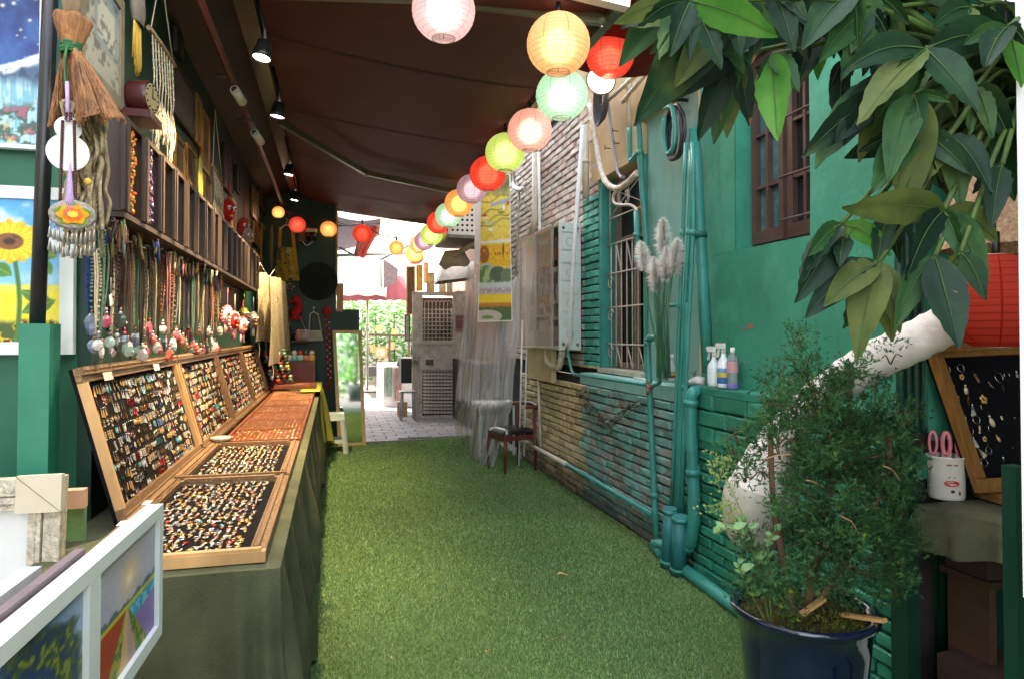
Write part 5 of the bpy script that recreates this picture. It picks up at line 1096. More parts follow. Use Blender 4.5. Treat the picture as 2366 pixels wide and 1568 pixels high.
def wall_hangings():
    rope = mat('cream_rope', lin((206, 196, 172)), .9, var=.2, scale=90, bump=.5, bscale=200)
    def macrame(xa, ya, xb, yb, X, drop, label, apex, n=8):
        a, b = onX(xa, ya, X), onX(xb, yb, X); t = thing('macrame', label, 'wall hanging', ((a+b)/2), 'macrame hangings')
        mb = MB(); d = (b-a).normalized(); mb.tube([a-d*.03, lerp(a, b, .5)+V((0, 0, .006)), b+d*.03], .011, 8); part(t, 'stick', mb, mat('driftwood', lin((150, 128, 100)), .8, var=.3, scale=30))
        top = onX(*apex, X); mb = MB(); mb.tube([a, top+V((0, -.004, 0))], .003, 5); mb.tube([b, top+V((0, .004, 0))], .003, 5); part(t, 'hanging_cord', mb, rope)
        for k in range(n):
            p = lerp(a, b, (k+.5)/n); mb = MB(); l = drop*(1 if k in (1, n-2) else .8)*R.uniform(.95, 1.05)
            c = [p, p+V((.01, 0, -l*.45)), p+V((.006, R.uniform(-.008, .008), -l*.62))]; mb.tube(c, .003, 5)
            for j in range(5): q = lerp(p, c[1], .25+.18*j); mb.col = lin((196, 150, 100)); mb.ball(q, .006, 5, 3)
            for j in range(7): e = c[2]+V((R.uniform(-.012, .012), R.uniform(-.02, .02), -l*.38*R.uniform(.7, 1.1))); mb.tube(bez([c[2], lerp(c[2], e, .5)+V((R.uniform(-.01, .01), R.uniform(-.012, .012), 0)), e], 4), .0028, 4)
            part(t, 'strand', mb, rope)
        mb = MB()
        for k in range(40): q = lerp(a, b, R.random())+V((.008, 0, -drop*R.uniform(.58, .74))); mb.torus(q, R.uniform(.006, .012), .003, (1, R.uniform(-1, 1), R.uniform(-1, 1)), 8, 4)
        part(t, 'knotwork', mb, rope, 'stuff')
    macrame(348, 70, 400, 148, XL+.10, .52, 'cream beaded macrame on a driftwood stick high on the wall', (372, -60), 8)
    macrame(492, 385, 514, 428, XL+.08, .42, 'smaller cream macrame on a stick just above the rack', (497, 255), 7)
    # bracket clock
    p = onX(320, 256, XL+.12); t = thing('bracket_clock', 'round faced maroon clock standing on a small wall bracket', 'clock', p); mr = mat('maroon_wood', lin((74, 30, 28)), .3, var=.2)
    mb = MB(); mb.lathe([(.001, -.05), (.064, -.04), (.066, -.03), (.066, .03), (.06, .04)], 24, Matrix.Translation(p+V((0, .05, .067))) @ V((1, -.22, 0)).to_track_quat('Z', 'Y').to_matrix().to_4x4()); part(t, 'clock_case', mb, mr)
    f = V((1, -.22, 0)).normalized(); mb = MB(); mb.disc(p+V((0, .05, .067))+f*.0395, .056, f, 24); part(t, 'dial', mb, mat('cream_dial', lin((150, 136, 100)), .4, var=.15))
    mb = MB(); c = p+V((0, .05, .067))+f*.042; s = V((.22, 1, 0)).normalized(); mb.bar(c, c+V((0, 0, .036)), .003); mb.bar(c, c+s*.026, .003); 
    for k in range(12): a = k*.5236; mb.ball(c+s*.047*math.cos(a)+V((0, 0, .047*math.sin(a))), .004, 5, 3)
    part(t, 'hands', mb, m_black)
    mb = MB(); mb.bb((XL+.001, p.y-.03, p.z-.03), (p.x+.05, p.y+.15, p.z-.001)); single('wall_bracket', 'small maroon wall bracket under the round clock', 'bracket', mb, mr)
    # yellow tassel banner
    p = onX(318, 40, XL+.10); t = thing('yellow_tassel', 'long yellow fringe hanging above the round clock', 'tassel', p); mb = MB()
    for k in range(34): y = p.y-.045+.09*k/33; mb.tube([(p.x, y, p.z), (p.x+R.uniform(-.006, .006), y+R.uniform(-.003, .003), p.z-.18-.05*math.sin(math.pi*k/33)+R.uniform(-.008, .008))], .0032, 4)
    part(t, 'fringe', mb, mat('yellow_thread', lin((206, 170, 70)), .8, var=.15, scale=60)); mb = MB(); mb.lathe([(.05, -.03), (.07, .02), (.06, .1), (.03, .1), (.036, .02), (.02, -.03)], 16, Matrix.Translation(p) @ Matrix.Diagonal((.35, 1, 1, 1))); part(t, 'collar', mb, mat('grey_felt', lin((120, 112, 104)), .9))
    # paddle fan
    p = onX(463, 420, XL+.06); t = thing('paddle_fan', 'green yellow painted paddle fan between gilt pictures', 'fan', p); mb = MB(); mb.lathe([(.001, -.01), (1, -.004), (1, .004), (.001, .01)], 20, Matrix.Translation(p) @ Matrix.Rotation(math.pi/2, 4, 'Y') @ Matrix.Diagonal((.16, .075, 1, 1))); part(t, 'blade', mb, mat('fan_paint', lin((150, 146, 60)), .5, var=.4, scale=18)); mb = MB(); mb.tube([p+V((0, 0, -.15)), p+V((0, 0, -.34))], .007, 6); part(t, 'handle', mb, m_wood)
    # lace hangings and oval plate near the end
    lace = mat('cream_lace', lin((190, 178, 146)), .9, var=.35, scale=60, bump=.8, bscale=110)
    for (xa, xb, y0, y1, X, lb) in ((592, 612, 632, 790, -.74, 'short embroidered lace hanging with tail strings by the rack end'), (622, 650, 640, 845, -.62, 'long cream lace garment hanging by the rack end')):
        a = onX(xa, y0, X); b = onX(xa, y1, X); w_ = onX(xb, y0, X).y-a.y; t = thing('lace_hanging', lb, 'wall hanging', a, 'lace hangings')
        mb = MB(); mb.grid(lambda u, v: V((X+.02*math.sin(u*20+v*3)+.1*u, a.y+w_*(u-.0)*(.55+.45*(1-v)), lerp(b.z, a.z, v)+(.03*math.sin(u*math.pi) if v > .9 else .012*math.sin(u*25) if v < .05 else 0))), 26, 30); part(t, 'cloth', mb, lace)
        mb = MB(); mb.tube([a, a+V((0, w_*.4, .14)), a+V((.06, w_*.8, 0))], .003, 4); part(t, 'hanging_cord', mb, rope)
        mb = MB()
        for k in range(30): u, v = R.random(), R.random(); mb.col = lin(R.choice(((196, 160, 90), (230, 224, 200), (150, 120, 80)))); mb.ball((X+.02*math.sin(u*20+v*3)+.1*u+.008, a.y+w_*u*(.55+.45*(1-v)), lerp(b.z, a.z, v)), .007, 5, 3, (.4, 1, 1))
        part(t, 'embroidery', mb, vc, 'stuff')
        for k in (.2, .7): mb = MB(); q = V((X+.05*k, a.y+w_*k, b.z)); mb.tube(bez([q, q+V((.01, .01, -.08)), q+V((0, .0, -.16))], 4), .005, 5); part(t, 'tail_string', mb, rope)
    p = onX(624, 570, -.7); mb = MB(); mb.lathe([(.001, 0), (.8, .004), (1, .02), (.95, .024), (.001, .01)], 24, Matrix.Translation(p) @ Matrix.Rotation(math.pi/2, 4, 'Y') @ Matrix.Diagonal((.26, .14, 1, 1))); single('oval_plaque', 'oval tan carved plaque hung beside the yellow tote bag', 'plaque', mb, mat('plaque', lin((140, 112, 70)), .7, var=.3, scale=20, bump=.4, bscale=60))
wall_hangings()
# ================================================================== things tied to the black pole
def pole_cluster():
    Yp = 2.50; a, b, c = onY(117, -30, Yp), onY(86, 748, Yp), onY(90, 1130, Yp)
    t = thing('awning_pole', 'black round pole standing in a square green post by the paintings', 'pole', (c.x, c.y, 0))
    mb = MB(); mb.tube([b-V((0, 0, .03)), lerp(b, a, .5), a+(a-b)*.2], .0225, 14); part(t, 'pole', mb, m_black)
    mb = MB(); mb.bb((c.x-.045, Yp-.045, 0), (c.x+.04, Yp+.045, b.z)); part(t, 'square_post', mb, mat('post_green', lin((38, 120, 94)), .5, var=.12, scale=6, wear=lin((28, 96, 74)), wearamt=.3))
    rope = mat('cream_rope'); D = 2.12; P = lambda x, y, d=D: atd(x, y, d)
    # straw cape
    top, tie = P(172, 62), P(164, 112); bl, br = P(116, 300), P(283, 285); t = thing('straw_cape', 'brown straw bundle tied with green string and flaring like a skirt', 'straw bundle', tie)
    br_m = mat('brown_straw', lin((150, 104, 66)), .85, var=.5, scale=30, bump=1, bscale=120, stretch=(1, 1, .25)); mb = MB()
    def sk(u, v):
        e = lerp(bl, br, u)+V((0, .10*math.sin(u*6.28), -.02*math.sin(math.pi*u)+.012*math.sin(u*40))); s = tie+V((.025*(u-.5)*2, .02*math.sin(u*6.28), 0)); q = (1-v)**.85; p = lerp(s, e, q); return p+V((.012*math.sin(u*34)*q, -.03*math.sin(u*34+1)*q-.05*math.sin(math.pi*u)*q, 0))
    mb.grid(sk, 90, 20)
    for k in range(260):
        u = R.random(); v0 = R.uniform(.0, .5); off = V((0, 0, 0)); pts_ = [sk(min(1, max(0, u+R.gauss(0, .006))), 1-f)+(CP-tie).normalized()*(.004+.006*R.random()) for f in np.linspace(v0, R.uniform(.9, 1.0), 5)]; pts_.append(pts_[-1]+V((R.gauss(0, .006), 0, -R.uniform(.0, .025)))); mb.tube(pts_, R.uniform(.001, .0022), 3)
    part(t, 'skirt', mb, br_m)
    mb = MB(); mb.lathe([(.022, 0), (.03, .02), (.05, .085), (.045, .1)], 18, Matrix.Translation(tie), True, lambda a_, z: 1+.2*math.sin(5*a_)); part(t, 'collar', mb, br_m)
    mb = MB()
    for k in range(5): mb.torus(tie+V((0, 0, -.012+.007*k)), .027, .0045, (R.uniform(-.2, .2), R.uniform(-.2, .2), 1), 14, 5)
    mb.tube(bez([tie+V((0, -.03, 0)), tie+V((.0, -.05, -.08)), tie+V((.02, -.06, -.25))], 5), .004, 5); part(t, 'green_tie', mb, mat('green_string', lin((44, 100, 60)), .8, var=.3, scale=60))
    for k in range(8): mb = MB(); x = (k-3.5)*.008; mb.tube([tie+V((x*.5, 0, .09)), tie+V((x*1.6, R.uniform(-.01, .01), .30))], .006, 5); part(t, 'stalk', mb, mat('grey_stalk', lin((140, 120, 96)), .8, var=.3))
    # rope tangle
    t = thing('rope_tangle', 'long tangle of beige knotted rope hanging below the straw bundle', 'rope', P(190, 260)); mb = MB()
    for k in range(58):
        x = R.gauss(190, 21)+4; q = [P(x+R.uniform(-8, 8), 235+j*52*R.uniform(.85, 1.15), D+R.uniform(-.03, .06)) for j in range(7)]; q = [p+V((R.uniform(-.018, .018), R.uniform(-.02, .02), 0)) for p in q]; mb.tube(bez(q, 4), R.uniform(.004, .0075), 5)
    part(t, 'rope', mb, mat('beige_rope', lin((168, 152, 122)), .95, var=.35, scale=50, bump=.7, bscale=180))
    mb = MB(); mb.ball(P(203, 420, D-.07), .011, 8, 5); part(t, 'yellow_bobble', mb, mat('yellow_thread'))
    # white gourd board
    c1, c2 = P(158, 303, D-.10), P(157, 338, D-.10); f = (CP-c1); f.z = 0; f.normalize(); s = V((-f.y, f.x, 0)); t = thing('gourd_board', 'flat white gourd shaped board hanging on a lavender tassel cord', 'board', c2)
    r1, r2 = .034, .060; o = []
    for k in range(40):
        a_ = -math.pi/2+6.283*k/40; ca, sa = math.cos(a_), math.sin(a_); ex = max((sa*q+math.sqrt(max(0, r_*r_-(ca*q)**2))) for q, r_ in ((.032, .035), (-.040, .055))); o.append((ex*ca, ex*sa+.01))
    ctr = lerp(c1, c2, .75); vs = [ctr+s*x+V((0, 0, z)) for x, z in o]; mb = MB(); n = len(vs); mb.add(vs+[v-f*.005 for v in vs], [tuple(range(n)), tuple(range(2*n-1, n-1, -1))]+[(i, i+n, (i+1) % n+n, (i+1) % n) for i in range(n)]); part(t, 'board', mb, m_white)
    for dx in (-13, 13):
        mb = MB()
        for j in range(34): mb.ball(P(158+dx*(.4 if j < 3 else 1)-(j*.2 if dx < 0 else -j*.12), 262+j*6.4, D-.112), .0052, 6, 4)
        single('bead_string', ('dark red bead string over one edge of the white gourd board', 'dark red bead string over the other edge of the gourd board')[dx > 0], 'bead string', mb, mat('dark_red_beads', lin((70, 24, 26)), .25), 'dark red bead strings')
    lav = mat('lavender_thread', lin((170, 146, 186)), .8, var=.15, scale=50); t = thing('lavender_tassel', 'lavender tassel hanging in front of the beige ropes', 'tassel', P(162, 400, D-.115)); mb = MB(); mb.tube([P(155, 190, D-.08), P(157, 280, D-.108)], .006, 6); part(t, 'cord', mb, lav)
    mb = MB(); q = P(162, 378, D-.118)
    for k in range(16): a_ = k*.39; mb.tube([q, q+V((.012*math.cos(a_)*.6, .012*math.sin(a_)*.6, -.09)), q+V((.02*math.cos(a_), .02*math.sin(a_), -.155))], .003, 4)
    part(t, 'thread_skirt', mb, lav)
    # flower medallion with fringe of cones
    q = P(168, 497, D-.12); t = thing('medallion', 'grey oval medallion with orange flower and fringe of little silver cones', 'medallion', q); e = V((0, 0, 1)); M = Matrix.Translation(q) @ f.to_track_quat('Z', 'Y').to_matrix().to_4x4() @ Matrix.Diagonal((.060, .044, 1, 1))
    mb = MB(); mb.lathe([(.001, .006), (.85, .008), (1, .002), (1, -.006)][::-1], 26, M, True, lambda a_, z: 1+.03*math.sin(14*a_)); part(t, 'disc', mb, mat('grey_lace', lin((150, 142, 132)), .8, var=.4, scale=90, bump=.6, bscale=150))
    for k, (cr, c) in enumerate(((.72, (110, 140, 50)), (.62, (240, 150, 40)), (.40, (236, 110, 50)), (.22, (244, 190, 70)))): mb = MB(); mb.lathe([(.001, .009+.003*k), (cr, .009+.003*k)], 20, M, False, lambda a_, z: 1+.14*math.sin((5+k)*a_+k)); mb.f = [f_[::-1] for f_ in mb.f]; mb.c = [lin(c)]*len(mb.v); part(t, 'petal_layer', mb, vc_matte)
    for k in range(11):
        x = (k-5)*.011; mb = MB(); a_ = q+s*x+V((0, 0, -.034+.016*(x/.055)**2)); mb.tube([a_, a_+V((0, 0, -.02))], .0015, 4); mb.lathe([(.002, -.02), (.0065, -.052), (.001, -.052)][::-1], 8, Matrix.Translation(a_)); part(t, 'cone', mb, mat('silver', lin((190, 186, 180)), .3, metal=.8, var=.2))
        mb = MB(); a_ = a_+V((0, 0, -.054-.006*(k % 2))); mb.lathe([(.002, -.004), (.006, -.034), (.001, -.034)][::-1], 8, Matrix.Translation(a_)); part(t, 'cone', mb, MATS['silver'])
pole_cluster()
# ================================================================== paintings
def sunflower(u, v):
    p = Pic(u, v); n = fbm(u, v, 7, 31); n2 = fbm(u, v, 22, 35)
    p.put(np.ones_like(u), (150, 206, 232)); p.put(st(v-.55, .5), (84, 164, 220)); p.put(st(n-.55, .12)*st(v-.62, .2), (236, 242, 244)); p.put(st(n-.5, .2)*.35*st(v-.4, .1), (220, 236, 240))
    p.put(st(.40-v, .02), (226, 216, 90)); p.put(st(.36-v, .06)*n2*1.2, (236, 220, 40)); p.put(st(.14-v+.03*(n2-.5), .03), (70, 92, 40)); p.put(st(.15-v, .03)*st(n2-.55, .06), (214, 180, 30)); p.put(st(.15-v, .03)*st(n2-.68, .04), (70, 44, 20))
    p.put(st(.012-np.abs(u-.77-.02*np.sin(v*6)), .006)*st(.72-v, .02), (70, 116, 50))
    def leaf(cx, cy, ang, L_, W):
        x = (u-cx)*math.cos(ang)+(v-cy)*math.sin(ang); y = -(u-cx)*math.sin(ang)+(v-cy)*math.cos(ang); return st(W*np.sin(np.clip(x/L_, 0, 1)*math.pi)-np.abs(y), .006)*(x > 0)*(x < L_), np.abs(y)
    for a in ((.79, .36, -.5, .2, .045), (.86, .64, -.3, .13, .045), (.75, .46, 2.5, .14, .05), (.80, .2, .5, .2, .05), (.90, .60, -1.2, .14, .03)):
        m, yy = leaf(*a); p.put(m, (64, 118, 48)); p.put(m*st(.004-yy, .003), (130, 160, 80)); p.put(m*n2*.6, (100, 150, 50))
    cx, cy = .735, .70; dx, dy = (u-cx), (v-cy)*1.25; r = np.hypot(dx, dy); a = np.arctan2(dy, dx)
    for k, (o, L_, c) in enumerate(((0, .185, (232, 184, 20)), (.22, .165, (250, 214, 40)))):
        pet = L_*(.62+.38*np.abs(np.cos(a*8+o*8))**.7)+.02*n2; p.put(st(pet-r, .012), c); p.put(st(pet-r, .012)*st(np.sin(a*24+o*9)-.6, .3)*.5, (214, 150, 20))
    p.put(st(.072-r, .01), (92, 54, 26)); p.put(st(.072-r, .01)*st(n2-.5, .1), (130, 84, 44)); p.put(st(.03-r, .02), (60, 34, 20)); return p.c
def starry(u, v):
    p = Pic(u, v); n = fbm(u, v, 8, 51); n2 = fbm(u, v, 26, 55); rg = np.random.default_rng(8)
    p.put(np.ones_like(u), (30, 60, 130)); p.put(st(v-.75, .5), (18, 34, 86)); p.put(st(n-.45, .25)*.5, (70, 120, 180))
    for _ in range(60): a, b, r = rg.random(), .5+.5*rg.random(), .004+.008*rg.random()**3; p.put(np.exp(-(((u-a)/r)**2+((v-b)*1.1/r)**2)), (240, 230, 170))
    p.put(st(1-((u-.35)/.12)**2-((v-.98)/.1)**2, .6), (246, 234, 190))
    rg_ = .42+.08*np.sin(u*7+.4)+.03*n2; p.put(st(rg_-v, .012), (224, 232, 236)); p.put(st(rg_-.03-v-.03*n, .02), (70, 96, 124)); p.put(st(rg_-.03-v, .02)*st(n2-.5, .1)*.6, (40, 60, 86))
    w_ = st(.34-v+.05*(n-.5), .06); p.put(w_, (120, 176, 196)); p.put(w_*st(vnoise(u*4, v*.6, 30, 4)-.5, .2)*.6, (206, 228, 232)); fl = st(.18-v+.12*(u-.6), .05)*st(u-.35, .1); p.put(fl*st(n2-.5, .08), (60, 96, 84)); p.put(fl*st(n2-.66, .04)*.8, (190, 90, 124)); p.put(fl*st(fbm(u, v, 30, 60)-.70, .03)*.7, (206, 170, 110)); return p.c
def sunpath(u, v):
    p = Pic(u, v); n = fbm(u, v, 9, 71); n2 = fbm(u, v, 26, 75)
    p.put(np.ones_like(u), (186, 184, 200)); p.put(n*.4, (160, 160, 186)); p.put(np.exp(-(((u-.52)/.16)**2+((v-.72)/.16)**2))*.9, (240, 206, 160)); p.put(np.exp(-(((u-.52)/.05)**2+((v-.70)/.045)**2)), (254, 244, 214))
    tr = .50+.07*np.abs(np.sin(u*17))*n2+.06*np.abs(u-.5); p.put(st(tr-v, .02), (96, 100, 130)); p.put(st(.52-v-.02*n2, .015), (60, 86, 96)); p.put(st(.50-v, .012), (196, 190, 50))
    L_ = st(.46-v, .012); cx = .48; p.put(L_*st(u-cx, .02), (50, 150, 186)); p.put(L_*st(u-cx, .02)*st(n2-.6, .05), (120, 196, 214)); p.put(st(.34-v+.12*(u-.75), .02)*st(u-cx, .02), (140, 112, 176)); p.put(L_*st(cx-u, .02), (166, 54, 32)); p.put(L_*st(cx-u, .02)*n2*.4, (196, 84, 40))
    wdt = .03+(.46-v)*.50; gv = .03+(.46-v)*.72; d = np.abs(u-cx-.05*(.46-v)); p.put(L_*st(gv-d, .01), (74, 110, 50)); p.put(L_*st(gv-d, .01)*st(n2-.5, .1), (170, 160, 50)); p.put(L_*st(wdt*.55-d, .01), (216, 176, 130)); p.put(L_*st(wdt*.55-d, .01)*st(u-cx-.02, .06)*.7, (160, 130, 150)); return p.c
def bluetree(u, v):
    p = Pic(u, v); n = fbm(u, v, 7, 91); n2 = fbm(u*1.4, v, 24, 95); p.put(np.ones_like(u), (60, 104, 176)); p.put(st(v-.6, .5), (100, 130, 190)); p.put(st(.4-v, .4), (36, 76, 160)); p.put(st(u-.85, .2)*.8, (170, 190, 216))
    m = st(1-((u-.66)/.36)**2-((v-.5)/.44)**2+.8*(n-.5), .3); p.put(m*.9, (36, 60, 62)); p.put(m*st(n2-.5, .08), (70, 90, 50)); p.put(m*st(n2-.66, .05), (130, 140, 50)); p.put(m*st(.38-n2, .05), (30, 54, 110)); p.put(st(.02-np.abs(u-.82), .01)*st(.4-v, .05), (40, 44, 50)); return p.c
def paintings():
    wf = mat('white_frame', lin((222, 228, 226)), .5, var=.04, scale=6)
    Y = YN-.09; bk = (0, .03, 0); q = lambda x, y: onY(x, y, Y)
    TR, BR = q(171, 436), q(168, 818); wd = V((.66, 0, 0)); framed('painting', 'white framed sunflower painting hung behind the black pole', TR-wd, TR, BR-wd, BR, .042, bk, wf, sunflower, 170, 150, 'painting', 'oil paintings')
    TR, BR = q(104, -90), q(98, 346); framed('painting', 'starry night waterfall painting hung above the sunflower', TR-wd, TR, BR-wd, BR, .014, bk, wf, starry, 170, 130, 'painting', 'oil paintings')
    # double frame standing nearest
    TR = atd(378, 1162, 1.6); d = atd(0, 1490, .865)-TR; d.z = 0; H = V((0, 0, -.302)); bk = V((d.y, -d.x, 0)).normalized()*.035; bk = bk if bk.x < 0 else -bk
    t = thing('double_painting', 'white frame holding two oil paintings side by side, standing nearest', 'painting', TR+d*.6+H, 'oil paintings')
    e = d.normalized(); L_ = d.length*1.42; w_ = .030
    def bar(a, b, up, dn, nm='frame_side'): mb = MB(); mb.slab(TR+e*a+V((0, 0, dn)), TR+e*b+V((0, 0, dn)), TR+e*b+V((0, 0, up)), TR+e*a+V((0, 0, up)), bk); part(t, nm, mb, wf)
    h = .302; bar(0, L_, 0, -w_*.9); bar(0, L_, -h+w_, -h); bar(0, .028, -w_*.9-.0005, -h+w_+.0005); bar(L_-w_, L_, -w_*.9-.0005, -h+w_+.0005); f = .565*d.length; bar(f-.026, f+.026, -w_*.9-.0005, -h+w_+.0005, 'divider')
    for a, b, fn in ((.028, f-.026, sunpath), (f+.026, L_-w_, bluetree)):
        A, B = TR+e*b+bk*.3, TR+e*a+bk*.3; mb = MB(); up, dn = V((0, 0, -w_*.9)), V((0, 0, -h+w_)); canvas(mb, A+up, B+up, A+dn, B+dn, fn, 120, 110); part(t, 'painting_panel', mb, mat('oil_paint', attr=True, rough=.5))
    # stacked frames behind it
    mv = mat('mauve_frame', lin((128, 110, 112)), .6, var=.1); o = bk.normalized()
    mb = MB(); A = TR+e*.36+o*.04+V((0, 0, .008)); B = TR+e*L_+o*.04+V((0, 0, .008)); mb.slab(A+H, B+H, B, A, o*.016); single('stretched_canvas', 'mauve edged canvas standing right behind the double painting', 'canvas', mb, mv, 'canvases stacked at the stall mouth')
    for k in range(3):
        mb = MB(); A = TR+e*(.47+.035*k)+o*(.066+.036*k)+V((0, 0, .014-.012*k)); B = TR+e*L_+o*(.066+.036*k)+V((0, 0, .014-.012*k)); mb.slab(A+H, B+H, B, A, o*.03); single('stretched_canvas', ('white wrapped canvas behind the mauve edged one', 'second white wrapped canvas in the stack', 'third white wrapped canvas closest to the silver frame')[k], 'canvas', mb, mat('shrink_wrap', lin((206, 206, 206)), .3, var=.12, scale=14, bump=.3, bscale=20), 'canvases stacked at the stall mouth')
    mb = MB(); c = TR+e*(L_*.55)+o*.2; c.z = 0; ex = e*.42; ox = o*.14; ct = TR.z-.302; mb.slab(c-ex-ox, c+ex-ox, c+ex+ox, c-ex+ox, (0, 0, ct-.002)); single('canvas_stand', 'dark wooden stand under the stacked canvases', 'stand', mb, m_darkwood)
    # silver frame with cardboard corner
    sv = mat('silver_carved', lin((206, 196, 176)), .4, metal=.25, var=.35, scale=60, bump=.8, bscale=110); D = 1.93
    TRs, BRs = atd(150, 1099, D), atd(128, 1570, D-.02); TLs = atd(-300, 1122, D-.02); BLs = TLs+(BRs-TRs)
    t = framed('picture_frame', 'ornate silver frame with white mat and cardboard corner cover', TLs, TRs, BLs, BRs, .046, (0, .03, 0), sv, None, cat='picture frame', group='spare frames', mpic=m_white)
    r_ = (TRs-TLs).normalized(); u_ = (TRs-BRs).normalized(); fr = -(r_.cross(u_)); fr = fr if fr.y < 0 else -fr
    for (a, b, hh, n_) in ((.046, .0, .012, 'outer_bead'), (.05, .085, .018, 'carved_band')):
        mb = MB(); A = TRs-u_*a; 
        mb.slab(TLs-u_*max(a, b), TRs-r_*max(a, b)-u_*max(a, b), TRs-r_*min(a, b)-u_*min(a, b), TLs-u_*min(a, b), fr*hh); mb.slab(BRs-r_*max(a, b), BRs-r_*min(a, b), TRs-r_*min(a, b)-u_*(min(a, b)+.0005), TRs-r_*max(a, b)-u_*(max(a, b)+.0005), fr*hh); part(t, n_, mb, sv)
    mb = MB()
    for k in range(60): p = TRs-u_*(.09+.0072*k)-r_*.066+fr*.018; mb.ball(p, .0055, 5, 3)
    for k in range(60): p = TRs-r_*(.09+.0072*k)-u_*.066+fr*.018; mb.ball(p, .0055, 5, 3)
    part(t, 'carving', mb, sv, 'stuff')
    cb = mat('pale_card', lin((206, 196, 172)), .8, var=.06, scale=8); p = TRs+fr*.02; mb = MB(); s = .112; mb.slab(p-r_*s-u_*s*.82, p+r_*.012-u_*s*.82, p+r_*.012+u_*.012, p-r_*s+u_*.012, fr*.014); part(t, 'corner_cover', mb, cb)
    mb = MB(); mb.bar(p-r_*s+fr*.0145+u_*.01, p+r_*.01-u_*s*.8+fr*.0145, .0015); part(t, 'card_fold', mb, mat('card_line', lin((130, 116, 90)), .9))
    gA, gB = atd(196, 1165, 2.1), atd(192, 1420, 2.1); W = V((.3, 0, 0)); g = lambda u, v: (lambda p: (p.put(np.ones_like(u), (150, 190, 140)), p.put(st(v-.62+.05*fbm(u, v, 5, 3), .02), (110, 150, 86)), p.put(fbm(u, v, 9, 5)*.4, (170, 196, 160)), p.c)[-1])(Pic(u, v))
    framed('painting', 'pale green unframed canvas leaning behind the silver frame', gA-W, gA, gB-W, gB, .004, (0, .02, 0), mat('canvas_edge', lin((120, 150, 110)), .8), g, 30, 30, 'painting', 'oil paintings')
    mb = MB(); p = atd(172, 1150, 2.06); mb.box(p, (.06, .04, .055)); single('card_corner', 'tan cardboard corner on top of the pale green canvas', 'cardboard', mb, mat('tan_card', lin((190, 150, 120)), .8, var=.08))
paintings()
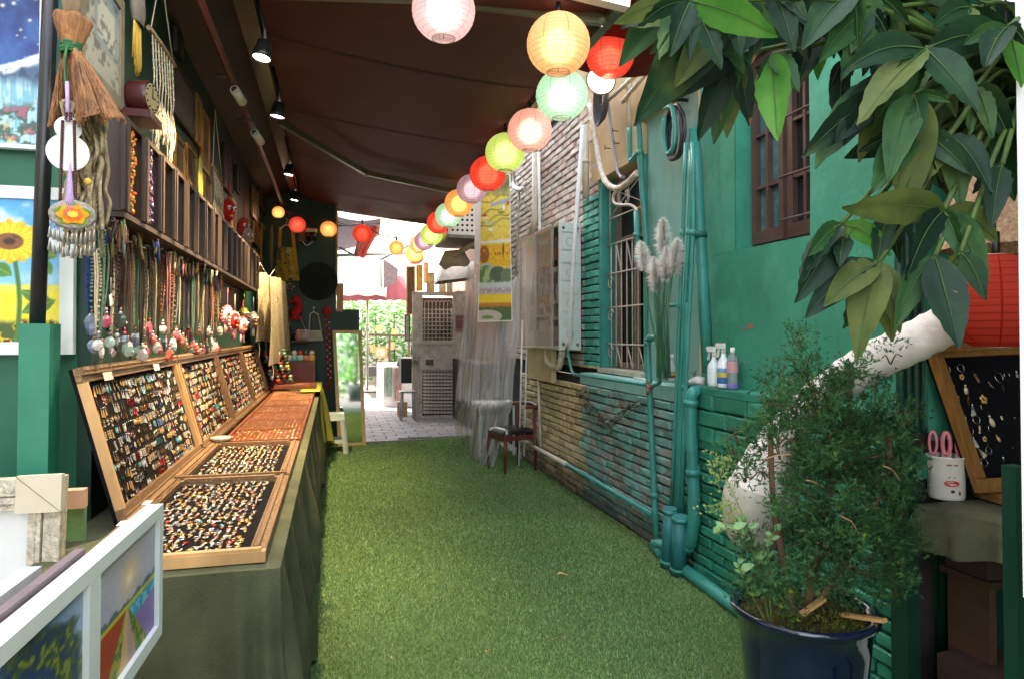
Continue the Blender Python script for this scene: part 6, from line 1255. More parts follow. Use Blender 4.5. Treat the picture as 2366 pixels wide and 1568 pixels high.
# ================================================================== goods on the end partition
def end_goods():
    Y = YE-.03; q = lambda x, y, dy=0: onY(x, y, Y-dy); s = (q(800, 600)-q(700, 600)).x/100
    # tote bag
    yel = mat('ochre_cotton', lin((184, 148, 44)), .85, var=.15, scale=20); p = q(663, 650); t = thing('tote_bag', 'ochre cotton tote bag with dark prints on a hanger', 'bag', p)
    TLb, TRb, BLb, BRb = q(641, 573, .05), q(684, 573, .05), q(634, 651, .05), q(692, 648, .05)
    mb = MB(); mb.grid(lambda u, v: (BLb*(1-u)+BRb*u)*(1-v)+(TLb*(1-u)+TRb*u)*v+V((0, -.05*math.sin(math.pi*u)-.01*math.sin(u*18+v*5), 0)), 20, 16); part(t, 'bag_front', mb, yel)
    mb = MB(); mb.slab(BLb+V((0, .02, 0)), BRb+V((0, .02, 0)), TRb+V((0, .02, 0)), TLb+V((0, .02, 0)), (0, .01, 0)); part(t, 'bag_back', mb, yel)
    for x0, x1 in ((645, 651), (679, 671)): mb = MB(); mb.bar(q(x0+1, 574, .06), q((x0+x1)/2, 525, .06), .04, .006, up=(0, 1, 0)); part(t, 'strap', mb, yel)
    mb = MB(); mb.tube(bez([q(646, 532, .06), q(654, 524, .06), q(663, 520, .06), q(672, 526, .06), q(678, 534, .06)], 4), .008, 6); mb.tube(bez([q(662, 520, .06), q(663, 512, .06), q(666, 508, .06), q(660, 506, .06)], 4), .004, 5); part(t, 'hanger', mb, m_white)
    mb = MB()
    for k in range(26):
        u, v = R.random(), R.random(); p0 = (BLb*(1-u)+BRb*u)*(1-v)+(TLb*(1-u)+TRb*u)*v+V((0, -.05*math.sin(math.pi*u)-.018, 0)); mb.col = lin(R.choice(((60, 50, 44), (110, 60, 50), (90, 90, 96), (200, 196, 190)))); a0 = R.random()*6
        mb.add([p0+V((R.uniform(.008, .02)*math.cos(a0+b), 0, R.uniform(.008, .02)*math.sin(a0+b))) for b in np.linspace(0, 6.28, 7)[:-1]], [tuple(range(6))])
    part(t, 'print', mb, vc, 'stuff')
    p = q(664, 663); mb = MB(); mb.col = lin((44, 40, 38)); mb.box(p+V((0, -.03, 0)), (.2, .05, .11))
    for k in range(60): mb.col = lin((190, 184, 170)); mb.ball(p+V((R.uniform(-.095, .095), -.056, R.uniform(-.05, .05))), .006, 4, 3)
    t = single('patterned_purse', 'black and white patterned purse with chain below the tote bag', 'purse', mb, vc)
    # black hanger-woven fan (round dark wicker)
    p = q(735, 650); mb = MB()
    for k in range(14): mb.torus(p+V((0, -.02-.012*(14-k)*.4, 0)), .02+.0165*k, .008, (0, 1, 0), 30, 4)
    mb.disc(p+V((0, -.01, 0)), .245, (0, -1, 0), 30); single('wicker_tray', 'large round black woven tray hung on the dark green partition', 'tray', mb, mat('black_wicker', (.012, .022, .020), .6, var=.3, scale=40))
    # security light
    p = q(716, 540); t = thing('wall_lamp', 'small white and black wall lamp with sensor between lanterns', 'wall lamp', p); mb = MB(); mb.lathe([(.001, .05), (.07, .05), (.075, .0), (.001, 0)][::-1], 16, Matrix.Translation(p+V((.02, -.08, 0)))); part(t, 'white_cap', mb, m_white); mb = MB(); mb.lathe([(.001, -.10), (.055, -.10), (.066, -.001), (.001, -.001)], 16, Matrix.Translation(p+V((.02, -.08, 0)))); part(t, 'black_body', mb, m_black); mb = MB(); mb.box(p+V((-.09, -.02, -.03)), (.09, .035, .16)); part(t, 'junction_box', mb, mat('grey_box', lin((96, 90, 80)), .6)); mb = MB(); mb.tube(bez([p+V((-.09, -.04, -.11)), p+V((-.03, -.05, -.16)), p+V((.04, -.04, -.1))], 5), .008, 6); part(t, 'cable', mb, m_white)
    # red horse plush
    red = mat('red_felt', lin((196, 34, 36)), .85, var=.15, scale=30); t = thing('plush_horse', 'bright red felt horse hanging on the dark green partition', 'plush toy', q(684, 735)); P = lambda x, y: q(x, y, .06)
    mb = MB(); mb.tube(bez([P(684, 738), P(682, 722), P(690, 712), P(688, 700), P(682, 692)], 5), [.03]*3+[.065]*7+[.05]*4+[.04]*7, 10); mb.tube(bez([P(682, 692), P(676, 695), P(671, 700)], 4), [.042]*4+[.028]*5, 8); part(t, 'body', mb, red)
    for a, b in (((679, 728), (672, 738)), ((688, 732), (694, 740)), ((690, 712), (699, 706)), ((684, 690), (687, 683))): mb = MB(); mb.tube([P(*a), P(*b)], [.028, .018], 7); part(t, 'limb', mb, red)
    mb = MB()
    for k in range(8): mb.ball(P(689+.5*math.sin(k), 690+k*3.4)+V((.02, 0, 0)), .022, 6, 4)
    part(t, 'mane', mb, red)
    # wedge stand with plush dolls
    wd = mat('tan_wood', lin((140, 110, 74)), .6); t = thing('rope_shelf', 'triangular hanging shelf on two ropes with dolls', 'shelf', q(684, 787)); mb = MB(); a, b, c = q(657, 787, .02), q(716, 787, .02), q(683, 705, .02); mb.bb((a.x, a.y-.14, a.z-.012), (b.x, a.y, a.z)); part(t, 'shelf_board', mb, wd)
    for e in (a, b): mb = MB(); mb.tube([e, c], .006, 5); part(t, 'rope', mb, mat('cream_rope'))
    for k, (x, c1) in enumerate(((661, (226, 210, 196)), (672, (40, 36, 36)), (690, (226, 150, 150)), (698, (196, 170, 140)), (707, (216, 190, 196)))):
        p = q(x, 786, .09); mb = MB(); mb.col = lin(c1); mb.ball(p+V((0, 0, .04)), .05, 10, 6, (1, .8, .9)); mb.col = tuple(min(1, v*1.3+.05) for v in lin(c1)); mb.ball(p+V((0, -.01, .10)), .038, 8, 5); mb.col = (.02, .02, .02)
        for sg in (-1, 1): mb.ball(p+V((sg*.014, -.045, .105)), .006, 5, 3)
        single('plush_doll', ('white', 'black', 'pink', 'tan', 'pale mauve')[k]+' plush doll sitting on the hanging rope shelf', 'plush toy', mb, vc_matte, 'dolls on the rope shelf')
    # beaded bag
    t = thing('beaded_bag', 'white beaded handbag on a white hanger', 'handbag', q(726, 780)); mb = MB()
    for k in range(8):
        w_ = lerp(14, 19, k/7)
        for j in range(12): mb.ball(q(726+w_*(j/5.5-1), 765+k*3, .05-.02*abs(j/5.5-1)), .013, 5, 3)
    part(t, 'beaded_body', mb, mat('pearl_beads', lin((206, 198, 178)), .35, var=.2))
    for x0, x1 in ((714, 716), (742, 735)):
        mb = MB()
        for k in range(16): mb.ball(q(lerp(x0, x1, k/15), lerp(765, 726, k/15), .05), .010, 5, 3)
        part(t, 'beaded_strap', mb, MATS['pearl_beads'])
    mb = MB(); mb.tube(bez([q(715, 727, .05), q(725, 721, .05), q(735, 727, .05)], 5), .007, 6); mb.tube(bez([q(725, 721, .05), q(724, 714, .05), q(728, 711, .05), q(722, 710, .05)], 4), .004, 5); part(t, 'hanger', mb, m_white)
    # red knot string
    t = thing('knot_string', 'long string of red knots and white beads with red ball on top', 'ornament', q(757, 720)); mb = MB(); mb.lathe([(max(.002, .055*math.sin(math.pi*k/8)), -.055*math.cos(math.pi*k/8)) for k in range(9)], 12, Matrix.Translation(q(755, 718, .05)), True, lambda a, z: 1+.12*math.sin(6*a)); part(t, 'red_ball', mb, red)
    mb = MB(); mb.tube([q(756, 695, .03), q(757, 735, .03), q(760, 900, .03)], .006, 5)
    for k in range(22):
        y = 735+k*6.2; mb.ball(q(756+k*.2, y, .04), .024 if k % 5 == 0 else .014, 6, 4)
    part(t, 'red_knot', mb, red)
    mb = MB()
    for k in range(20): mb.ball(q(757+k*.2+(3 if k % 2 else -3), 738+k*7, .04), .011, 5, 3)
    part(t, 'white_bead', mb, m_white, 'stuff')
    mb = MB()
    for k in range(10): mb.tube([q(760, 868, .04), q(760+R.uniform(-6, 6), 900, .04)], .005, 4)
    part(t, 'tassel', mb, red)
    # cabinet with pots
    a, b = onY(648, 835, 8.62), onY(728, 890, 8.62); mb = MB(); mb.bb((a.x, 8.62, TZ+.04), (b.x, 9.05, a.z)); single('red_cabinet', 'small red brown cabinet standing at the counter end', 'cabinet', mb, mat('mahogany', lin((88, 36, 34)), .3, var=.25, scale=8))
    cols = [(150, 190, 160), (190, 200, 190), (110, 170, 180), (150, 190, 200), (190, 120, 110), (214, 170, 90)]
    for k in range(6):
        p = onY(653+k*13.5, 834, 8.66); mb = MB(); mb.col = lin(cols[k]); mb.lathe([(.001, 0), (.036, 0), (.045, .03), (.044, .07), (.036, .075), (.001, .07)], 12, Matrix.Translation(p)); mb.col = lin(R.choice(((200, 60, 50), (60, 80, 60), (230, 220, 210)))); mb.ball(p+V((0, 0, .10)), .035, 7, 4)
        single('little_pot', f'little glazed pot with knob, {ordn(k)} on top of the red brown cabinet', 'pot', mb, vc_gloss, 'little pots on the cabinet')
    # side stand with toys
    t = thing('toy_stand', 'red brown easel stand with little ceramic toys beyond the earring boards', 'stand', (-.58, 7.95, TZ)); mb = MB(); mb.slab((-.66, 7.75, TZ+.04), (-.40, 7.95, TZ+.04), (-.52, 8.25, 1.22), (-.78, 8.05, 1.22), (-.02, .02, 0)); part(t, 'panel', mb, MATS['mahogany'])
    for k in range(5):
        f = .15+.17*k; a = lerp(V((-.66, 7.74, TZ+.04)), V((-.78, 8.04, 1.22)), f); b_ = lerp(V((-.40, 7.94, TZ+.04)), V((-.52, 8.24, 1.22)), f); mb = MB(); mb.bar(a, b_, .07, .012); part(t, 'ledge', mb, MATS['mahogany'])
        for j in range(4):
            p = lerp(a, b_, .15+.24*j)+V((.0, -.02, .008)); c1 = R.choice(((210, 90, 70), (226, 220, 210), (90, 150, 110), (200, 180, 60), (40, 36, 36), (120, 180, 190))); mb = MB(); mb.col = lin(c1); mb.ball(p+V((0, 0, .025)), .028, 8, 5); mb.col = lin(R.choice(((230, 220, 200), (190, 60, 50), (80, 130, 90)))); mb.ball(p+V((0, -.01, .062)), .019, 7, 4)
            single('ceramic_toy', f'ceramic toy, {ordn(j)} along the {ordn(k)} ledge of the easel stand', 'toy', mb, vc_gloss, 'ceramic toys on the easel stand')
end_goods()
# ================================================================== beyond the carpet: gate, boxes, market
def gate():
    Yg = 11.35; q = lambda x, y, dy=0: onY(x, y, Yg-dy); t = thing('iron_gate', 'weathered pale iron gate with arched grille and louvred lower half, standing open', 'gate', q(1002, 966)); m = m_rust
    def rect(nm, x0, y0, x1, y1, th=.045, dy=0, mm=m): a, b = q(x0, y0, dy), q(x1, y1, dy); mb = MB(); mb.bb((a.x, a.y, b.z), (b.x, a.y+th, a.z)); return part(t, nm, mb, mm)
    rect('stile', 953, 674, 976, 967); rect('stile', 1046.5, 674, 1052, 967)
    for y0, y1 in ((674, 684), (786, 795), (846, 853), (960, 967)): rect('rail', 976.2, y0, 1046.3, y1)
    rect('panel', 976.3, 795.2, 1046.2, 845.8, .02, -.012); rect('worn_plate', 984, 830, 1002, 843, .006, .002, mat('dark_plate', lin((84, 78, 70)), .5))
    g = mat('white_bars', lin((190, 180, 160)), .5, var=.2, scale=30)
    for k in range(8): x = 981+k*8.8; mb = MB(); mb.tube([q(x, 712, -.02), q(x, 786, -.02)], .011, 5); part(t, 'bar', mb, g)
    for k in range(8): y = 716+k*9.2; mb = MB(); mb.tube([q(976.5, y, -.02), q(1046, y, -.02)], .010, 5); part(t, 'bar', mb, g)
    for k in range(7):
        x = 981+k*8.8; mb = MB(); c = q(x+4.4, 702, -.02); r = (q(x+4.4, 0)-q(x, 0)).length; mb.tube([c+V((r*math.cos(a), 0, 1.5*r*math.sin(a))) for a in np.linspace(0, math.pi, 9)], .009, 5); mb.tube([c+V((-r, 0, 0)), q(x, 712, -.02)], .009, 5); part(t, 'arch', mb, g)
    for k in range(13): y = 858+k*8; mb = MB(); a, b = q(978, y, -.01), q(1046, y, -.01); mb.slab(a, b, b+V((0, .035, .03)), a+V((0, .035, .03)), (0, 0, .008)); part(t, 'louvre', mb, g)
    for k in range(9): x = 982+k*7.6; mb = MB(); mb.tube([q(x, 853, -.06), q(x, 960, -.06)], .008, 5); part(t, 'back_bar', mb, g)
    mb = MB(); p = q(962, 832, .01); mb.box(p, (.10, .03, .12)); mb.ball(p+V((0, -.04, 0)), .035, 10, 6); part(t, 'lock', mb, m_iron)
    a, b = q(1052.5, 672, -.03), q(1078, 967, -.03); mb = MB(); mb.bb((a.x, a.y, 0), (b.x, a.y+.08, a.z)); o = part(t, 'jamb', mb, m)
    a, b = q(1051, 727, .0), q(1077, 768, .0); mb = MB(); mb.bb((a.x, a.y+.02, b.z), (b.x, a.y+.028, a.z)); part(t, 'notice', mb, mat('pink_paper', lin((176, 130, 124)), .8, var=.1))
    mb = MB()
    for k in range(6): y = 732+k*5; mb.bar(q(1054, y, -.014), q(1054+R.uniform(14, 20), y, -.014), .004, .012)
    part(t, 'lettering', mb, mat('dull_ink', lin((110, 60, 60)), .8))
gate()
def beyond():
    wall = mat('pale_wall', lin((206, 200, 188)), .8, var=.1, scale=2)
    # perforated white box and hood on the house side
    a, b = atd(1036, 430, 8.6), atd(1117, 543, 8.5); t = thing('louvred_box', 'white perforated metal box jutting over the alley behind the small lanterns', 'air unit', (a.x+.3, 8.6, b.z))
    y0, y1, x0, x1, z0, z1 = a.y, a.y+1.1, a.x, 2.16, b.z, b.z+.62; mb = MB(); pw = mat('white_steel', lin((222, 216, 202)), .5, var=.08, scale=6)
    mb.bb((x0, y0+.02, z0+.02), (x1, y1, z1)); part(t, 'casing', mb, pw); mb = MB(); mb.bb((x0-.01, y0-.01, z0-.02), (x1, y1+.01, z0+.019)); part(t, 'base_pan', mb, mat('grey_pan', lin((120, 112, 100)), .6, var=.3, scale=14, stretch=(4, .5, 1)))
    hole = mat('dark_hole', (.02, .016, .014), .9); mb = MB()
    for i in range(8):
        for j in range(8): mb.tube([V((x0+.06+i*.062, y0+.018, z0+.08+j*.066)), V((x0+.06+i*.062, y0+.0185+.001, z0+.08+j*.066))], .017, 8)
    part(t, 'vent_hole', mb, hole, 'stuff')
    a, b = atd(1016, 612, 9.6), atd(1094, 650, 9.5); t = thing('hood', 'grey sloping metal hood with rolled white cover above the gate', 'hood', (1.8, 9.8, b.z)); mb = MB()
    A, B = atd(1012, 650, 9.6), atd(1094, 640, 9.5); C_, D_ = atd(1028, 612, 9.9), atd(1096, 604, 9.8); mb.slab(A, B, D_, C_, (0, .5, -.02)); part(t, 'canopy', mb, mat('grey_hood', lin((130, 120, 104)), .5, metal=.3, var=.3, scale=10))
    mb = MB(); mb.tube([atd(1020, 618, 9.5), atd(1036, 598, 9.5), atd(1064, 596, 9.45), atd(1080, 610, 9.4)], [.06, .12, .12, .05], 12); part(t, 'rolled_cover', mb, mat('off_white_cloth', lin((214, 202, 184)), .9, var=.1))
    mb = MB(); mb.tube([atd(1050, 590, 9.2), atd(1112, 552, 8.9)], .035, 10); single('vent_pipe', 'pale pipe slanting between the hood and the perforated box', 'pipe', mb, m_white_pipe)
    mb = MB(); mb.bb((1.38, 11.62, 0), (2.2, 11.8, 2.02)); mb.bb((1.95, 9.2, 0), (2.3, 11.5, 1.0)); single('yard_wall', 'dim brown wall behind the open iron gate', 'wall', mb, mat('dim_brown', lin((92, 70, 56)), .8, var=.3, scale=6))
    mb = MB(); mb.bb((2.22, 9.2, 1.0), (2.5, 14, 6)); single('house_flank', 'brick flank of the house beyond the perforated box', 'wall', mb, mat('flank_brick', lin((130, 88, 66)), .8, var=.3, scale=10))
    for k, (x0, x1, y0, y1, Y, c, lb) in enumerate(((939, 959, 616, 727, 12.2, ((150, 110, 50), (90, 66, 40)), 'tall brown patterned board hanging left of the gate top'), (962, 977, 612, 673, 12.4, ((226, 196, 80), (200, 160, 60)), 'yellow picture next to the brown patterned board'), (979, 990, 606, 655, 12.5, ((220, 200, 150), (190, 170, 120)), 'cream picture over the gate'), (985, 1004, 630, 676, 12.3, ((214, 196, 110), (200, 180, 140)), 'straw coloured picture over the gate'), (1014, 1030, 640, 676, 12.4, ((200, 216, 200), (150, 186, 150)), 'pale picture under the grey hood'), (1032, 1046, 640, 676, 12.4, ((160, 190, 176), (120, 150, 130)), 'greenish picture under the grey hood'))):
        A, B, C, D = onY(x0, y0, Y), onY(x1, y0, Y), onY(x0, y1, Y), onY(x1, y1, Y); framed('picture_frame', lb, A, B, C, D, .02, (0, .03, 0), m_wood, dimpic(40+k, *c), 10, 16, group='pictures beyond the gate')
    # stall table on the gate side
    q = lambda x, y, Y: onY(x, y, Y); t = thing('stall_table', 'market table with white cloth sides and black folders beyond the carpet', 'table', q(915, 930, 13.5)); mb = MB(); a, b = q(886, 846, 13.2), q(955, 846, 13.2); mb.bb((a.x, 13.2, 0.02), (b.x+.2, 15.2, a.z)); part(t, 'cloth', mb, mat('white_cloth')); 
    for k, (x0, x1, y0, y1, c) in enumerate(((893, 906, 846, 915, ((130, 160, 140), (170, 190, 160))), (912, 928, 850, 925, ((190, 160, 150), (150, 100, 90))))): mb = MB(); canvas(mb, q(x0, y0, 13.17), q(x1, y0, 13.17), q(x0, y1, 13.17), q(x1, y1, 13.17), dimpic(60+k, *c), 8, 10); part(t, 'picture', mb, MATS['oil_paint'])
    for k in range(4): mb = MB(); p = q(936, 842-k*5, 12.6); mb.box(p, (.32-.03*k, .3, .036)); single('folder', ('bottom', 'second', 'third', 'topmost')[k]+' black folder of the pile on the market table', 'folder', mb, m_black, 'folders piled on the market table')
    mb = MB(); p = onZ(942, 972, 0); 
    t = thing('grey_stool', 'small grey stool in front of the open gate', 'stool', p)
    for i in (-.11, .11):
        for j in (-.08, .12): mb = MB(); mb.bar(p+V((i, j, 0)), p+V((i*.8, j, .46)), .03); part(t, 'leg', mb, m_iron)
    mb = MB(); mb.box(p+V((0, .02, .475)), (.26, .26, .03)); part(t, 'seat', mb, m_iron)
    p = onZ(929, 962, 0); mb = MB(); mb.box(p+V((0, 0, .13)), (.16, .2, .26)); single('cardboard_box', 'tan cardboard box standing beside the small grey stool', 'box', mb, mat('tan_card'))
    mb = MB(); mb.col = lin((30, 30, 34)); p = onZ(942, 960, 0); mb.bb((p.x-.1, 12.0, .55), (p.x+.4, 12.5, .98)); single('black_crate', 'black crate between the market table and the gate', 'crate', mb, vc)
    A, B, C, D = onY(935, 727, 13), onY(948, 727, 13), onY(935, 788, 13), onY(948, 788, 13); framed('painting', 'bluish painting leaning above the black folders', A, B, C, D, .02, (0, .03, 0), m_darkwood, dimpic(71, (110, 160, 190), (200, 196, 160)), 10, 14, cat='painting', group='pictures beyond the gate')
    # umbrella, canopies, tarps
    white = leafmat('white_canvas', lin((226, 226, 220)), lin((214, 214, 208)), .8, .3); t = thing('market_umbrella', 'white square market umbrella on a grey pole beyond the carpet', 'umbrella', onZ(848, 905, 0)); p = onZ(848, 905, 0)
    mb = MB(); mb.tube([p, V((p.x, p.y, 3.4))], .035, 8); part(t, 'pole', mb, m_iron); zc = onY(848, 605, p.y).z; zv = onY(848, 687, p.y).z; xl, xr = p.x-1.5, onY(887, 640, p.y-1).x
    ap = V((p.x-.2, p.y+.2, zc+1.0)); cs = [V((xl, p.y-1.4, zc)), V((xr, p.y-1.2, zc)), V((xr+.3, p.y+1.4, zc)), V((xl, p.y+1.5, zc))]; mb = MB()
    for i in range(4): mb.add([cs[i], cs[(i+1) % 4], ap], [(0, 1, 2)])
    part(t, 'canopy', mb, white); mb = MB()
    for i in range(4): a, b = cs[i], cs[(i+1) % 4]; mb.grid(lambda u, v: lerp(a, b, u)+V((0, 0, -v*(zc-zv)-.04*abs(math.sin(u*14))*v)), 28, 3)
    part(t, 'valance', mb, white); mb = MB()
    for i in range(4): mb.tube([cs[i], V((p.x, p.y, zc+.9))], .015, 5)
    part(t, 'rib', mb, m_iron)
    mb = MB(); mb.tube([p, p+V((0, 0, .06))], .28, 16); part(t, 'base', mb, m_iron); mb = MB(); mb.tube([V((p.x, p.y, onY(848, 765, p.y).z)), V((p.x, p.y, onY(848, 750, p.y).z))], .06, 8); part(t, 'crank_hub', mb, m_iron)
    mar = leafmat('maroon_canvas', lin((112, 44, 56)), lin((96, 38, 48)), .8, .1); mb = MB(); A, B = onY(788, 678, 16.5), onY(945, 676, 16.5); mb.grid(lambda u, v: lerp(A, B, u)+V((0, 1.2*(1-v), .5*(1-v)-.16*v-.03*abs(math.sin(u*22))*v)), 30, 4); single('maroon_awning', 'maroon awning with scalloped hem beyond the white umbrella', 'awning', mb, mar)
    gr = leafmat('grey_canvas', lin((150, 140, 146)), lin((130, 122, 130)), .8, .25); A, B, C, D = onY(778, 500, 10.6), onY(880, 505, 10.6), onY(876, 545, 12.5), onY(778, 580, 12.5); mb = MB(); mb.grid(lambda u, v: (A*(1-u)+B*u)*(1-v)+(D*(1-u)+C*u)*v+V((0, 0, -.05*math.sin(math.pi*u))), 10, 8); single('grey_canopy', 'grey mauve canopy hanging right behind the end partition', 'canopy', mb, gr)
    mb = MB(); 
    for a, b in (((778, 522), (880, 516)), ((784, 572), (822, 592)), ((822, 592), (832, 556))): mb.tube([onY(*a, 11), onY(*b, 11)], .018, 6)
    single('canopy_frame', 'thin steel tubes of the grey canopy frame', 'canopy frame', mb, m_iron)
    pk = leafmat('pink_tarp', lin((226, 120, 108)), lin((206, 90, 84)), .7, .35); A, B, C, D = onY(834, 520, 11.2), onY(880, 524, 11.2), onY(842, 596, 11.2), onY(816, 592, 11.2); mb = MB(); mb.grid(lambda u, v: (A*(1-u)+B*u)*(1-v)+(D*(1-u)+C*u)*v+V((0, .06*math.sin(u*9), 0)), 10, 8); single('pink_tarp', 'pink tarp hanging in a fold behind the small red lantern', 'tarp', mb, pk)
    A, B, C, D = onY(886, 598, 15), onY(920, 622, 15), onY(917, 652, 15), onY(886, 668, 15); mb = MB(); mb.slab(A, D, C, B, (0, .8, .1)); single('mauve_parasol', 'mauve parasol edge beyond the white umbrella', 'parasol', mb, gr)
    A, B = onY(780, 590, 12.6), onY(960, 585, 12.6); mb = MB(); mb.tube([A, B], .03, 6); mb.tube([onY(880, 600, 12.6), onY(960, 560, 12.2)], .02, 6); single('tent_bar', 'pale tent bar spanning above the white umbrella', 'bar', mb, m_white)
    p = onZ(856, 893, 0); t = thing('folding_cart', 'dark folding cart with crossed legs beside the umbrella pole', 'cart', p); mb = MB(); mb.box(p+V((0, 0, .42)), (.34, .4, .26)); part(t, 'bag', mb, mat('dark_bag', lin((54, 56, 62)), .8, var=.3, scale=20)); mb = MB(); mb.bar(p+V((-.16, 0, 0)), p+V((.16, 0, .3)), .02); mb.bar(p+V((.16, -.03, 0)), p+V((-.16, -.03, .3)), .02); part(t, 'crossed_legs', mb, m_iron)
    p = onZ(876, 893, 0); mb = MB(); mb.col = lin((150, 40, 44)); mb.box(p+V((0, .2, .3)), (.16, .3, .56)); mb.col = lin((120, 90, 70)); mb.box(p+V((.02, .2, .65)), (.12, .2, .12)); single('red_bag', 'red bag standing between the folding cart and the market table', 'bag', mb, vc)
    # green wall at the back
    hedge('hedge', 'sunlit leafy hedge with pictures closing the market at the back', (-1.5, 19.6), (6, 20.6), 2.5, 5200, .085)
    for k, (x0, x1, y0, y1) in enumerate(((866, 894, 800, 826), (855, 866, 796, 812), (868, 880, 752, 765), (905, 918, 760, 775), (900, 912, 790, 806))):
        A, B, C, D = onY(x0, y0, 19.3), onY(x1, y0, 19.3), onY(x0, y1, 19.3), onY(x1, y1, 19.3); framed('picture_frame', ('wooden framed pale picture', 'small paper picture', 'little square picture', 'small picture high', 'small picture low')[k]+' hung on the sunlit hedge', A, B, C, D, .05, (0, .04, 0), m_wood, dimpic(80+k, (226, 220, 200), (190, 196, 180)), 8, 8, group='pictures hung on the hedge')
    mb = MB(); mb.bar(onY(842, 773, 19.1), onY(950, 776, 19.1), .06); 
    for x in (850, 900, 945): mb.bar(onY(x, 773, 19.12), V((onY(x, 773, 19.12).x, 19.12, 0)), .06)
    single('wooden_rail', 'brown wooden rail in front of the sunlit hedge', 'rail', mb, m_darkwood)
    mb = MB(); mb.bb((-14, 22, 0), (16, 24, 5.2)); single('far_building', 'pale building rising behind the sunlit hedge', 'building', mb, wall)
    mb = MB(); mb.bb((2.5, 14.1, 0), (8, 22, 6)); single('market_building', 'cream building along the market side', 'building', mb, wall)
    mb = MB(); mb.bb((-4, 9.3, 0), (-.5, 14.0, 8.5)); single('pavement_shade_block', 'unseen dark block beyond the end partition, added to shade the pavement', 'building', mb, m_dgreen)  # hidden mass, added so the near pavement and gate fall in shadow
    mb = MB(); mb.bb((-5, -2.5, 0), (-2.62, 2.6, 6.2)); single('mouth_shade_block', 'unseen plain block beside the alley mouth, added to shade the foreground', 'building', mb, wall)  # out of view, added to keep direct sun off the foreground
    mb = MB(); mb.bb((3.5, -12, 0), (6, 2.0, 7)); mb.bb((2.55, 2.2, 6.01), (6, 14, 8)); mb.bb((3.5, 2.001, 0), (6, 2.199, 7)); single('sky_block_building', 'unseen plain block behind the corner stall, added to shut out sky light', 'building', mb, wall)  # out of view, added to cut open sky from the stall side
LG = None
def hedge(name, label, a, b, h, n, s):
    t = thing(name, label, 'hedge', ((a[0]+b[0])/2, (a[1]+b[1])/2, 0)); mb = MB()
    for i in range(n):
        p = V((R.uniform(a[0], b[0]), R.uniform(a[1], b[1]), R.uniform(.05, h)+.25*mnoise.noise((i*.1, 0, 0)))); q = Euler((R.uniform(-1.2, 1.2), R.uniform(-1.2, 1.2), R.uniform(0, 6.3))).to_matrix(); k = s*R.uniform(.6, 1.3); mb.col = (R.uniform(.7, 1.3),)*3
        mb.add([p+q @ (V(v)*k) for v in ((0, -1, 0), (.45, 0, .12), (0, 1, 0), (-.45, 0, .12))], [(0, 1, 2), (0, 2, 3)])
    part(t, 'foliage', mb, leafmat('hedge_leaf', lin((70, 128, 56)), lin((110, 156, 80)), .5, .3, attr=True), 'stuff')
    mb = MB()
    for i in range(int((b[0]-a[0])/.5)): x = a[0]+.25+i*.5; mb.tube([(x, (a[1]+b[1])/2, 0), (x+R.uniform(-.1, .1), (a[1]+b[1])/2, h*.8)], .025, 5)
    part(t, 'stem', mb, m_darkwood, 'stuff')
beyond()
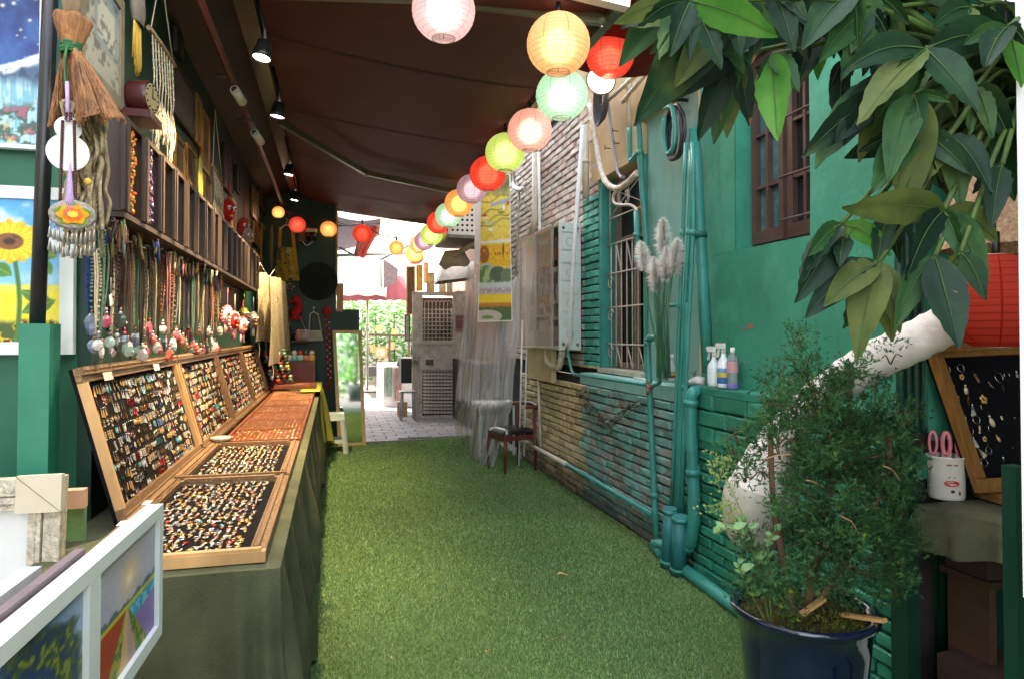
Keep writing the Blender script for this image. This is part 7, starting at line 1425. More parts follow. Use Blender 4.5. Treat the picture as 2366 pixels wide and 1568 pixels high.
def stool_mirror():
    # mirror
    BL, BR = onZ(781, 1031, .004), onZ(846, 1029, .004); Ym = (BL.y+BR.y)/2; BL.y = Ym; BR.y = Ym; tl = .035
    TL, TR = onY(768, 763, BL.y+tl), onY(835, 763, BR.y+tl); t = thing('standing_mirror', 'tall pale wood framed mirror standing on the carpet edge reflecting plants', 'mirror', (BL+BR)/2); bk = V((0, .025, 0)); w_ = .042
    rt = (TR-TL).normalized(); up = (TL-BL).normalized(); f = -(rt.cross(up)).normalized(); f = f if f.y < 0 else -f
    i = [TL+rt*w_-up*w_, TR-rt*w_-up*w_, BR-rt*w_+up*w_, BL+rt*w_+up*w_]; o = [TL, TR, BR, BL]
    for k in range(4): mb = MB(); a, b, c, d = o[k], o[(k+1) % 4], i[(k+1) % 4], i[k]; mb.slab(d, c, b, a, bk); part(t, 'frame_side', mb, mat('light_pine', lin((206, 176, 122)), .5, var=.12, scale=8))
    mb = MB(); e = bk*.4; mb.quad(i[3]+e, i[2]+e, i[1]+e, i[0]+e); part(t, 'mirror_glass', mb, MATS['mirror']); mb = MB(); e = bk; mb.slab(BL+e, BR+e, TR+e, TL+e, (0, .006, 0)); part(t, 'back_panel', mb, m_darkwood)
    m = (i[0]+i[1]+i[2]+i[3])/4; nv = (i[1]-i[0]).cross(i[3]-i[0]).normalized()
    def refl(x, y, Yt):
        r = ray(x, y); p = CP+r*((m-CP).dot(nv)/r.dot(nv)); r2 = r-2*r.dot(nv)*nv; return p+r2*((Yt-p.y)/r2.y)
    print('mirror pot', refl(823, 1010, -3.4), 'top', refl(823, 790, -3.4))
    g = refl(822, 1008, -3.4); z0 = max(0, g.z); p = V((g.x, -3.4, 0)); k = 1
    t = thing('potted_tree', 'potted tree behind the viewpoint seen in the standing mirror', 'potted tree', p); mb = MB(); mb.lathe([(.001, 0), (.2, 0), (.26, .5), (.23, .5), (.22, .46), (.001, .46)], 16, Matrix.Translation(p)); part(t, 'pot', mb, mat('dark_green_pot', lin((20, 50, 40)), .4)); mb = MB(); mb.tube(bez([p+V((0, 0, .4)), p+V((.03, 0, 1.4)), p+V((-.04, 0, 2.4))], 4), .045, 8); part(t, 'trunk', mb, m_darkwood)
    mb = MB()
    for j in range(420):
        c = p+V((R.gauss(0, .34), R.gauss(0, .3), 1.35+1.6*R.random())); q = Euler((R.uniform(.3, 1.6), 0, R.uniform(0, 6.3))).to_matrix(); mb.col = (R.uniform(.6, 1.2),)*3; k_ = R.uniform(.08, .14); mb.add([c+q @ (V(v)*k_) for v in ((0, -1, 0), (.35, 0, .1), (0, 1, -.1), (-.35, 0, .1))], [(0, 1, 2), (0, 2, 3)])
    part(t, 'foliage', mb, leafmat('tree_leaf', lin((40, 84, 44)), lin((62, 104, 56)), .4, .25, attr=True), 'stuff')
    hedge('rear_hedge', 'bright hedge behind the viewpoint seen in the standing mirror', (-1.2, -6.4), (4, -5.6), 2.2, 3600, .11)
    # plastic stool
    c = (onZ(796, 1048, 0)); c = V((c.x-.14, c.y+.12, 0)); pl = mat('pale_plastic', lin((206, 218, 206)), .4, var=.05, scale=5); t = thing('plastic_stool', 'white plastic stool half hidden by the lime cloth next to the mirror', 'stool', c); H = .47
    mb = MB(); mb.box(c+V((0, 0, H-.012)), (.27, .27, .024)); mb.box(c+V((0, 0, H-.05)), (.285, .285, .05), None, .95); part(t, 'seat', mb, pl)
    for i_ in (-1, 1):
        for j_ in (-1, 1):
            mb = MB(); a = c+V((i_*.12, j_*.12, H-.06)); b = c+V((i_*.165, j_*.165, 0)); mb.bar(a, b, .05, .022); mb.bar(a+V((-i_*.012, j_*.012, 0)), b+V((-i_*.012, j_*.012, 0)), .022, .05); part(t, 'leg', mb, pl)
    for i_, j_ in ((0, -1), (0, 1), (-1, 0), (1, 0)): mb = MB(); o1 = V((.145, 0, 0)) if i_ == 0 else V((0, .145, 0)); cc = c+V((i_*.147, j_*.147, .15)); mb.bar(cc-o1, cc+o1, .014, .04); part(t, 'stretcher', mb, pl)
stool_mirror()
# ================================================================== corner stall goods
def corner_goods():
    tz = .80; t = thing('stall_table', 'dark table with grey olive cloth in the corner stall', 'table', (2.75, 1.85, 0))
    mb = MB(); ex = lambda u: V((lerp(1.985, 2.14, u), lerp(1.99, 1.35, u), tz)); mb.grid(lambda u, v: ex(u)+V((v*1.1, .0, 0)), 20, 4); mb.grid(lambda u, v: ex(u)+V((-.02*math.sin(u*30)*(1-v)-.02*(1-v), -.01*(1-v), -(.13+.02*math.sin(u*9))*(1-v))), 40, 5); part(t, 'cloth', mb, mat('grey_olive_cloth', lin((82, 82, 62)), .9, var=.15, scale=20, bump=.2, bscale=200, spec=.15))
    for x in (2.6, 3.05):
        for y in (1.45, 1.92): mb = MB(); mb.bb((x-.02, y-.02, 0), (x+.02, y+.02, tz-.01)); part(t, 'leg', mb, m_darkwood)
    mb = MB(); mb.slab((2.01, 1.98, tz-.03), (2.16, 1.36, tz-.03), (3.1, 1.36, tz-.03), (3.1, 1.98, tz-.03), (0, 0, .026)); part(t, 'table_top', mb, m_darkwood)
    # pail with scissors
    p = onZ(2187, 1148, tz+.002); t = thing('small_pail', 'small white enamel pail with printed red lips and moustache', 'pail', p); r = .062; h = .155
    mb = MB(); mb.lathe([(.001, .002), (r*.93, 0), (r*.95, .006), (r, h-.01), (r*1.06, h-.004), (r*1.05, h), (r*.97, h-.003), (r*.9, .01)], 24, Matrix.Translation(p)); part(t, 'pail_body', mb, mat('enamel', lin((222, 216, 202)), .3, var=.05, scale=12))
    f = (CP-p); f.z = 0; f.normalize(); s = V((-f.y, f.x, 0)); rt = s if s.x > 0 else -s
    def pr(nm, cx, cz, a, b, c, k=.0012, n=16, fn=None):
        mb = MB(); mb.col = lin(c); vs = []
        for i in range(n):
            A = 6.283*i/n; u = cx+a*math.cos(A); z = cz+b*math.sin(A)*(fn(math.cos(A)) if fn else 1); th = u/r; rr = r*.985+k; vs.append(p+(f*math.cos(th)+rt*math.sin(th))*rr+V((0, 0, z)))
        mb.add(vs, [tuple(range(n))]); part(t, nm, mb, vc)
    pr('lips_print', .018, .062, .026, .011, (200, 46, 40)); pr('lips_print', .018, .064, .016, .002, (120, 20, 22), .0022); pr('nostril_print', .010, .085, .003, .002, (40, 30, 30)); pr('nostril_print', .026, .085, .003, .002, (40, 30, 30)); pr('brow_print', .01, .128, .010, .003, (150, 100, 70)); pr('brow_print', .032, .128, .009, .003, (150, 100, 70)); pr('chin_print', .02, .034, .007, .006, (90, 40, 40)); pr('chin_print', .044, .028, .005, .008, (100, 80, 70))
    for sg in (-1, 1): mb = MB(); c = p+rt*sg*r*1.02+V((0, 0, h*.78)); mb.tube([c+rt*sg*(.008+.012*math.sin(a))+V((0, 0, .03*math.cos(a))) for a in np.linspace(.0, 3.14, 9)], .003, 6); part(t, 'handle', mb, m_white)
    for k, (dx, lb) in enumerate(((-.018, 'pink handled scissors standing in the pail, loops upward'), (.022, 'second pink handled scissors in the pail, nearer the earring board'))):
        c = p+rt*dx+V((0, .0, h)); t = thing('scissors', lb, 'scissors', c, 'pink scissors in the pail'); pk = mat('pink_plastic', lin((206, 116, 124)), .35)
        for sg in (-1, 1):
            mb = MB(); mb.tube([c+rt*(sg*.016+.012*math.cos(a)+.006*sg)+V((0, 0, .042+.042*math.sin(a))) for a in np.linspace(0, 6.283, 18)], .0055, 6, caps=False); part(t, 'handle_loop', mb, pk)
        mb = MB(); mb.bar(c+V((0, 0, .01)), c-V((0, 0, .11)), .012, .003); part(t, 'blade', mb, m_iron)
    # leaning earring board and flat board
    def eb(TL, TR, BL, BR, nm, lb, tilt): 
        gl = mat('ochre_wood_frame', lin((140, 96, 48)), .4, var=.25, scale=16, stretch=(3, 3, .5)); up = (TL-BL).normalized(); rt_ = (TR-TL).normalized(); n = rt_.cross(up).normalized(); n = n if n.dot(CP-TL) > 0 else -n; w_ = .05
        t = thing('earring_board', lb, 'display board', (BL+BR)/2, 'earring boards in the corner stall'); mb = MB(); mb.slab(BL, BR, TR, TL, -n*.01); part(t, 'velvet_panel', mb, m_velvet)
        for a, b, inw in ((TL, TR, -up), (BL, BR, up), (BL+up*w_*1.02, TL-up*w_*1.02, rt_), (BR+up*w_*1.02, TR-up*w_*1.02, -rt_)):
            mb = MB(); mb.slab(a, b, b+inw*w_, a+inw*w_, n*.022); mb.slab(a+inw*.012+n*.0225, b+inw*.012+n*.0225, b+inw*.03+n*.0225, a+inw*.03+n*.0225, n*.007); part(t, 'frame_side', mb, gl)
        W, H = (TR-TL).length-2*w_-.04, (TL-BL).length-2*w_-.05; nr, nc = (max(2, int(H/.036)), max(4, int(W/.05))); M0 = Matrix((n, rt_, up)).transposed().to_4x4()
        for r_ in range(nr):
            for c_ in range(nc):
                if R.random() < .22: continue
                kd, ci = pick(); ci = R.choice((0, 1, 2, 2, 1)) if R.random() < .7 else ci; mb, me = ear_mesh(kd, ci); s = R.uniform(.9, 1.5); q = TL+rt_*(w_+.025+c_*W/nc)-up*(w_+.012+r_*H/nr)+n*.003
                o = link('earring', me); o.matrix_world = Matrix.Translation(q) @ M0 @ Matrix.Scale(s, 4) @ Matrix.Rotation(R.gauss(0, .2), 4, 'X'); o['label'] = f'{PALN[ci][0]} {EN[kd]} earring, {ordn(r_)} row, {ordn(c_)} along, {nm}'; o['category'] = 'earring'; o['group'] = 'earrings in the corner stall'
    BL = onZ(2252, 1138, tz+.035); TL = onY(2166, 800, 2.0); TL = V((BL.x-.08, 2.08, TL.z)); TR = TL+V((.72, -.0, .02)); BR = BL+V((.72, -.06, 0)); eb(TL, TR, BL, BR, 'leaning board in the corner stall', 'wood framed earring board leaning in the corner stall behind the pail', 0)
    a = onZ(2236, 1150, tz+.006); eb(a+V((.05, .02, .0)), a+V((.7, -.02, 0)), a+V((.02, -.20, .0)), a+V((.66, -.24, 0)), 'flat board in the corner stall', 'wood framed earring board lying flat before the leaning one', 1)
    # things under the table
    for k, (b, s, m, nm, lb) in enumerate(((atd(2285, 1280, 2.38), (.20, .16, .11), mat('brown_card', lin((54, 35, 27)), .8, var=.1), 'cardboard_box', 'brown cardboard box in shade under the corner table'), (atd(2290, 1500, 2.3), (.24, .2, .3), mat('brown_card'), 'cardboard_box', 'larger dark cardboard box below the brown one'), (atd(2205, 1560, 2.2), (.10, .09, .26), m_white, 'white_box', 'white paper box on the floor by the blue pot'), (atd(2300, 1570, 2.15), (.10, .09, .24), m_white, 'white_box', 'second white paper box on the floor under the corner table'))):
        mb = MB(); z = b.z-s[2]/2 if k == 0 else 0; mb.bb((b.x-s[0]/2, b.y-s[1]/2, max(0, z) if k else z), (b.x+s[0]/2, b.y+s[1]/2, (z if k == 0 else 0)+s[2])); single(nm, lb, 'box', mb, m, 'boxes under the corner table')
    b = atd(2285, 1280, 2.38); mb = MB(); mb.bb((b.x-.11, b.y-.1, b.z-.08), (b.x+.5, b.y+.1, b.z-.057)); 
    for sx in (-.08, .47): mb.bb((b.x+sx-.015, b.y-.08, 0), (b.x+sx+.015, b.y+.08, b.z-.081))
    single('low_shelf', 'dark low shelf under the corner table holding a box', 'shelf', mb, m_darkwood)
    # posts at the mouth
    a, b = onY(2338, 1075, 1.42), onY(2338, 1560, 1.42); mb = MB(); mb.bb((a.x-.012, 1.40, 0), (a.x+.03, 1.44, a.z)); single('stall_post', 'dark green square leg at the front of the corner stall', 'post', mb, m_dgreen)
    mb = MB(); a, b = atd(2345, -40, 1.32), atd(2364, 1378, 1.32); ry = ray(2345, 700); ry = V((ry.x, ry.y, 0)).normalized()*.05; sd = V((ry.y, -ry.x, 0)); mb.slab(b, b+sd, a+sd, a, ry*.9+sd*.02); single('white_post', 'smooth white post close by at the edge of the corner stall', 'post', mb, m_white)
    # rattan shade behind the leaves
    t = thing('woven_shade', 'beige woven bell lampshade behind the leaves over the big red lantern', 'lampshade', atd(2320, 420, 2.25)); p = atd(2330, 420, 2.25); mb = MB(); mb.lathe([(.05, .30), (.09, .18), (.15, 0), (.19, -.12), (.2, -.22)], 26, Matrix.Translation(p)); o = part(t, 'shade', mb, mat('woven_rattan', lin((190, 154, 122)), .8, var=.35, scale=90, bump=.8, bscale=140))
    mb = MB(); mb.tube([p+V((0, 0, .29)), V((p.x, p.y, 2.76))], .004, 5); part(t, 'flex', mb, m_black)
corner_goods()
# ================================================================== white wrapped duct
def duct():
    pts = [atd(2196, 745, 2.22), atd(2110, 790, 2.26), atd(2010, 838, 2.30), atd(1930, 890, 2.34), atd(1850, 960, 2.38), atd(1790, 1050, 2.40), atd(1762, 1140, 2.40)]
    P = bez(pts, 8); n = len(P); t = thing('wrapped_duct', 'bent air duct wrapped in white fabric with flared grey mouth behind the juniper', 'air duct', P[-1]); mb = MB(); rs = []
    for i in range(n): f = i/(n-1); rs.append((.066 if f < .2 else lerp(.066, .062, f))*(1+.035*math.sin(i*1.9))+max(0, f-.72)*.22)
    mb.tube(P, rs, 20, caps=False); wrap = mat('white_wrap', lin((220, 214, 206)), .7, var=.1, scale=14, bump=.5, bscale=30, stretch=(1, 1, 2)); part(t, 'fabric_tube', mb, wrap)
    mb = MB(); mb.lathe([(rs[0]*.2, 0), (rs[0]*1.0, 0), (rs[0]*1.04, .02), (rs[0]*.98, .03)], 20, Matrix.Translation(P[0]) @ (P[0]-P[1]).to_track_quat('Z', 'Y').to_matrix().to_4x4()); part(t, 'end_cap', mb, wrap)
    e = P[-1]; d = (P[-1]-P[-3]).normalized(); q = d.to_track_quat('Z', 'Y').to_matrix().to_4x4(); mb = MB(); r = rs[-1]; mb.lathe([(r, -.01), (r*1.06, .01), (r*1.02, .06), (r*.8, .15), (r*.5, .19)], 20, Matrix.Translation(e) @ q); part(t, 'mouth', mb, mat('grey_fabric', lin((176, 172, 160)), .7, var=.12, scale=20))
duct()
# ================================================================== blue pot with juniper
def frond(mb, p, d, L_, n, w_):
    s0 = d.orthogonal().normalized(); s1 = d.cross(s0)
    for i in range(n):
        a = R.uniform(0, 6.283); f = R.random(); b = p+d*L_*f; e = b+(d*.6+(s0*math.cos(a)+s1*math.sin(a))*.8)*L_*.42*R.uniform(.5, 1.1); w = (e-b).cross(d).normalized()*w_; mb.add([b-w, b+w, e], [(0, 1, 2)])
def juniper():
    c = atd(1856, 1398, 2.13); c.z = 0; zr = .56; r = .205; t = thing('blue_pot', 'big glossy navy pot standing by the low wall', 'plant pot', c)
    mb = MB(); mb.lathe([(.001, 0), (.12, 0), (.135, .02), (.165, .2), (.19, .45), (.198, zr-.03), (r+.012, zr-.022), (r+.014, zr-.004), (r+.004, zr), (r-.012, zr-.006), (r-.02, zr-.06)], 48, Matrix.Translation(c)); part(t, 'pot_body', mb, mat('navy_glaze', lin((14, 24, 50)), .1, var=.3, scale=14, coat=.6))
    mb = MB(); mb.grid(lambda u, v: c+V(((r-.017)*math.sqrt(u)*math.cos(6.2832*v), (r-.017)*math.sqrt(u)*math.sin(6.2832*v), zr-.045+.02*mnoise.noise((u*5*math.cos(6.2832*v), u*5*math.sin(6.2832*v), 0)))), 14, 40); part(t, 'soil', mb, m_soil)
    mb = MB(); 
    for i in range(900): a = R.uniform(0, 6.28); q = (r-.03)*math.sqrt(R.random()); p = c+V((q*math.cos(a), q*math.sin(a), zr-.04)); frond(mb, p, V((R.gauss(0, .5), R.gauss(0, .5), 1)).normalized(), .035, 3, .002)
    part(t, 'moss', mb, leafmat('moss', lin((74, 92, 34)), lin((110, 112, 44)), .8, .2), 'stuff')
    for k, (a, b) in enumerate(((atd(1945, 1395, 2.1), atd(2045, 1440, 1.98)), (atd(1850, 1370, 2.1), atd(1905, 1340, 2.1)))): mb = MB(); a = V((a.x, a.y, zr-.02)); b = V((b.x, b.y, zr+.01+.02*k)); mb.bar(a, b, .022, .010); single('wood_stick', ('flat wooden stick poking over the rim of the blue pot', 'short wooden stick lying on the pot soil')[k], 'stick', mb, m_wood, 'sticks in the blue pot')
    base = c+V((0, 0, zr-.05)); t = thing('juniper', 'feathery dark green juniper growing in the navy pot', 'shrub', base)
    bark = mat('juniper_bark', lin((110, 78, 56)), .85, var=.3, scale=30); mb = MB(); top = atd(1850, 830, 2.15); mb.tube(bez([base+V((-.03, 0, 0)), atd(1790, 1180, 2.12), atd(1780, 1010, 2.1)], 6), [.012]*7+[.009]*6, 7); mb.tube(bez([base+V((.03, .02, 0)), atd(1900, 1200, 2.2), atd(1960, 960, 2.25), atd(1960, 840, 2.25)], 6), [.018]*7+[.013]*6+[.008]*6, 7); mb.tube(bez([base, atd(1950, 1300, 2.15), atd(2040, 1120, 2.2), atd(2060, 1000, 2.2)], 6), .010, 6); part(t, 'trunk', mb, bark)
    # crown: clumps along branches, each a spray of needle sprigs
    blobs = [(1915, 930, 60, 50, 2.2), (1860, 830, 35, 45, 2.2), (1885, 885, 50, 40, 2.12), (1965, 850, 55, 34, 2.16), (1835, 935, 40, 36, 2.12), (1798, 985, 38, 50, 2.12), (1985, 890, 60, 50, 2.28), (1830, 940, 60, 60, 2.18), (1930, 1000, 85, 65, 2.2), (2030, 950, 60, 70, 2.26), (1880, 1050, 90, 60, 2.15), (1990, 1060, 90, 80, 2.22), (1780, 1020, 40, 45, 2.1), (1745, 1080, 45, 30, 2.08), (1860, 1140, 70, 50, 2.1), (1950, 1170, 100, 70, 2.15), (2040, 1160, 60, 80, 2.22), (1880, 1240, 80, 50, 2.1), (1970, 1280, 90, 60, 2.12), (2050, 1270, 50, 70, 2.2), (1850, 1310, 60, 30, 2.05), (1760, 1330, 40, 25, 2.02), (1790, 900, 30, 30, 2.15), (2055, 820, 30, 24, 2.2), (1720, 1100, 25, 15, 2.06), (1810, 870, 40, 30, 2.18), (2070, 1060, 40, 60, 2.25), (1800, 1370, 60, 25, 2.0), (1700, 1010, 22, 18, 2.08), (1690, 1040, 16, 10, 2.06), (2085, 960, 24, 30, 2.25), (2080, 1180, 30, 50, 2.22), (1720, 1260, 30, 18, 2.04), (2060, 1340, 30, 40, 2.15), (1920, 1350, 60, 25, 2.06)]
    fo = MB(); tw = MB(); tot = sum(b[2]*b[3] for b in blobs); NS = 12500
    for (x, y, rx, ry, d) in blobs:
        n = int(NS*rx*ry/tot*(.35 if (x, y) in ((1985, 890), (1780, 1020), (1790, 900), (1810, 870), (1745, 1080), (2055, 820), (1860, 1140)) else .6 if y < 990 else 1)); c0 = atd(x, y, d)
        for j in range(max(3, n//60)): e = atd(x+R.gauss(0, rx*.6), y+R.gauss(0, ry*.6), d+R.gauss(0, .05)); s = atd(x+R.uniform(-.3, .6)*rx, y+ry*.9, d+.03); tw.tube(bez([s, lerp(s, e, .5)+V((0, 0, .02)), e], 3), .0022, 4)
        cl = []
        for _ in range(max(4, n//34)):
            a = R.uniform(0, 6.283); q = R.random()**.5*1.12; lump = 1+.3*math.sin(3*a+x); cl.append((x+rx*lump*q*math.cos(a), y+ry*lump*q*math.sin(a), d+R.gauss(0, .07), R.uniform(.6, 1.25)))
        for i in range(n):
            g = R.choice(cl); p = atd(g[0], g[1], g[2])+V((R.gauss(0, .019), R.gauss(0, .019), R.gauss(0, .017))); o = p-c0; o = o.normalized() if o.length > 1e-4 else V((0, 0, 1)); dr = (o*.7+V((R.gauss(0, .5), R.gauss(0, .5), .35+R.gauss(0, .4)))).normalized()
            k = g[3]*R.uniform(.8, 1.2); fo.col = (k*R.uniform(.9, 1.2), k, k*R.uniform(.8, 1.1)) if R.random() > .02 else (2.6, 1.5, .5); frond(fo, p, dr, R.uniform(.022, .045), 9, .0021)
    part(t, 'foliage', fo, leafmat('juniper_green', lin((52, 98, 60)), lin((78, 120, 70)), .6, .3, attr=True), 'stuff'); part(t, 'twig', tw, bark, 'stuff')
    for a, b, cc in (((1862, 1108), (1905, 1125), (1880, 1112)), ((2040, 1075), (2080, 1110), (2062, 1085)), ((1940, 1190), (1985, 1235), (1968, 1205)), ((1830, 1050), (1760, 1062), (1800, 1050))): mb = MB(); mb.tube(bez([atd(*a, 2.02), atd(*cc, 2.02), atd(*b, 2.04)], 5), .0022, 5); part(t, 'bare_twig', mb, mat('bare_twig', lin((170, 130, 96)), .8))
    # pale leafy sprig and airy weed in the same pot
    def leafy(name, label, stems, lsz, n, m, g0):
        t = thing(name, label, 'plant', g0)
        for P in stems:
            mb = MB(); C = bez(P, 6); mb.tube(C, .0026, 5); part(t, 'stem', mb, leafmat('sprig_stem', lin((120, 140, 80)), lin((100, 116, 70)), .6, .1))
            for i in range(n):
                p = C[int(len(C)*.35+(len(C)*.65-1)*i/(n-1))]; a = i*2.4; dr = V((math.cos(a), math.sin(a), .5)).normalized(); s = dr.orthogonal().normalized(); L_ = lsz*R.uniform(.6, 1.25); up = dr.cross(s); mb = MB()
                vs = [p, p+dr*L_*.35+s*L_*.30+up*.002, p+dr*L_*.8+s*L_*.22, p+dr*L_*1.1-up*L_*.1, p+dr*L_*.8-s*L_*.22, p+dr*L_*.35-s*L_*.30+up*.002, p+dr*L_*.55+up*L_*.08]; mb.add(vs, [(0, 1, 6), (1, 2, 6), (2, 3, 6), (3, 4, 6), (4, 5, 6), (5, 0, 6)], True); part(t, 'leaf', mb, m)
    lm = leafmat('pale_leaf', lin((150, 186, 130)), lin((96, 150, 84)), .35, .3); g0 = V((c.x-.15, c.y-.05, zr-.05)); 
    leafy('leafy_sprig', 'pale green leafy sprigs leaning out of the navy pot over the drain pipe', [[g0, atd(1745, 1290, 2.0), atd(1700, 1222, 1.98), atd(1648, 1232, 1.97)], [g0, atd(1750, 1300, 2.02), atd(1730, 1225, 2.0), atd(1715, 1200, 2.0)], [g0, atd(1720, 1340, 1.98), atd(1705, 1300, 1.97)], [g0, atd(1775, 1280, 2.03), atd(1790, 1225, 2.02)]], .034, 9, lm, g0)
    t = thing('airy_weed', 'thin yellow green weed with tiny leaves in front of the green bricks', 'weed', g0); wm = leafmat('weed_leaf', lin((170, 180, 100)), lin((130, 156, 90)), .6, .3)
    for P in ([(1745, 1270), (1690, 1180), (1655, 1110), (1638, 1062)], [(1745, 1260), (1700, 1150), (1672, 1090), (1668, 1050)], [(1740, 1270), (1700, 1195), (1660, 1175), (1625, 1165)]):
        C = bez([atd(*q, 2.06) for q in P], 8); mb = MB(); mb.tube(C, .0014, 4)
        for i in range(90): p = R.choice(C[6:])+V((R.gauss(0, .018), R.gauss(0, .018), R.gauss(0, .018))); w_ = .006; q = Euler((R.uniform(0, 6), R.uniform(0, 6), 0)).to_matrix(); mb.add([p+q @ V((0, -w_, 0)), p+q @ V((w_*.6, 0, 0)), p+q @ V((0, w_, 0)), p+q @ V((-w_*.6, 0, 0))], [(0, 1, 2, 3)])
        part(t, 'sprig', mb, wm)
juniper()
# ================================================================== money tree over the corner
def money_tree():
    K = lambda x, y: (1419.6+.4225*x, .4225*y); K2 = lambda x, y: (1419.6+.4*x, 567.9+.4*y)
    T = [  # hub, depth, leaf tips
        ((600, 50), 1.50, [(118, 152), (192, 296), (400, 515), (250, 60), (700, 340)]), ((640, 90), 1.42, [(330, 480), (560, 300), (105, 690)]), ((860, -90), 1.36, [(748, 350), (985, 285), (640, 200), (1060, 120)]),
        ((660, 300), 1.50, [(545, 790), (455, 775), (615, 755), (740, 690), (300, 560)]), ((860, 300), 1.40, [(892, 772), (775, 568), (1005, 450), (1010, 505)]), ((1150, 30), 1.5, [(1070, 210), (1000, 480), (1180, 300), (1110, 440), (960, 230)]),
        ((1400, 50), 1.38, [(1120, 340), (1295, 290), (1500, 200), (1240, 440), (1370, 300)]), ((1700, 268), 1.30, [(1330, 690), (1990, 612), (1600, 640), (2215, 262), (1395, 720), (1240, 400)]), ((1480, 490), 1.33, [(1025, 862), (1250, 800)]), ((1560, 420), 1.38, [(1095, 920), (1335, 890), (1210, 780), (1560, 700)]),
        ((1640, 520), 1.30, [(1600, 1165), (1500, 1000), (1680, 730), (1840, 560)]), ((1830, 740), 1.30, [(1900, 1150), (2065, 1065), (1650, 725), (1720, 980), (1790, 1000)]), ((1980, 470), 1.34, [(2070, 760), (1940, 750), (2150, 640), (2180, 800)]),
        ((1800, 1150), 1.28, [(1248, 1140), (2040, 1565), (1590, 1535), (1900, 1420), (2100, 1330)]), ((1240, 1225), 1.36, [(1010, 1565), (1190, 1600), (1515, 1400), (1130, 1330), (1060, 1400)]), ((1500, 1160), 1.36, [(1430, 1470), (1640, 1310), (1560, 1440)]),
        ((1950, 40), 1.36, [(1740, 150), (2090, 110), (2200, 330), (1850, 300), (2000, 250), (1620, -40)]), ((1650, -60), 1.45, [(1500, 210), (1780, 130), (1400, 130)]), ((2150, 150), 1.28, [(2230, 480), (2020, 380), (2260, 250), (1900, 250)]), ((450, -60), 1.55, [(140, 60), (330, 130), (600, 140), (480, 110)]), ((2120, 900), 1.30, [(2060, 1250), (2190, 1100), (1960, 1060)]), ((1250, -40), 1.42, [(1350, 120), (1110, 70), (1200, 200)]), ((2000, 700), 1.40, [(2100, 980), (1900, 900)]), ((1480, 90), 1.46, [(1360, 420), (1440, 500), (1560, 480)]), ((1760, 330), 1.38, [(1720, 800), (1560, 620), (1870, 640), (1960, 560)]), ((1250, 330), 1.5, [(1230, 780), (1180, 480)])]
    T = [(K(*h), d, [K(*q) for q in tips]) for h, d, tips in T]
    T += [(K2(1530, 95), 1.34, [K2(1325, 480), K2(1400, 665), K2(1605, 555), K2(1100, 420), K2(1650, 505), K2(1210, 350)]), (K2(1850, 60), 1.27, [K2(1990, 590), K2(1620, 480), K2(1760, 300)]), (K2(2000, 40), 1.24, [K2(2145, 315), K2(1900, 200)]), (K2(1330, -40), 1.36, [K2(1090, 300), K2(1300, 120), K2(1045, 330)])]
    rg = random.Random(5)
    for (x0, x1, y0, y1, n) in ((2100, 2350, -20, 330, 9), (1500, 1900, -70, 10, 5), (1900, 2100, -70, 20, 3)):
        for _ in range(n):
            hx, hy = rg.uniform(x0, x1), rg.uniform(y0, y1); T.append(((hx, hy), rg.uniform(1.3, 1.6), [(hx+rg.uniform(60, 210)*math.sin(a+rg.uniform(-.2, .2)), hy+rg.uniform(130, 215)*max(.15, math.cos(a*.8))) for a in (-1.5, -.8, -.1, .6, 1.3)]))
    cr = atd(2430, 250, 1.45); foot = V((cr.x+.1, cr.y-.05, 0)); t = thing('money_tree', 'money tree with large dark palmate leaves arching over the corner stall', 'tree', foot); bk = mat('green_bark', lin((96, 104, 74)), .7, var=.3, scale=20)
    mb = MB(); mb.tube(bez([foot, lerp(foot, cr, .5)+V((.03, 0, 0)), cr], 6), [.05]*7+[.04]*6, 10); part(t, 'trunk', mb, bk)
    cols = [(lin((26, 54, 34)), lin((38, 70, 40))), (lin((36, 72, 38)), lin((52, 90, 44))), (lin((22, 44, 32)), lin((30, 56, 36))), (lin((64, 122, 44)), lin((88, 144, 56))), (lin((74, 92, 46)), lin((98, 112, 56)))]
    ms = [leafmat(f'money_leaf_{k}', a, b, .55, .3 if k in (3, 4) else .14, spots=True) for k, (a, b) in enumerate(cols)]; ln = 0
    brm = MB()
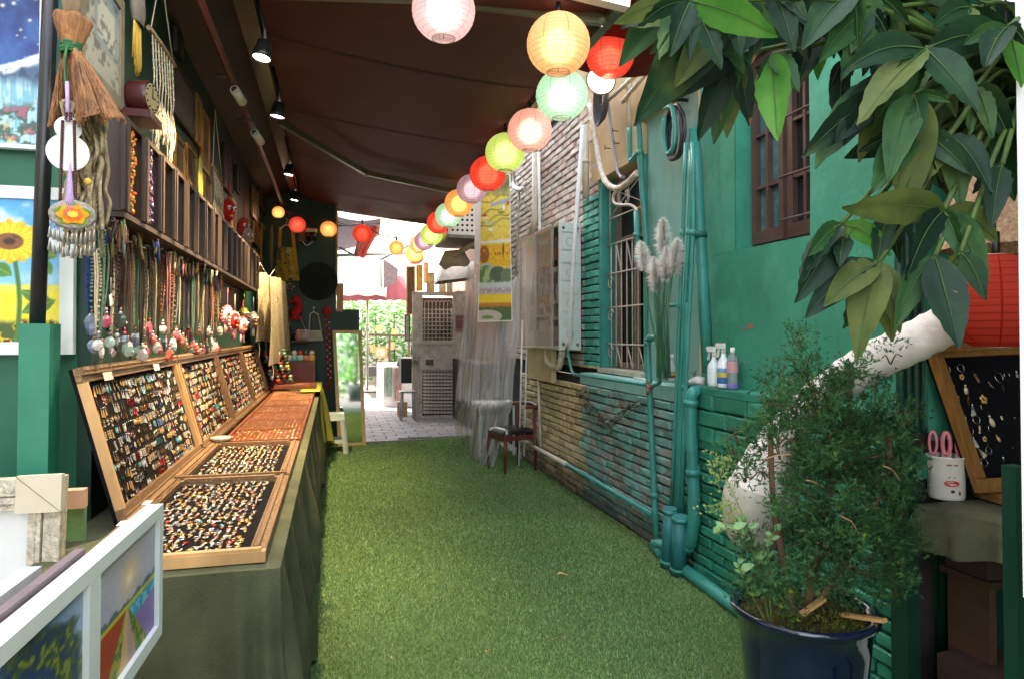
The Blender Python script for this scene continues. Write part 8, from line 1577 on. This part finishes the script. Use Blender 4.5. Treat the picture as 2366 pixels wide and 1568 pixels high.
    for (h, d, tips) in T:
        H = atd(*h, d); mid = lerp(cr, H, .5)+V((0, 0, .10)); mb = MB(); mb.tube(bez([cr if cr.z > H.z-.2 else lerp(cr, H, .2), mid, H], 6), [.0075]*6+[.005]*7, 6); part(t, 'petiole', mb, leafmat('petiole_green', lin((84, 110, 54)), lin((70, 90, 50)), .5, .1))
        for tp in tips:
            E = atd(*tp, d+R.uniform(-.07, .05)); L_ = (E-H).length; ax = (E-H).normalized(); view = (CP-H).normalized(); side = ax.cross(view); side = side.normalized() if side.length > .1 else ax.orthogonal().normalized(); side = (Matrix.Rotation(R.uniform(-.65, .65), 3, ax) @ side); nr = side.cross(ax)
            if nr.dot(view) < 0: nr = -nr
            W = L_*R.uniform(.165, .205); dro = L_*R.uniform(.05, .17); tw_ = R.uniform(-.5, .5); cu = R.uniform(.1, .42); ph = R.random()*6; ns = 12; vs = []; fs = []
            for i in range(ns+1):
                f = i/ns; wd = W*(math.sin(math.pi*min(1, f**.85*.985+.012))**.85)*(1-.1*f)+.001; cpt = H+ax*L_*f+V((0, 0, 1))*dro*math.sin(math.pi*f)*.8
                sd_ = Matrix.Rotation(tw_*f, 3, ax) @ side; n_ = sd_.cross(ax); n_ = n_ if n_.dot(nr) > 0 else -n_
                for k in (-1, -.5, 0, .5, 1): vs.append(cpt+sd_*wd*k+n_*(abs(k)*wd*cu-wd*.25*cu*k*k+.0035*math.sin(f*34+ph+abs(k)*2)*abs(k)-(.0022 if k == 0 else 0)))
            for i in range(ns):
                for k in range(4): a = i*5+k; fs.append((a, a+1, a+6, a+5))
            mb = MB(); mb.add(vs, fs, True); k = R.choices(range(5), [4, 5, 4, .5, 3])[0]; k = 3 if (abs(tp[0]-K(892, 772)[0]) < 1) else k
            o = part(t, 'leaf', mb, ms[k]); m2 = MB(); m2.tube([H+ax*L_*f+V((0, 0, 1))*dro*math.sin(math.pi*f)*.8+nr*.0012 for f in np.linspace(.0, .95, 8)], [.0016, .0014, .0012, .0011, .0009, .0008, .0006, .0004], 4); part(o, 'midrib', m2, leafmat('midrib', lin((84, 112, 62)), lin((72, 98, 54)), .5, .1))
            if tp == K(740, 690) or (abs(tp[0]-K(745, 345)[0]) < 4 and abs(tp[1]-K(745, 345)[1]) < 6):
                m2 = MB(); m2.add([v+nr*.0008 for v in vs[-13:]], [(0, 3, 4, 5)] if False else [(3, 4, 9, 8), (4, 5, 10, 9)]); part(o, 'brown_tip', m2, mat('dead_leaf', lin((150, 104, 70)), .8))
    p = onZ(1300, 1326, .022); mb = MB(); mb.grid(lambda u, v: p+V((.075*(u-.5), .03*(v-.5)*math.sin(math.pi*u), .008*math.sin(u*5)+.006*abs(v-.5))), 8, 4); single('fallen_leaf', 'dry yellow leaf lying on the artificial grass', 'leaf', mb, mat('dry_leaf', lin((206, 180, 104)), .7, var=.2, scale=60))
    mb = MB()
    for k in range(60): q = V((R.uniform(-.1, 1.95), 2.4+6.2*R.random()**1.4, .019)); s = R.uniform(.004, .011); a = R.uniform(0, 6); mb.add([q+V((s*math.cos(a+b)*R.uniform(.4, 1), s*math.sin(a+b)*R.uniform(.4, 1), R.uniform(0, .006))) for b in (0, 1.6, 3.1, 4.7)], [(0, 1, 2, 3)])
    o = single('litter', None, None, mb, mat('dry_crumbs', lin((150, 124, 84)), .8, var=.3, scale=90), None, 'stuff')
money_tree()
